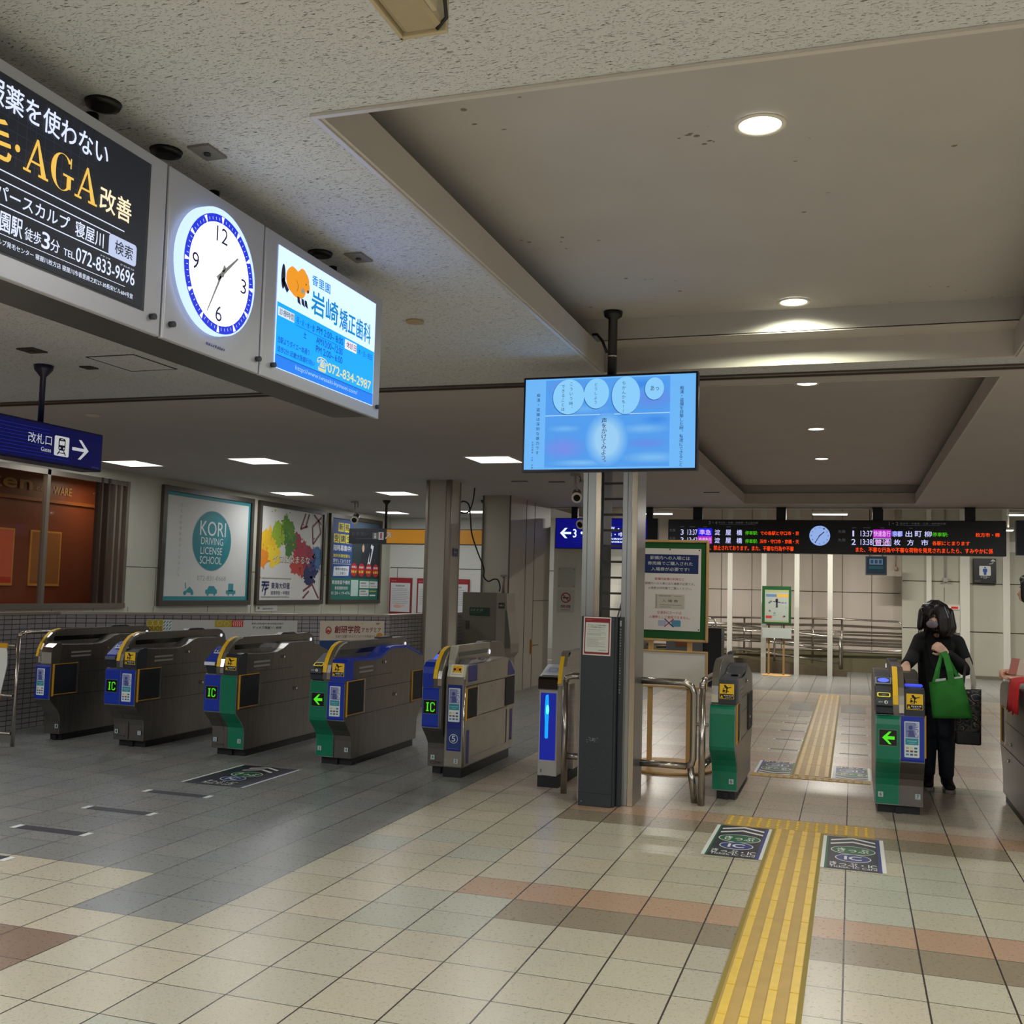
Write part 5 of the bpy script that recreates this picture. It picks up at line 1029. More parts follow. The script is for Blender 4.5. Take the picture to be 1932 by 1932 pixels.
def art_soken(q, W, H):
    q.rect(0, 0, W, H, ink(204, 190, 172), .0065); q.rect(0, 0, W, H * .34, ink(20, 60, 110), .007); q.text('創研学院', (W * .22, H * .58, W * .62, H * .84), ink(130, 30, 36), .04, .0075); q.text('アカデミア', (W * .64, H * .60, W * .95, H * .78), ink(110, 34, 36), .02, .0075)
    q.text('社会で活躍できる子どもたちを育成する', (W * .24, H * .42, W * .86, H * .52), ink(90, 80, 70), 0, .0075); q.ring(W * .13, H * .68, W * .045, H * .13, .012, ink(150, 50, 50), .0075); q.poly([(W * .08, H * .6), (W * .18, H * .62), (W * .12, H * .72)], ink(180, 60, 50), .0078)
    q.ell(W * .93, H * .46, W * .055, H * .13, ink(196, 130, 40), .0082); q.scrib(W * .89, H * .44, W * .97, H * .48, ink(130, 40, 30), .0088)
    for i in range(14): q.ell(W * random.uniform(.02, .98), H * random.uniform(.86, .97), .02, .012, ink(214, 186, 150), .0068, 10)
encad('cream and red academy banner on the tiled stair wall', 2.83, 3.66, .70, 1.045, art_soken)
q = MB().at((XL + .006, 13.83, 1.03), (0, 1, 0), (0, 0, 1)); q.box((0, 0, 0), (.62, .09, .004), ink(214, 214, 208)); q.scrib(.2, .02, .5, .05, ink(110, 110, 110), .005); q.ell(.08, .05, .03, .02, ink(120, 122, 122), .005)
tag(q.build('label_plate', loc=(XL, 13.9, 1.03)), 'small white label on the wall tiles under the paint-splash poster', 'label')
# framed notices on the rear left wall
for i, (x0, x1, lab) in enumerate(((-8.59, -8.12, 'red framed notice with a pink map, leftmost on the white rear wall'), (-8.01, -7.45, 'red framed notice just left of the beige column'), (-7.43, -6.93, 'red framed notice just right of the beige column'))):
    W = x1 - x0; H = .70; g = thing('framed_notice', lab, 'notice', (x0, 18.59, .92)); zz = .93
    q = MB(pm('red_frame', (140, 40, 48), .4)); q.box((x0, 18.565, zz), (x1, 18.599, zz + H)); q.build('frame', g)
    q = MB().at((x0, 18.564, zz), (1, 0, 0), (0, 0, 1)); q.rect(.03, .04, W - .03, H - .1, ink(212, 212, 212), .001); q.rect(.03, H - .1, W - .03, H - .01, ink(160, 40, 48), .001); q.scrib(.04, H - .07, W * .3, H - .045, ink(220, 130, 130), .002)
    q.scrib(W * .3, H - .17, W * .7, H - .14, ink(90, 92, 94), .002)
    for k in range(9): q.scrib(.06, H - .22 - k * .035, W - random.uniform(.05, .12), H - .208 - k * .035, ink(130, 132, 134), .002)
    if i == 0: q.ell(W * .4, .15, .09, .035, ink(226, 168, 152), .002); q.ell(W * .6, .16, .06, .02, ink(226, 190, 176), .0022)
    q.build('sheet', g)
# bulky grey cabinet in front of the pillar wall
bcol = pm('khaki_grey_machine', (104, 98, 84), .45, noise=.04); bcol2 = pm('khaki_light', (130, 122, 108), .45)
g = thing('gate_control_cabinet', 'tall khaki grey cabinet with a green label, against the beige pillar wall', 'cabinet', (-4.85, 13.9, 0))
q = MB(bcol); q.box((-5.17, 13.60, 0), (-4.66, 13.97, 1.415)); q.build('body', g, bev=.005)
q = MB(bcol2); q.prism([(-4.66, 0), (-4.66, 1.41), (-4.52, 1.41), (-4.505, 1.15), (-4.44, .72), (-4.44, .60), (-4.50, .52), (-4.50, 0)], 13.58, 13.95, ax='y'); q.build('side_unit', g)
q = MB(pm('side_shade', (84, 82, 72), .5)); q.prism([(-4.53, 1.2), (-4.50, 1.15), (-4.45, .80), (-4.45, .66), (-4.53, .66)], 13.574, 13.579, ax='y'); q.build('side_recess', g)
q = MB().at((-5.06, 13.597, 1.09), (1, 0, 0), (0, 0, 1)); q.rect(0, 0, .30, .115, ink(28, 52, 36), .002); q.scrib(.02, .06, .2, .10, ink(90, 120, 90), .003); q.text('Calbee', (.15, .06, .27, .10), ink(96, 124, 96), .01, .003) if False else q.scrib(.02, .035, .17, .045, ink(80, 110, 80), .003); q.build('label', g)
q = MB().at((-4.63, 13.577, 1.20), (1, 0, 0), (0, 0, 1)); q.rect(0, 0, .09, .08, ink(52, 46, 44), .002); q.scrib(.01, .03, .08, .055, ink(160, 150, 140), .003); q.build('label', g)
q = MB(pm('latch_brown', (70, 62, 52), .5)); q.box((-5.11, 13.59, .90), (-5.06, 13.60, 1.02)); q.build('handle', g)
q = MB(bcol2); q.cyl((-4.66, 13.85, 1.41), (-4.66, 13.85, 1.66), .02); q.box((-4.70, 13.82, 1.64), (-4.62, 13.88, 1.67)); q.build('cable_mast', g)
def cable(name, lab, pts, r, mt=black):
    c = MB(mt); P = [Vector(p) for p in pts]; out = []
    for i in range(len(P) - 1):
        p0 = P[max(i - 1, 0)]; p1 = P[i]; p2 = P[i + 1]; p3 = P[min(i + 2, len(P) - 1)]
        for k in range(8):
            t = k / 8; out.append(.5 * ((2 * p1) + (-p0 + p2) * t + (2 * p0 - 5 * p1 + 4 * p2 - p3) * t * t + (-p0 + 3 * p1 - 3 * p2 + p3) * t ** 3))
    out.append(P[-1]); c.tube(out, r, n=8); return tag(c.build(name, loc=pts[0]), lab, 'cable')
YC = 12.9
cable('hanging_cable', 'black cable coiled once and swagged from the ceiling to the khaki cabinet', [(-4.78, YC, 2.80), (-4.80, YC, 2.62), (-4.86, YC, 2.48), (-4.97, YC, 2.47), (-5.0, YC, 2.54), (-4.95, YC, 2.62), (-4.86, YC, 2.58), (-4.83, YC, 2.42), (-4.84, YC + .1, 2.2), (-4.83, 13.2, 1.98), (-4.80, 13.4, 1.75), (-4.83, 13.5, 1.63), (-4.78, 13.55, 1.57), (-4.72, 13.6, 1.60), (-4.69, 13.7, 1.59), (-4.675, 13.75, 1.50), (-4.685, 13.75, 1.43)], .010)

# ---------------------------------------------------------------- small ceiling fixtures
def camera_unit(lab, x, y, z=2.8, yaw=0, sz=1.0, drop=.16, cat='security camera'):
    g = thing('security_camera', lab, cat, (x, y, z)); q = MB(pm('camera_grey', (150, 144, 134), .45)); q.box((x - .05, y - .04, z - .03), (x + .05, y + .04, z)); q.tube([(x, y, z), (x, y, z - drop * .6), (x + .03, y, z - drop)], .012); q.build('bracket', g)
    q = MB(black); q.tube([(x + .02, y, z - .01), (x + .06, y, z - .05), (x + .05, y, z - .10)], .005, n=8); q.build('cable', g)
    d = Vector((math.sin(yaw), -math.cos(yaw), -.35)).normalized(); c0 = Vector((x + .02, y, z - drop - .03))
    q = MB(dark); q.tube([c0 - d * .09 * sz, c0 + d * .08 * sz], .045 * sz); q.build('body', g)
    q = MB(pm('camera_cream', (206, 196, 178), .4)); q.tube([c0 + d * .07 * sz, c0 + d * .10 * sz], .052 * sz, n=20); q.build('rim', g)
    q = MB(blk_gloss); q.tube([c0 + d * .095 * sz, c0 + d * .104 * sz], .033 * sz, n=20); q.build('lens', g); return g
camera_unit('upper ceiling camera with a round pale rim beside the steel pillar', -2.99, 11.35, yaw=.25, drop=.22, sz=1.15)
g = camera_unit('lower security camera tilted down beside the steel pillar', -3.05, 12.0, 2.8, yaw=-.4, drop=.48, sz=1.1)
camera_unit('ceiling camera in front of the blue and green school poster', -7.55, 14.9, yaw=.3, drop=.24, sz=1.2)
# big beige box camera right above
cb_ = pm('cream_camera_shell', (160, 148, 122), .35, noise=.05)
g = thing('box_camera', 'beige box camera housing hanging at the top edge of the view', 'security camera', (-.84, 1.7, 2.6))
q = MB(cb_); q.box((-.878, 1.30, 2.602), (-.785, 1.872, 2.70)); q.build('housing', g, bev=.014)
q = MB(pm('camera_hood', (176, 164, 136), .35)); q.box((-.888, 1.28, 2.598), (-.878, 1.885, 2.71)); q.box((-.888, 1.868, 2.598), (-.782, 1.880, 2.71)); q.box((-.785, 1.62, 2.600), (-.774, 1.80, 2.70)); q.build('hood', g, bev=.003)
q = MB(pm('bracket_cream', (150, 140, 118), .45)); q.tube([(-.79, 1.60, 2.66), (-.75, 1.70, 2.665), (-.735, 1.76, 2.66)], [.03, .035, .02]); q.box((-.80, 1.35, 2.69), (-.72, 1.55, 2.80)); q.build('bracket', g)
q = MB(black); q.tube([(-.80, 1.86, 2.60), (-.775, 1.85, 2.615), (-.762, 1.80, 2.64), (-.765, 1.70, 2.66)], .004, n=8); [q.ball((x_, 1.881, 2.612), .004) for x_ in (-.868, -.83, -.80)]; q.build('cable', g)
def vent(x, y, sx, sy, lab, core_=True, dk=True, cat='ceiling plate'):
    q = MB(pm('ceiling_plate_grey', (120, 118, 114), .5) if not dk else pm('vent_dark', (52, 46, 40), .6)); z = 2.8
    q.box((x - sx / 2, y - sy / 2, z - .008), (x + sx / 2, y + sy / 2, z - .0005)); 
    if core_: q.cyl((x, y, z - .008), (x, y, z - .014), min(sx, sy) * .14, dark)
    tag(q.build('ceiling_plate', loc=(x, y, z)), lab, cat)
vent(-1.895, 2.655, .075, .10, 'square grey ceiling plate above the AGA advert', True, False); vent(-1.90, 3.70, .075, .11, 'square grey ceiling plate above the dental advert', True, False)
vent(-4.58, 4.82, .12, .12, 'dark square vent in the ceiling left of the navy sign pole'); vent(-4.58, 5.30, .08, .08, 'small dark vent in the ceiling right of the navy sign pole')
q = MB(pm('beige_disc', (168, 150, 120), .5)); q.lathe((-2.081, 4.687, 2.79), [(.045, 0), (.045, .0095)]); tag(q.build('ceiling_disc', loc=(-2.081, 4.687, 2.79)), 'flat beige disc on the ceiling right of the hanging box', 'ceiling disc')
q = MB(seam)
for a, b_ in (((-4.385, 5.04), (-4.04, 5.048)), ((-4.385, 5.452), (-4.04, 5.46)), ((-4.385, 5.04), (-4.377, 5.46)), ((-4.048, 5.04), (-4.04, 5.46))): q.box((a[0], a[1], 2.796), (b_[0], b_[1], 2.7995))
q.box((-4.377, 5.048, 2.7975), (-4.048, 5.452, 2.7995), rock); tag(q.build('access_hatch', loc=(-4.2, 5.25, 2.8)), 'square access hatch outlined in the ceiling behind the hanging box', 'hatch')
for x, y, l_ in ((-3.9, 12.1, 'left'), (-3.45, 12.2, 'middle'), (-1.75, 13.6, 'near'), (-2.9, 10.9, 'x')):
    q = MB(pm('vent_dark', (52, 46, 40), .6)); q.box((x - .10, y - .03, 2.793), (x + .10, y + .03, 2.7995)); tag(q.build('ceiling_slot', loc=(x, y, 2.8)), 'small dark slot in the ceiling before the rear opening', 'vent', 'small ceiling slots before the rear opening')
for x, y in ((-5.9, 6.9), ): q = MB(pm('spr', (190, 184, 174), .4)); q.lathe((x, y, 2.785), [(.03, 0), (.06, .010), (.06, .0145)]); tag(q.build('ceiling_sensor', loc=(x, y, 2.785)), 'round flat sensor on the ceiling right of the navy sign', 'sensor')
for x, y, s_ in ((-1.99, 2.30, 1.0), (-2.02, 2.62, 1.0), (-2.03, 3.62, 1)): 
    q = MB(black); q.lathe((x, y, 2.775), [(.03 * s_, .008), (.045 * s_, .012), (.05 * s_, .0245)]); tag(q.build('ceiling_dome', loc=(x, y, 2.783)), {2.30: 'dark round ceiling flange above the black advert panel', 2.62: 'dark round ceiling flange above the clock', 3.62: 'dark round ceiling flange above the dental advert'}[y], 'flange')
# ---------------------------------------------------------------- notice board on two poles
g = thing('notice_board', 'green felt board in a pine frame on two wooden poles, behind the pipe rail', 'notice board', (-1.45, 8.95, 0))
q = MB(wood)
X0, X1, Z0, Z1 = -1.80, -1.168, 1.062, 1.935
for a, b_ in (((X0, Z0), (X0 + .022, Z1)), ((X1 - .022, Z0), (X1, Z1)), ((X0 + .022, Z0), (X1 - .022, Z0 + .022)), ((X0 + .022, Z1 - .022), (X1 - .022, Z1))): q.box((a[0], 8.945, a[1]), (b_[0], 8.985, b_[1]))
q.build('frame', g, bev=.006)
q = MB(pm('green_felt', (36, 96, 46), .9, bump=.3, bscale=300)); q.box((X0 + .02, 8.96, Z0 + .02), (X1 - .02, 8.975, Z1 - .02)); q.build('felt_panel', g)
q = MB(wood); X0, Z0, Z1 = -1.80, .668, .985
for a, b_ in (((X0, Z0), (X0 + .016, Z1)), ((X1 - .016, Z0), (X1, Z1)), ((X0 + .016, Z0), (X1 - .016, Z0 + .016)), ((X0 + .016, Z1 - .016), (X1 - .016, Z1))): q.box((a[0], 8.945, a[1]), (b_[0], 8.985, b_[1]))
q.build('lower_frame', g, bev=.004); q = MB(pm('whiteboard', (236, 232, 220), .35)); q.box((X0 + .014, 8.957, Z0 + .014), (X1 - .014, 8.97, Z1 - .014)); q.build('whiteboard', g)
for x in (-1.66, -1.325): q = MB(wood); q.box((x - .020, 8.975, .022), (x + .020, 9.01, 1.5)); q.build('pole', g)
q = MB(wood); q.lathe((-1.48, 8.92, 0), [(.39, 0), (.395, .010), (.39, .022)], n=48); q.build('base', g)
q = MB(pm('brown_box', (150, 82, 40), .5)); q.box((-1.66 + .12, 9.02, 1.0), (-1.45, 9.05, 1.05)) if False else None
g = thing('notice', 'large white and navy notice pinned on the green felt board', 'notice', (-1.47, 8.95, 1.17))
q = MB().at((-1.760, 8.955, 1.157), (.9998, 0, -.006), (.004, 0, 1)); W, H = .525, .705
q.box((0, 0, 0), (W, H, .002), ink(244, 236, 228)); q.rect(.018, H - .215, W - .022, H - .052, ink(20, 44, 100), .003); wt = ink(222, 226, 230)
q.text('駅構内への入場には', (.085, H - .098, W - .095, H - .066), wt, .02, .004); q.text('券売機でご購入された', (.065, H - .145, W - .07, H - .113), wt, .02, .004); q.text('入場券が必要です!', (.095, H - .195, W - .10, H - .163), wt, .02, .004)
rd = ink(206, 90, 84); dkk = ink(120, 108, 104)
q.text('駅構内設備の利用など', (.13, H - .275, W - .14, H - .252), rd, .005, .003); q.text('駅構内への入場には入場券が必要です。', (.045, H - .315, W - .05, H - .292), dkk, 0, .003); q.text('入場券は券売機でご購入ください。', (.07, H - .355, W - .075, H - .332), dkk, 0, .003)
q.rect(.135, H - .52, W - .135, H - .395, ink(216, 208, 190), .003); q.text('入 場 券', (.195, H - .465, W - .19, H - .44), ink(100, 96, 88), 0, .004); q.scrib(.17, H - .415, W - .25, H - .405, dkk, .004); q.scrib(.30, H - .413, W - .16, H - .408, dkk, .004); q.scrib(.18, H - .49, W - .16, H - .484, dkk, .004); q.scrib(.18, H - .508, W - .25, H - .502, dkk, .004)
for k in range(9): q.ell(.147, H - .405 - k * .013, .004, .004, ink(70, 60, 60), .004, 6)
q.text('交通系ICカードは', (.155, H - .565, W - .16, H - .540), rd, .005, .003); q.text('入場券として使用できません。', (.085, H - .605, W - .085, H - .580), rd, .005, .003)
q.rrect(.28, .035, .36, .09, .01, ink(90, 160, 190), .003); q.rrect(.165, .035, .235, .085, .01, ink(186, 196, 216), .003); q.line(.22, .030, .30, .10, .008, ink(196, 60, 90), .004); q.line(.22, .10, .30, .03, .008, ink(70, 60, 120), .0045)
q.build('sheet', g)
q = MB(black); o_ = g
for u, v in ((.012, .695), (.26, .695), (.513, .69), (.012, .015), (.513, .012)): q = MB(black); p = Vector((-1.760 + u, 8.952, 1.157 + v)); q.ball(p, .006); q.build('push_pin', g)

# ---------------------------------------------------------------- pipe rails
pipe = pm('stainless_pipe', (176, 168, 158), .22, .95)
def rail(name, lab, runs, r=.024, cat='rail', extra=None, flange=()):
    g = thing(name, lab, cat, (runs[0][1][0], runs[0][1][1], 0))
    for nm, *pts in runs:
        q = MB(pipe); q.tube([tuple(p) for p in pts], r if nm != 'bracket' else r * .5, n=16)
        for p in pts[1:-1]: q.ball(p, r * 1.02)
        q.build(nm, g)
    return g
rail('pipe_rail', 'short stainless pipe rail left of the pillar, beside the narrow gate', [('post', (-2.00, 7.45, 0), (-2.00, 7.45, .82)), ('top_rail', (-2.00, 7.45, .80), (-1.99, 7.45, .838), (-1.95, 7.45, .852), (-1.84, 7.45, .852)), ('lower_rail', (-1.98, 7.45, .27), (-1.84, 7.45, .27))])
rail('pipe_rail', 'stainless pipe loop rail right of the pillar in front of the notice board', [('top_rail', (-1.437, 7.45, .846), (-1.13, 7.45, .846), (-1.08, 7.45, .82), (-1.063, 7.45, .77), (-1.063, 7.45, .32), (-1.075, 7.45, .28), (-1.11, 7.45, .262)), ('lower_rail', (-1.437, 7.45, .262), (-1.11, 7.45, .262)), ('leg', (-1.085, 7.47, .26), (-1.06, 7.52, 0))])
rail('pipe_rail', 'stainless pipe post rail running back beside the plain green gate', [('post', (-1.003, 7.45, 0), (-1.003, 7.45, .81)), ('top_rail', (-1.003, 7.45, .80), (-1.003, 7.46, .845), (-1.003, 7.52, .862), (-.998, 8.2, .862)), ('lower_rail', (-1.003, 7.47, .262), (-.998, 8.2, .262)), ('bracket', (-1.063, 7.45, .56), (-.96, 7.45, .56))])
g = rail('barrier_fence', 'stainless post and rails at the far left edge beside the first gate', [('post', (-6.90, 7.315, 0), (-6.90, 7.315, .955)), ('top_rail', (-6.90, 7.33, .965), (-7.0, 7.5, .972), (-7.02, 8.6, .972)), ('middle_rail', (-8.2, 7.31, .868), (-6.92, 7.315, .868)), ('middle_rail', (-8.2, 7.31, .435), (-6.92, 7.315, .435)), ('lower_rail', (-8.2, 7.31, .11), (-6.92, 7.315, .11))], .017)
q = MB(ink(222, 222, 214)); q.prism([(-7.7, .44), (-7.04, .44), (-7.0, .62), (-6.985, .70), (-6.99, .80), (-7.0, .845), (-7.7, .845)], 7.285, 7.293, ax='y'); q.box((-7.7, 7.283, .845), (-6.99, 7.294, .885), yel_edge); q.box((-7.7, 7.283, .40), (-7.04, 7.294, .44), yel_edge)
tag(q.build('banner_sheet', loc=(-7.3, 7.29, .4)), 'white sheet with orange bands tied to the rails at the left edge', 'banner')

# ---------------------------------------------------------------- rear hall: posts, ramp, rails, stand, signs
for x, y, l_ in ((-2.24, 20.35, 'leftmost'), (-1.605, 20.35, 'just left of the small green stand'), (-1.0, 20.40, 'third, right of the small green stand'), (-.40, 20.45, 'rightmost, under the round clock')):
    q = MB(pm('rear_post_paint', (190, 188, 178), .5)); q.box((x - .045, y - .045, 0), (x + .045, y + .045, 3.45)); tag(q.build('support_post', loc=(x, y, 0)), 'slim pale square post in the rear hall, ' + l_, 'post', 'slim pale posts of the rear hall')
q = MB(pm('ramp_side', (88, 76, 56), .6, noise=.1)); q.prism([(-3.95, 0), (-3.95, .27), (-2.1, .265), (-.60, .165), (-.10, .12), (-.10, 0)], 20.55, 20.70, ax='y'); q.prism([(-3.95, 0), (-3.95, .25), (-2.1, .245), (-.10, .03), (-.10, 0)], 20.70, 21.9, ax='y'); q.box((-3.95, 20.54, .265), (-2.1, 20.72, .28), pil)
tag(q.build('access_ramp', loc=(-2, 20.6, 0)), 'low sloping access ramp with a dark side wall in the rear hall', 'ramp')
q = MB(pm('olive_dado', (106, 100, 72), .5)); q.box((-4.4, 21.90, 0), (.92, 21.949, .40)); struct(q, 'baseboard_ramp')
rr_ = lambda *p: [(x, 20.60, z) for x, z in p]
rail('ramp_handrail', 'stainless handrail sloping down the front of the access ramp', [('top_rail', *rr_((-3.9, .905), (-2.3, .905), (-.55, .74), (-.22, .72), (-.17, .66))), ('middle_rail', *rr_((-3.9, .66), (-2.3, .66), (-.24, .48))), ('middle_rail', *rr_((-3.9, .45), (-2.3, .45), (-.24, .25))), ('post', *rr_((-.22, .12), (-.22, .72))), ('post', *rr_((-1.42, .22), (-1.42, .82))), ('post', *rr_((-2.6, .27), (-2.6, .9)))], .022)
bb_ = lambda *p: [(x, 21.75, z) for x, z in p]
rail('ramp_handrail', 'long stainless handrail along the rear wall behind the ramp', [('top_rail', *bb_((-3.9, .98), (-.3, 1.05), (.85, 1.03), (.94, .98), (.94, .5), (.9, .46), (-3.9, .34))), ('middle_rail', *bb_((-3.9, .80), (.94, .80))), ('middle_rail', *bb_((-3.9, .75), (.94, .74))), ('middle_rail', *bb_((-3.9, .55), (.94, .54))), ('post', *bb_((-.2, .02), (-.2, 1.04))), ('post', *bb_((-.75, .3), (-.75, 1.02))), ('post', *bb_((-2.1, .3), (-2.1, 1.0)))], .020)
q = rail('hook_rail', 'tall stainless curved rail end beside the notice board in the rear hall', [('hoop', (-2.55, 19.2, 0), (-2.55, 19.2, .95), (-2.5, 19.2, 1.03), (-2.40, 19.2, 1.03), (-2.36, 19.2, .95), (-2.36, 19.2, 0)), ('bar', (-2.55, 19.2, .8), (-2.36, 19.2, .8)), ('bar', (-2.55, 19.2, .55), (-2.36, 19.2, .55)), ('bar', (-2.55, 19.2, .3), (-2.2, 19.2, .3))], .018)
g = thing('poster_stand', 'small green framed poster stand on two wooden legs in the rear hall', 'poster stand', (-1.35, 20.05, 0))
q = MB(pm('stand_green', (20, 74, 34), .5)); q.box((-1.61, 20.0, .95), (-1.085, 20.04, 1.655)); q.build('board', g, bev=.004)
q = MB().at((-1.56, 19.999, .985), (1, 0, 0), (0, 0, 1)); W, H = .435, .60; q.rect(0, 0, W, H, ink(150, 158, 116), .001); q.rect(.01, .03, W - .01, H - .05, ink(158, 166, 156), .0015); q.rect(.02, H - .13, W * .5, H - .08, ink(90, 120, 160), .002); q.rect(W * .5, H - .13, W - .01, H - .08, ink(210, 160, 50), .002)
q.ell(W * .5, H - .19, .025, .03, ink(40, 30, 34), .003, 12); q.line(W * .5, H - .2, W * .5, H - .33, .03, ink(40, 44, 70), .003); q.line(W * .35, H - .22, W * .65, H - .23, .014, ink(40, 44, 70), .003); q.rect(.02, .07, .13, .12, ink(180, 50, 46), .002)
for k in range(14): q.ell(random.uniform(.03, W - .03), random.uniform(.06, .4), .022, .018, ink(*random.choice([(170, 110, 100), (120, 130, 140), (150, 160, 150), (90, 90, 100)])), .0022, 8)
q.build('sheet', g); q = MB(pm('plain_grey_plate', (170, 178, 172), .5)); q.box((-1.60, 19.99, .69), (-1.075, 20.03, .875)); q.build('lower_plate', g)
for x in (-1.485, -1.215): q = MB(pm('stand_leg', (140, 112, 70), .6)); q.box((x - .018, 20.04, .015), (x + .018, 20.07, 1.2)); q.build('leg', g)
q = MB(wood); q.lathe((-1.35, 20.05, 0), [(.27, 0), (.27, .015)], n=32); q.build('base', g)
# small screen, toilet sign, emergency box
g = thing('information_screen', 'small dark hanging screen under the right half of the departure board', 'screen', (.44, 20.9, 1.9))
q = MB(dark); q.box((.233, 20.85, 1.915), (.615, 20.90, 2.275)); q.build('case', g, bev=.006)
for x in (.31, .54): q = MB(dark); q.cyl((x, 20.87, 2.27), (x, 20.87, 3.45), .01); q.build('hanger', g)
q = MB().at((.233, 20.85, 1.915), (1, 0, 0), (0, 0, 1)); q.rect(.02, .03, .36, .34, pm('dim_screen', (26, 36, 46), .2, em=(26, 40, 52), es=.6), .002); q.rect(.07, .20, .31, .31, pm('dim_pic', (80, 96, 110), .2, em=(80, 100, 118), es=.6), .003); [q.rect(u, .22, u + .05, .29, pm('dim_pic2', (40, 56, 84), .2, em=(30, 50, 80), es=.5), .004) for u in (.09, .165, .24)]; q.rect(.06, .12, .32, .17, pm('dim_teal', (30, 60, 66), .2, em=(26, 60, 66), es=.6), .003); q.build('screen', g)
g = thing('toilet_sign', 'black sign with a blue man pictogram and white arrow on the rear wall', 'sign', (2.4, 21.6, 1.8))
q = MB(pm('sign_black', (24, 24, 26), .4)); q.box((2.20, 21.60, 1.822), (2.59, 21.722, 2.29)); q.build('case', g)
q = MB().at((2.20, 21.60, 1.822), (1, 0, 0), (0, 0, 1)); wt = ink(226, 230, 232); bl = ink(40, 90, 170); q.rrect(.095, .14, .295, .325, .015, wt, .001); q.ell(.195, .295, .016, .016, bl, .002, 14); q.poly([(.160, .275), (.230, .275), (.236, .215), (.222, .215), (.216, .155), (.174, .155), (.168, .215), (.154, .215)], bl, .002)
q.text('お手洗い', (.12, .10, .27, .13), wt, .01, .001); q.scrib(.17, .082, .22, .092, wt, .001); q.scrib(.01, .03, .12, .045, ink(150, 152, 154), .001)
q.tube([(.27, .365, .002), (.315, .37, .002), (.335, .39, .002), (.335, .42, .002)], .008, wt, 8); q.poly([(.29, .415), (.335, .46), (.38, .415), (.355, .41), (.335, .43), (.315, .41)], wt, .004); q.build('sign_face', g)
g = thing('fire_box', 'white wall cabinet with a red strip lamp beside the womans hair', 'fire alarm box', (1.85, 21.7, 1.0))
q = MB(ink(206, 202, 192)); q.box((1.70, 21.66, .86), (1.955, 21.72, 1.40)); q.build('box', g); q = MB(ink(226, 222, 216)); q.box((1.73, 21.64, 1.30), (1.955, 21.66, 1.375)); q.build('lamp_housing', g)
q = MB(pm('red_lamp', (190, 36, 24), .4, em=(200, 30, 20), es=.3)); q.box((1.80, 21.63, 1.32), (1.92, 21.64, 1.36)); q.build('red_lamp', g); q = MB(pm('red_lamp', (190, 36, 24), .4)); q.box((1.79, 21.645, 1.17), (1.835, 21.66, 1.29)); q.build('red_handle', g); q = MB(dark); q.box((1.74, 21.64, .86), (1.88, 21.66, 1.06)); q.build('lower_box', g)
q = MB(ink(170, 168, 160)); q.box((1.66, 21.60, 1.83), (1.74, 21.72, 1.91)); q.cyl((1.70, 21.69, 1.91), (1.70, 21.69, 3.4), .012); tag(q.build('wall_sensor', loc=(1.7, 21.66, 1.85)), 'small grey box on a thin conduit high on the rear wall', 'sensor')
q = MB(ink(190, 150, 120)); q.box((.78, 21.86, 2.05), (.83, 21.95, 2.11)); q.cyl((.805, 21.93, 2.11), (.805, 21.93, 3.4), .010, ink(200, 196, 186)); tag(q.build('wall_sensor', loc=(.8, 21.9, 2.05)), 'tiny brownish box on a conduit right of the small hanging screen', 'sensor')
g = thing('no_smoking_sign', 'white no-smoking sign with a red ring on the pale pier', 'sign', (-4.35, 16.13, 1.1))
q = MB().at((-4.50, 16.13, 1.12), (1, 0, 0), (0, 0, 1)); q.box((0, 0, 0), (.27, .36, .006), ink(206, 210, 200)); q.ring(.135, .235, .082, .082, .016, ink(170, 40, 44), .008); q.rect(.085, .225, .185, .245, ink(60, 60, 60), .008); q.line(.08, .29, .19, .18, .014, ink(170, 40, 44), .009); q.text('禁煙', (.05, .07, .22, .12), ink(160, 50, 54), .02, .008); q.scrib(.06, .035, .21, .05, ink(90, 90, 90), .008); q.build('plate', g)
q = MB().at((-4.50, 16.13, 1.52), (1, 0, 0), (0, 0, 1)); q.box((0, 0, 0), (.28, .31, .005), pm('pale_plate', (196, 200, 190), .5)); [q.ell(u, v, .008, .008, ink(90, 90, 84), .006, 8) for u, v in ((.02, .29), (.26, .29), (.02, .02), (.26, .02))]
tag(q.build('blank_plate', loc=(-4.36, 16.12, 1.5)), 'blank pale plate screwed to the pier above the no-smoking sign', 'plate')
q = MB(pm('rust_panel', (150, 82, 44), .5)); q.box((-2.72, 17.0, .62), (-2.50, 17.2, 1.05)); q.box((-2.9, 17.05, 0), (-2.3, 17.4, 1.0), pm('rack_grey', (120, 122, 122), .5)); q.box((-2.28, 17.0, 0), (-2.0, 17.4, .93), pm('rack_black', (20, 20, 24), .4))
tag(q.build('leaflet_rack', loc=(-2.5, 17.2, 0)), 'grey and rust leaflet rack glimpsed behind the notice board', 'rack')

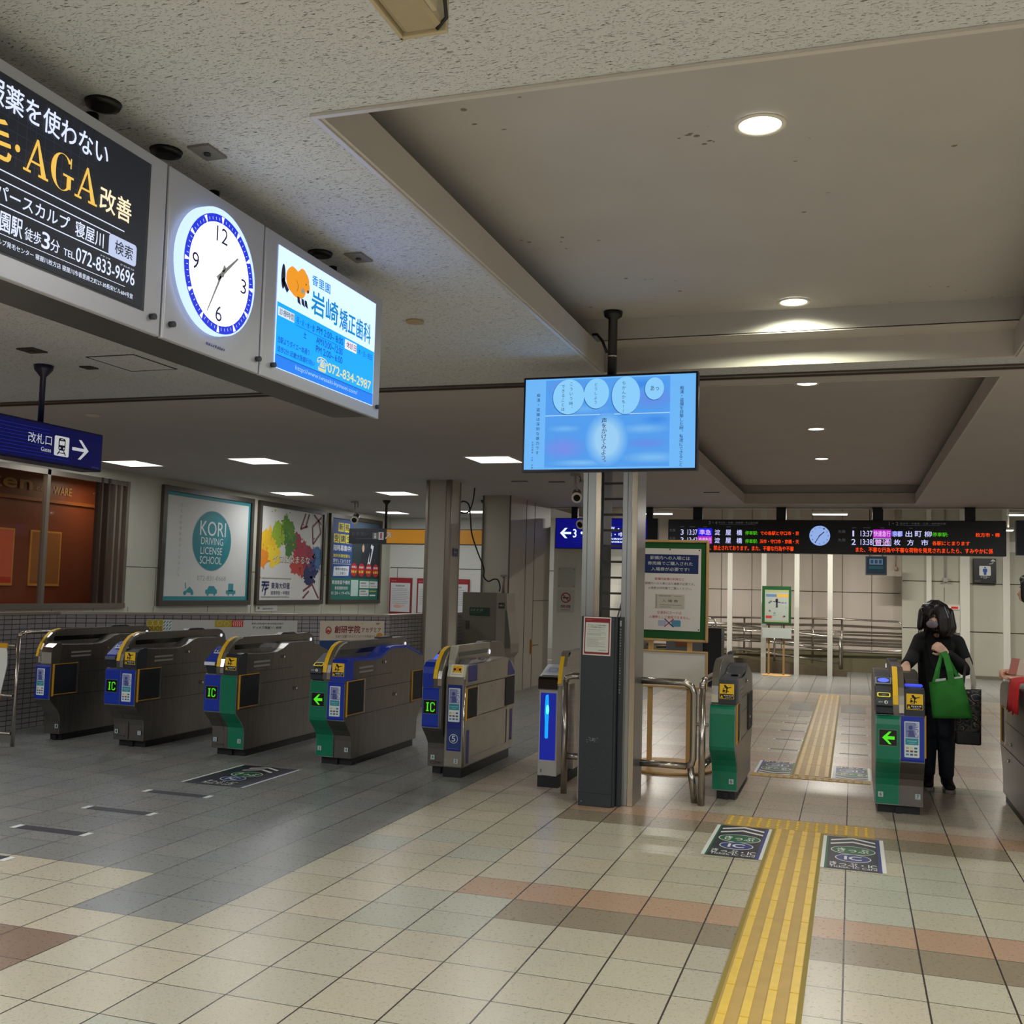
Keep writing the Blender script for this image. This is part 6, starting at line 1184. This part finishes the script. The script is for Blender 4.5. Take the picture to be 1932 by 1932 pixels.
# ---------------------------------------------------------------- floor markings and tactile paving
navyf = pm('floor_vinyl_navy', (38, 36, 52), .42, noise=.04); whf = pm('floor_vinyl_white', (240, 240, 236), .45); grf = pm('floor_vinyl_green', (24, 104, 62), .42); blf = pm('floor_vinyl_blue', (44, 58, 130), .42)
def decal(lab, x, y, rot, w=.345, h=.80, left=True):
    a = rot; u = (math.cos(a), math.sin(a), 0); v = (-math.sin(a), math.cos(a), 0)
    q = MB().at((x, y, 0), u, v); H = .0012; q.rect(-w / 2, -h / 2, w / 2, h / 2, navyf, H); q.rect(-w / 2, -h / 2, -w / 2 + .022, h / 2, whf, H + .0004); q.rect(w / 2 - .022, -h / 2, w / 2, h / 2, whf, H + .0004)
    q.rect(-w / 2 + .022, -h / 2, -w / 2 + .034, h / 2, grf, H + .0003); q.rect(w / 2 - .040, -h / 2, w / 2 - .022, h / 2, blf, H + .0003)
    for k in (0, .095):
        for sg in (-1, 1): q.poly([(sg * .128, .185 + k), (0, .265 + k), (0, .30 + k), (sg * .128, .22 + k)], whf, H + .0004)
    q.ell(0, .06, .125, .105, whf, H + .0004, 40); q.ell(0, .06, .119, .096, grf, H + .0007, 40); q.text('きっぷ', (-.088, .01, .088, .11), whf, .03, H + .001)
    q.ell(0, -.13, .098, .092, whf, H + .0004, 40); q.ell(0, -.13, .092, .083, blf, H + .0007, 40); q.text('IC', (-.048, -.175, .048, -.085), whf, .05, H + .001)
    q.text('きっぷ・IC', (-.125, -.325, .125, -.24), whf, .02, H + .0008); q.text('Ticket, IC Card', (-.125, -.375, .125, -.325), whf, .01, H + .0008)
    return tag(q.build('floor_sticker', loc=(x, y, 0)), lab, 'floor sticker', 'ticket and IC floor stickers')
decal('navy ticket and IC floor sticker left of the yellow strip, nearest the viewer', -.648, 6.49, 0, .345, .81)
decal('navy ticket and IC floor sticker right of the yellow strip, nearest the viewer', .006, 6.47, 0, .348, .80)
decal('navy ticket and IC floor sticker on the grey tiles before the arrow gate', -4.415, 7.015, 0, .53, .82)
decal('upside-down floor sticker behind the gates, left of the yellow strip', -.62, 9.36, PI, .325, .68)
decal('upside-down floor sticker behind the gates, right of the yellow strip', -.003, 9.34, PI, .300, .70)
def bar(x0, x1, y, lab, t=.085, dots=False):
    q = MB(navyf); q.rect(x0, y - t / 2, x1, y + t / 2, navyf, .0012)
    if dots: q.rect(x0, y - .03, x0 + .02, y + .03, whf, .0016); q.rect(x1 - .02, y - .03, x1, y + .03, whf, .0016)
    else:
        for x, s_ in ((x0, -1), (x1, 1)): q.rect(x - .02, y - t / 2, x + .02, y + t / 2, whf, .0016)
    tag(q.build('floor_stripe', loc=((x0 + x1) / 2, y, 0)), lab, 'floor stripe', 'dark floor stripes leading to the gates')
for y, l_ in ((6.237, 'nearest the floor sticker'), (5.634, 'second in front of the floor sticker'), (5.045, 'third in front of the floor sticker'), (4.455, 'cut by the left edge of the view')): bar(-4.685, -4.19, y, 'dark white-ended stripe on the grey tiles, ' + l_)
for i in range(5):
    y = 10.47 + i * .74; w_ = ['nearest', 'second', 'third', 'fourth', 'farthest'][i]
    bar(-.775, -.475, y, 'thin dark floor stripe left of the yellow strip behind the gates, %s one' % w_, .045, True); bar(-.135, .165, y + .02, 'thin dark floor stripe right of the yellow strip behind the gates, %s one' % w_, .045, True)
for x0, x1 in ((-.80, -.47), (-.14, .17)):
    q = MB(pm('floor_plate', (116, 112, 102), .5)); q.rect(x0 + .06, 14.2, x1 - .06, 15.1, None, .0015); q.rect(x0, 14.15, x1, 15.15, pm('floor_plate_rim', (150, 136, 118), .6), .001)
    tag(q.build('floor_plate', loc=(x0, 14.6, 0)), 'faint grey floor plate %s of the far end of the yellow strip' % ('left' if x0 < -.5 else 'right'), 'floor plate')
yb_ = pm('tactile_yellow', (196, 160, 84), .5, noise=.08, nscale=9); yr_ = pm('tactile_rib', (240, 200, 76), .42, noise=.05); gap_ = pm('tactile_gap', (150, 130, 50), .6); yb2 = pm('tactile_yellow_worn', (192, 156, 92), .5, noise=.1, nscale=9)
def tact(lab, y0, y1, base, rib, seg, x0=-.478, x1=-.166):
    g = thing('tactile_paving', lab, 'tactile paving', ((x0 + x1) / 2, y0, 0)); q = MB(base); q.box((x0, y0, .0002), (x1, y1, .004)); q.rect(x0, y0, x0 + .018, y1, gap_, .0044); q.rect(x1 - .018, y0, x1, y1, gap_, .0044)
    q.build('base', g)
    q = MB(rib)
    for i in range(4):
        cx = x0 + .043 + i * .078; y = y0
        while y < y1 - .02:
            e = min(y + seg - .006, y1 - .006); q.prism([(cx - .0155, y + .003), (cx + .0155, y + .003), (cx + .0155, e), (cx - .0155, e)], .004, .0085); y += seg
    q.build('raised_rib', g)['kind'] = 'stuff'; return g
tact('long yellow tactile strip with raised ribs running to the gates', -.6, 6.905, yb_, yr_, .295)
tact('worn yellow tactile strip with ribs, behind the gates', 9.02, 16.5, yb2, pm('tactile_rib_worn', (224, 188, 112), .45), .6)
def dots(lab, x0, x1, y0, y1, base, dm):
    g = thing('tactile_paving', lab, 'tactile paving', ((x0 + x1) / 2, y0, 0)); q = MB(base); q.box((x0, y0, .0002), (x1, y1, .004)); q.build('base', g)
    q = MB(dm); nx = int((x1 - x0) / .06); ny = int((y1 - y0) / .055)
    for i in range(nx):
        for j in range(ny): q.lathe((x0 + .03 + i * .06, y0 + .03 + j * .055, .004), [(.014, 0), (.008, .005)], n=8)
    q.build('raised_dots', g)['kind'] = 'stuff'
dots('yellow dotted tactile band in front of the gates', -.785, .135, 6.91, 7.21, yb_, yr_)
dots('worn yellow dotted tactile band just behind the gates', -.80, .14, 8.86, 9.015, yb2, pm('tactile_rib_worn', (224, 188, 112), .45))

# ---------------------------------------------------------------- people
def lerp(a, b, t): return [p + (q - p) * t for p, q in zip(a, b)]
def blob(chains, mat, name, parent, voxel=.008, smooth=6, kind=None):
    q = MB(mat)
    for ch in chains:
        ch = [tuple(c) + (c[3], c[3]) if len(c) == 4 else c for c in ch]
        if len(ch) == 1: q.ball(ch[0][:3], ch[0][3:6]); continue
        for a, b in zip(ch[:-1], ch[1:]):
            d = math.dist(a[:3], b[:3]); n = max(1, int(d / (min(a[3:] + b[3:]) * .45)) + 1)
            for k in range(n + 1): c = lerp(a, b, k / n); q.ball(c[:3], tuple(c[3:6]), n=14)
    o = q.build(name + '_raw'); me0 = o.data
    r = o.modifiers.new('r', 'REMESH'); r.mode = 'VOXEL'; r.voxel_size = voxel
    sm = o.modifiers.new('s', 'SMOOTH'); sm.iterations = smooth; sm.factor = .5
    dg = bpy.context.evaluated_depsgraph_get(); dg.update()
    me = bpy.data.meshes.new_from_object(o.evaluated_get(dg)); bpy.data.objects.remove(o); bpy.data.meshes.remove(me0)
    base = WL[parent.name]; me.transform(Matrix.Translation(-base)); me.materials.clear(); me.materials.append(mat)
    for p in me.polygons: p.use_smooth = True
    me.name = name; ob = bpy.data.objects.new(name, me); C.objects.link(ob); ob.parent = parent; WL[ob.name] = base
    return ob
def hand(Wr, d, n, side, curl=(.5, .7, .5), sc_=1.0, spread=.0, thumb=(.75, .75, .35)):
    Wr, d, n = Vector(Wr), Vector(d).normalized(), Vector(n); n = (n - d * n.dot(d)).normalized(); s_ = d.cross(n) * side; ch = []
    for i, (off, L_) in enumerate(((.030, .066), (.011, .074), (-.010, .069), (-.029, .054))):
        K = Wr + d * (.080 - .004 * abs(i - 1)) * sc_ + s_ * off * sc_
        ch.append([(*(Wr + s_ * off * .6), .014 * sc_), (*(Wr + d * .04 + s_ * off * .85), .0135 * sc_), (*K, .0115 * sc_)])
        p = K; dir_ = (d + s_ * spread * off * 10).normalized(); seg = [(*p, .0100 * sc_)]; a = 0
        for k, f in enumerate((.45, .30, .25)):
            a += curl[k]; dv = dir_ * math.cos(a) + n * math.sin(a); p = p + dv * L_ * f * sc_; seg.append((*p, (.0092, .0085, .0076)[k] * sc_))
        ch.append(seg)
    T = Wr + d * .022 * sc_ + s_ * .026 * sc_; tv = (d * thumb[0] + s_ * thumb[1] + n * thumb[2]).normalized(); T1 = T + tv * .036 * sc_; t2 = (d * .9 + s_ * .15 + n * .5).normalized(); T2 = T1 + t2 * .026 * sc_
    ch.append([(*(Wr + s_ * .01), .014 * sc_), (*T, .0135 * sc_), (*T1, .0105 * sc_), (*T2, .0088 * sc_)])
    return ch
skin = pm('skin', (226, 182, 158), .5, noise=.03); coatm = pm('black_wool_coat', (11, 11, 13), .85, noise=.25, nscale=14, bump=.4, bscale=160)
hairm = pm('dark_hair', (26, 17, 18), .38, noise=.35, nscale=30, stretch=(3, 3, .4)); jeans = pm('dark_denim', (22, 28, 40), .8, noise=.2, nscale=20); shoem = pm('black_canvas', (16, 16, 18), .7); solem = pm('grey_sole', (146, 138, 128), .6)
pw = thing('person', 'woman in a black coat with bowed dark hair holding a green tote, passing the gate', 'person', (.64, 8.88, 0))
LH = (.668, 8.585, 1.085); RH = (.392, 8.60, .975)
body = [[(.64, 8.88, .80, .15, .11, .11), (.635, 8.88, 1.00, .12, .09, .11), (.635, 8.87, 1.12, .13, .08, .08)], [(.63, 8.84, 1.20, .05), (.615, 8.79, 1.27, .048), (.61, 8.76, 1.30, .05)],
        [(.605, 8.735, 1.355, .078, .092, .098)], [(.598, 8.675, 1.305, .050, .045, .05)], [(.592, 8.640, 1.325, .012), (.592, 8.630, 1.305, .014)],
        [(.54, 8.88, 1.145, .042), (.460, 8.80, 1.04, .036), (.425, 8.70, 1.0, .030), (*RH, .024)], [(.75, 8.88, 1.135, .042), (.828, 8.79, .985, .036), (.758, 8.67, 1.01, .030), (*LH, .024)],
        [(.585, 8.90, .76, .085), (.575, 8.92, .45, .06), (.572, 8.95, .42, .058), (.570, 8.955, .10, .042)], [(.695, 8.88, .76, .085), (.695, 8.86, .45, .06), (.697, 8.88, .42, .058), (.700, 8.90, .10, .042)],
        [(.570, 8.955, .07, .035), (.568, 8.86, .035, .03)], [(.700, 8.90, .07, .035), (.715, 8.80, .035, .03)]]
body += hand(RH, (-.10, -.75, -.50), (0, .2, -1), -1, (.15, .25, .2)); body += hand(LH, (-.45, -.35, .35), (.0, .9, -.3), 1, (1.1, 1.2, .8), thumb=(.4, .6, .6))
blob(body, skin, 'body', pw, .0065, 3)
blob([[(.645, 8.88, .70, .160, .13, .08), (.645, 8.88, .85, .155, .13, .12), (.635, 8.88, 1.00, .150, .12, .12), (.635, 8.87, 1.12, .165, .11, .09)], [(.52, 8.87, 1.175, .055, .07, .045), (.63, 8.86, 1.215, .09, .08, .045), (.76, 8.87, 1.165, .058, .07, .045)],
      [(.515, 8.87, 1.155, .064), (.460, 8.80, 1.04, .058), (.425, 8.70, 1.0, .050), (.400, 8.645, .975, .046)], [(.775, 8.87, 1.145, .066), (.830, 8.80, .99, .060), (.825, 8.76, .955, .056), (.758, 8.67, 1.01, .046), (.702, 8.61, 1.065, .038)],
      [(.60, 8.80, 1.24, .075, .05, .03), (.66, 8.82, 1.23, .08, .05, .03)]], coatm, 'coat', pw, .009, 3)
q = MB(coatm); q.prism([(.575, 1.235), (.62, 1.16), (.645, 1.0), (.60, .92), (.565, 1.02), (.545, 1.16)], 8.735, 8.748, ax='y'); q.prism([(.655, 1.235), (.665, 1.14), (.672, 1.03), (.715, 1.08), (.73, 1.18)], 8.738, 8.750, ax='y'); q.build('lapel', pw, bev=.004)
blob([[(.585, 8.90, .74, .100, .105, .08), (.577, 8.92, .45, .072), (.574, 8.945, .42, .070), (.570, 8.955, .13, .056)], [(.695, 8.88, .74, .100, .105, .08), (.697, 8.86, .45, .074), (.698, 8.88, .42, .072), (.700, 8.90, .13, .058)]], jeans, 'jeans', pw, .009, 3)
for nm, x, y, dx in (('l', .568, 8.955, -.004), ('r', .702, 8.90, .015)):
    o = blob([[(x, y, .13, .050), (x, y - .005, .07, .046), (x + dx * .5, y - .06, .055, .044, .05, .035), (x + dx, y - .125, .045, .042, .04, .026)]], shoem, 'shoe', pw, .006, 3)
    q = MB(solem); P = [(x + dx * t + sx_ * w_, y + .045 - .215 * t) for t, w_, sx_ in ((0, .030, -1), (.0, .030, 1), (.3, .038, 1), (.7, .046, 1), (.93, .036, 1), (1, .012, 1), (1, .012, -1), (.93, .036, -1), (.7, .046, -1), (.3, .038, -1))]
    q.prism(P, .0, .026); q.build('sole', o, loc=WL[pw.name], bev=.004)
hs = [[(.61, 8.755, 1.385, .110, .108, .092)], [(.618, 8.77, 1.35, .124, .105, .11)], [(.515, 8.72, 1.36, .03, .05, .06), (.503, 8.71, 1.29, .026, .045, .05), (.488, 8.705, 1.262, .012, .03, .02)], [(.715, 8.74, 1.36, .035, .06, .06), (.725, 8.73, 1.27, .040, .055, .05), (.70, 8.72, 1.21, .035, .045, .03)],
      [(.64, 8.655, 1.40, .05, .025, .05), (.665, 8.650, 1.33, .048, .028, .06), (.675, 8.655, 1.26, .045, .03, .05), (.665, 8.67, 1.22, .035, .03, .03)], [(.635, 8.652, 1.38, .035, .02, .04), (.638, 8.640, 1.33, .022, .018, .05), (.642, 8.640, 1.27, .014, .014, .04)], [(.575, 8.650, 1.40, .03, .018, .03), (.560, 8.640, 1.365, .014, .012, .03)], [(.565, 8.66, 1.41, .04, .02, .035), (.545, 8.655, 1.375, .024, .02, .03)], [(.60, 8.86, 1.30, .09, .04, .08)]]
ho = blob(hs, hairm, 'hair', pw, .006, 2)
rr = random.Random(3)
q = MB(hairm)
for i in range(110):
    a = rr.uniform(-2.6, 1.2); x0 = .61 + .115 * math.cos(a - .5); y0 = 8.75 + .10 * math.sin(a - .5); L_ = rr.uniform(.10, .20)
    q.tube([(.61 + .03 * math.cos(a), 8.755 + .03 * math.sin(a), 1.475), (.61 + .085 * math.cos(a - .5), 8.752 + .085 * math.sin(a - .5), 1.44), (x0 + .006, y0, 1.38), (x0 + rr.uniform(-.012, .012), y0 - .01, 1.38 - L_)], [.004, .006, .006, .0012], n=5)
o_ = q.build('hair_strands', ho, loc=WL[pw.name]); o_['kind'] = 'stuff'
maskm = pm('grey_mask', (128, 118, 128), .7)
blob([[(.583, 8.640, 1.292, .046, .026, .034)], [(.585, 8.632, 1.30, .02, .022, .025)]], maskm, 'face_mask', pw, .005, 3)
q = MB(ink(20, 14, 14))
for x in (.565, .613): q.ball((x, 8.638, 1.345), (.011, .006, .004))
q.build('eyes', pw)
# green tote in her hand
def sheetbag(name, label, cat, front, y, th, mat, extra=None):
    cx = sum(p[0] for p in front) / len(front); cz = min(p[1] for p in front); g = thing(name, label, cat, (cx, y, cz)); n = 10; V = []; F = []
    TL, TR, BR, BL = front
    for sgn in (-1, 1):
        for i in range(n + 1):
            for j in range(n + 1):
                u, v = i / n, j / n; t = lerp(TL, TR, u); b_ = lerp(BL, BR, u); p = lerp(t, b_, v); bul = th * (math.sin(PI * u) ** .5) * (.35 + .65 * math.sin(PI * min(1, v * .75 + .12))) + .002
                wob = .004 * math.sin(u * 17 + v * 6) * math.sin(PI * u); V.append((p[0], y + sgn * bul + wob, p[1]))
    m_ = (n + 1) ** 2
    for s0 in (0, 1):
        for i in range(n):
            for j in range(n): a = s0 * m_ + i * (n + 1) + j; f = (a, a + 1, a + n + 2, a + n + 1); F.append(f if s0 == 0 else f[::-1])
    for i in range(n): a = i * (n + 1) + n; F.append((a, a + m_, a + m_ + n + 1, a + n + 1))
    for j in range(n): F.append((j, j + m_, j + m_ + 1, j + 1)); a = n * (n + 1) + j; F.append((a, a + 1, a + m_ + 1, a + m_))
    q = MB(mat); q.add(V, F); q.fine = set(range(len(q.f))); q.build('bag_body', g); return g
gm_ = pm('green_fabric', (44, 132, 44), .75, noise=.10, nscale=9, bump=.3, bscale=120)
g = sheetbag('tote_bag', 'bright green fabric tote hanging from the womans raised hand', 'bag', [(.548, .858), (.782, .905), (.850, .610), (.572, .593)], 8.48, .035, gm_)
def strap(g, pts, w0, mat, name='strap', t=.003):
    q = MB(mat); P = [Vector(p) for p in pts]; V = []
    for i, p in enumerate(P):
        d = (P[min(i + 1, len(P) - 1)] - P[max(i - 1, 0)]).normalized(); s_ = d.cross(Vector((0, 1, 0))).normalized() * w0 / 2
        V += [tuple(p - s_ - Vector((0, t, 0))), tuple(p + s_ - Vector((0, t, 0))), tuple(p + s_ + Vector((0, t, 0))), tuple(p - s_ + Vector((0, t, 0)))]
    F = []
    for i in range(len(P) - 1):
        for j in range(4): F.append((i * 4 + j, i * 4 + (j + 1) % 4, i * 4 + 4 + (j + 1) % 4, i * 4 + 4 + j))
    F += [(3, 2, 1, 0), tuple(range(len(V) - 4, len(V)))]
    q.add(V, F); return q.build(name, g)
strap(g, [(.578, 8.455, .86), (.60, 8.46, .95), (.630, 8.50, 1.045), (.640, 8.54, 1.075)], .020, gm_)
strap(g, [(.705, 8.450, .86), (.692, 8.455, .95), (.672, 8.49, 1.05), (.655, 8.53, 1.09)], .045, gm_)
strap(g, [(.608, 8.51, .87), (.618, 8.52, .95), (.640, 8.54, 1.06)], .022, gm_); strap(g, [(.760, 8.51, .89), (.715, 8.52, .98), (.665, 8.54, 1.08)], .026, gm_)
q = MB(ink(226, 230, 226)); q.prism([(.582, .86), (.584, .882), (.665, .896), (.665, .87)], 8.475, 8.485, ax='y'); q.prism([(.71, .88), (.71, .905), (.765, .912), (.768, .89)], 8.475, 8.485, ax='y'); q.build('papers_inside', g)
camo = bpy.data.materials.new('camouflage_fabric'); camo.use_nodes = True; nt = camo.node_tree; b = nt.nodes['Principled BSDF']; vo = nt.nodes.new('ShaderNodeTexNoise'); vo.inputs['Scale'].default_value = 16; vo.inputs['Detail'].default_value = 1; cr = nt.nodes.new('ShaderNodeValToRGB'); cr.color_ramp.interpolation = 'CONSTANT'
tc = nt.nodes.new('ShaderNodeTexCoord'); nt.links.new(tc.outputs['Object'], vo.inputs['Vector']); nt.links.new(vo.outputs[0], cr.inputs[0]); nt.links.new(cr.outputs[0], b.inputs['Base Color']); b.inputs['Roughness'].default_value = .7
for p_, c_ in ((0, (40, 44, 52)), (.42, (84, 84, 78)), (.50, (30, 32, 38)), (.57, (140, 122, 104)), (.62, (48, 54, 62))):
    e = cr.color_ramp.elements.new(p_) if p_ else cr.color_ramp.elements[0]; e.color = lin(c_)
cr.color_ramp.elements[-1].color = lin((50, 54, 56))
g = sheetbag('shopping_bag', 'large dark camouflage bag hanging behind the green tote', 'bag', [(.74, .80), (.925, .815), (.922, .435), (.735, .40)], 8.62, .05, camo)
strap(g, [(.79, 8.60, .80), (.805, 8.62, .9), (.82, 8.66, .99)], .02, black); q = MB(black); q.box((.74, 8.57, .40), (.918, 8.67, .50)); q.build('black_base', g, bev=.012)
g = thing('shoulder_bag', 'cream bag strip showing under the womans left arm', 'bag', (.86, 8.80, .72)); strap(g, [(.835, 8.70, 1.04), (.868, 8.72, .96), (.885, 8.74, .86), (.880, 8.76, .74)], .035, ink(206, 198, 184)); q = MB(ink(200, 192, 178)); q.prism([(.872, .72), (.90, .72), (.902, .86), (.885, .90), (.874, .88)], 8.74, 8.80, ax='y'); q.build('bag_body', g, bev=.008)
# second person, mostly beyond the right edge
p2 = thing('person', 'person at the right edge in red and dark clothes holding an open card wallet', 'person', (1.60, 8.26, 0))
RA = (1.085, 8.13, .985); LA = (1.095, 8.06, .945)
b2 = [[(1.60, 8.26, .92, .13, .11, .11), (1.55, 8.25, 1.15, .13, .10, .12), (1.46, 8.24, 1.33, .16, .10, .08)], [(1.36, 8.22, 1.40, .055), (1.28, 8.20, 1.49, .052)], [(1.215, 8.19, 1.575, .082, .078, .098)], [(1.17, 8.17, 1.52, .05, .045, .045)], [(1.133, 8.165, 1.555, .013), (1.124, 8.162, 1.54, .015)],
      [(1.33, 8.15, 1.31, .055), (1.36, 8.12, 1.10, .045), (1.22, 8.13, 1.01, .035), (*RA, .025)], [(1.58, 8.28, 1.31, .055), (1.56, 8.10, 1.08, .045), (1.30, 8.06, .985, .035), (*LA, .025)],
      [(1.54, 8.22, .86, .09), (1.56, 8.22, .47, .062), (1.56, 8.25, .10, .042)], [(1.66, 8.30, .86, .09), (1.68, 8.30, .47, .062), (1.68, 8.33, .10, .042)], [(1.56, 8.25, .06, .035), (1.48, 8.23, .03, .03)], [(1.68, 8.33, .06, .035), (1.60, 8.31, .03, .03)]]
b2 += hand(RA, (-.85, -.2, -.05), (.2, -.4, -.7), 1, (.5, .8, .6), .95, thumb=(.7, .6, .5)); b2 += hand(LA, (-.9, .1, .05), (.1, -.2, .9), -1, (.5, .7, .4), .95)
blob(b2, skin, 'body', p2, .0065, 3)
redm = pm('red_knit', (196, 26, 30), .8, noise=.08, nscale=30, bump=.3)
blob([[(1.62, 8.26, .70, .14, .14, .10), (1.60, 8.26, .92, .150, .13, .12), (1.55, 8.25, 1.15, .155, .125, .12), (1.46, 8.24, 1.32, .18, .12, .08)]], coatm, 'coat', p2, .01, 3)
blob([[(1.34, 8.15, 1.30, .075), (1.37, 8.12, 1.10, .066), (1.23, 8.13, 1.01, .050), (1.175, 8.13, .995, .044)], [(1.58, 8.28, 1.30, .075), (1.56, 8.10, 1.08, .066), (1.31, 8.06, .985, .052), (1.185, 8.06, .962, .046)]], redm, 'red_sleeves', p2, .008, 3)
blob([[(1.54, 8.22, .86, .105), (1.56, 8.22, .47, .078), (1.56, 8.25, .12, .06)], [(1.66, 8.30, .86, .105), (1.68, 8.30, .47, .078), (1.68, 8.33, .12, .06)]], jeans, 'trousers', p2, .01, 3)
for x, y in ((1.56, 8.25), (1.68, 8.33)): blob([[(x, y, .10, .05), (x, y, .05, .048), (x - .08, y - .02, .042, .05, .042, .032), (x - .11, y - .03, .036, .04, .038, .026)]], shoem, 'shoe', p2, .007, 3)
blob([[(1.235, 8.20, 1.61, .098, .10, .088)], [(1.262, 8.21, 1.57, .085, .10, .105)], [(1.175, 8.18, 1.64, .045, .08, .036)], [(1.165, 8.11, 1.60, .040, .024, .05), (1.16, 8.11, 1.52, .034, .02, .05)], [(1.20, 8.105, 1.57, .055, .024, .075)], [(1.165, 8.125, 1.54, .03, .02, .05)]], pm('black_hair', (16, 14, 15), .4, noise=.2), 'hair', p2, .007, 3)
q = MB(ink(20, 14, 14)); [q.ball((1.139, y, 1.585), (.006, .010, .005)) for y in (8.145, 8.19)]; q.build('eyes', p2)
sc2 = thing('scarf', 'red cloth hanging over the flank of the gate at the right edge', 'scarf', (1.05, 8.0, .72))
q = MB(redm); P_ = [(1.25, .93), (1.12, .955), (1.052, .945), (1.040, .90), (1.032, .80), (1.028, .735)]; V = []
for j, (x, z) in enumerate(P_):
    for i in range(9): y = 7.66 + (i / 8) * (.38 + .012 * j) ; V.append((x + .010 * math.sin(i * 1.7 + j * .4) * (j / 5), y - .006 * j, z + (.012 * math.sin(i * 2.1) if j == 5 else 0)))
q.add(V, [(j * 9 + i, j * 9 + i + 1, j * 9 + i + 10, j * 9 + i + 9) for j in range(5) for i in range(8)]); q.fine = set(range(len(q.f))); o = q.build('cloth', sc2); m_ = o.modifiers.new('s', 'SOLIDIFY'); m_.thickness = .008; m_.offset = 0
g = thing('card_wallet', 'open pink and cream card wallet in the hands at the right edge', 'wallet', (1.08, 8.04, 1.0))
q = MB(pm('dusty_pink_leather', (186, 118, 108), .55)).at((1.035, 8.045, .975), (.9, -.05, -.06), (.22, 0, 1)); q.box((0, 0, 0), (.055, .115, .006)); q.build('cover', g)
q = MB(ink(216, 206, 190)).at((1.086, 8.040, .972), (.9, -.1, -.1), (.22, 0, 1)); q.box((0.0, 0, .001), (.085, .110, .006)); q.build('inside_page', g)

# shop interior lamps; left and middle ones are added to brighten its wall
for y_, l_ in ((6.5, 'left'), (8.6, 'middle'), (10.9, 'right')):
    g = thing('shop_lamp', {'left': 'added lamp brightening the shop, unseen beyond the left edge', 'middle': 'added lamp brightening the shop wall near the red picture poster', 'right': 'small warm lamp at the top right corner inside the shop window'}[l_], 'lamp', (-9.1, y_, 2.74))
    q = MB(glow(255, 220, 150, 3)); q.lathe((-9.1, y_, 2.70), [(.03, 0), (.05, .05)]); q.build('bulb', g); area('shop_lamp_light', (-9.1, y_, 2.68), (.2, .2), 7, (1, .80, .55), parent=g)

# old stains on the near recessed ceiling
rr = random.Random(21); q = MB(pm('ceiling_smudge', (118, 108, 98), .9))
for cx, cy, n, sp in ((-.52, 3.5, 9, .05), (-1.25, 3.2, 5, .12), (-1.3, 4.4, 7, .12), (-1.0, 5.3, 9, .16), (.1, 4.2, 5, .25), (.5, 5.6, 6, .15)):
    for _ in range(n):
        q.at((cx + rr.gauss(0, sp), cy + rr.gauss(0, sp), 3.0645), (1, 0, 0), (0, -1, 0)); a = rr.uniform(.003, .012); q.ell(0, 0, a, a * rr.uniform(.3, 1), None, .0005, 8)
o = struct(q, 'trim_9')
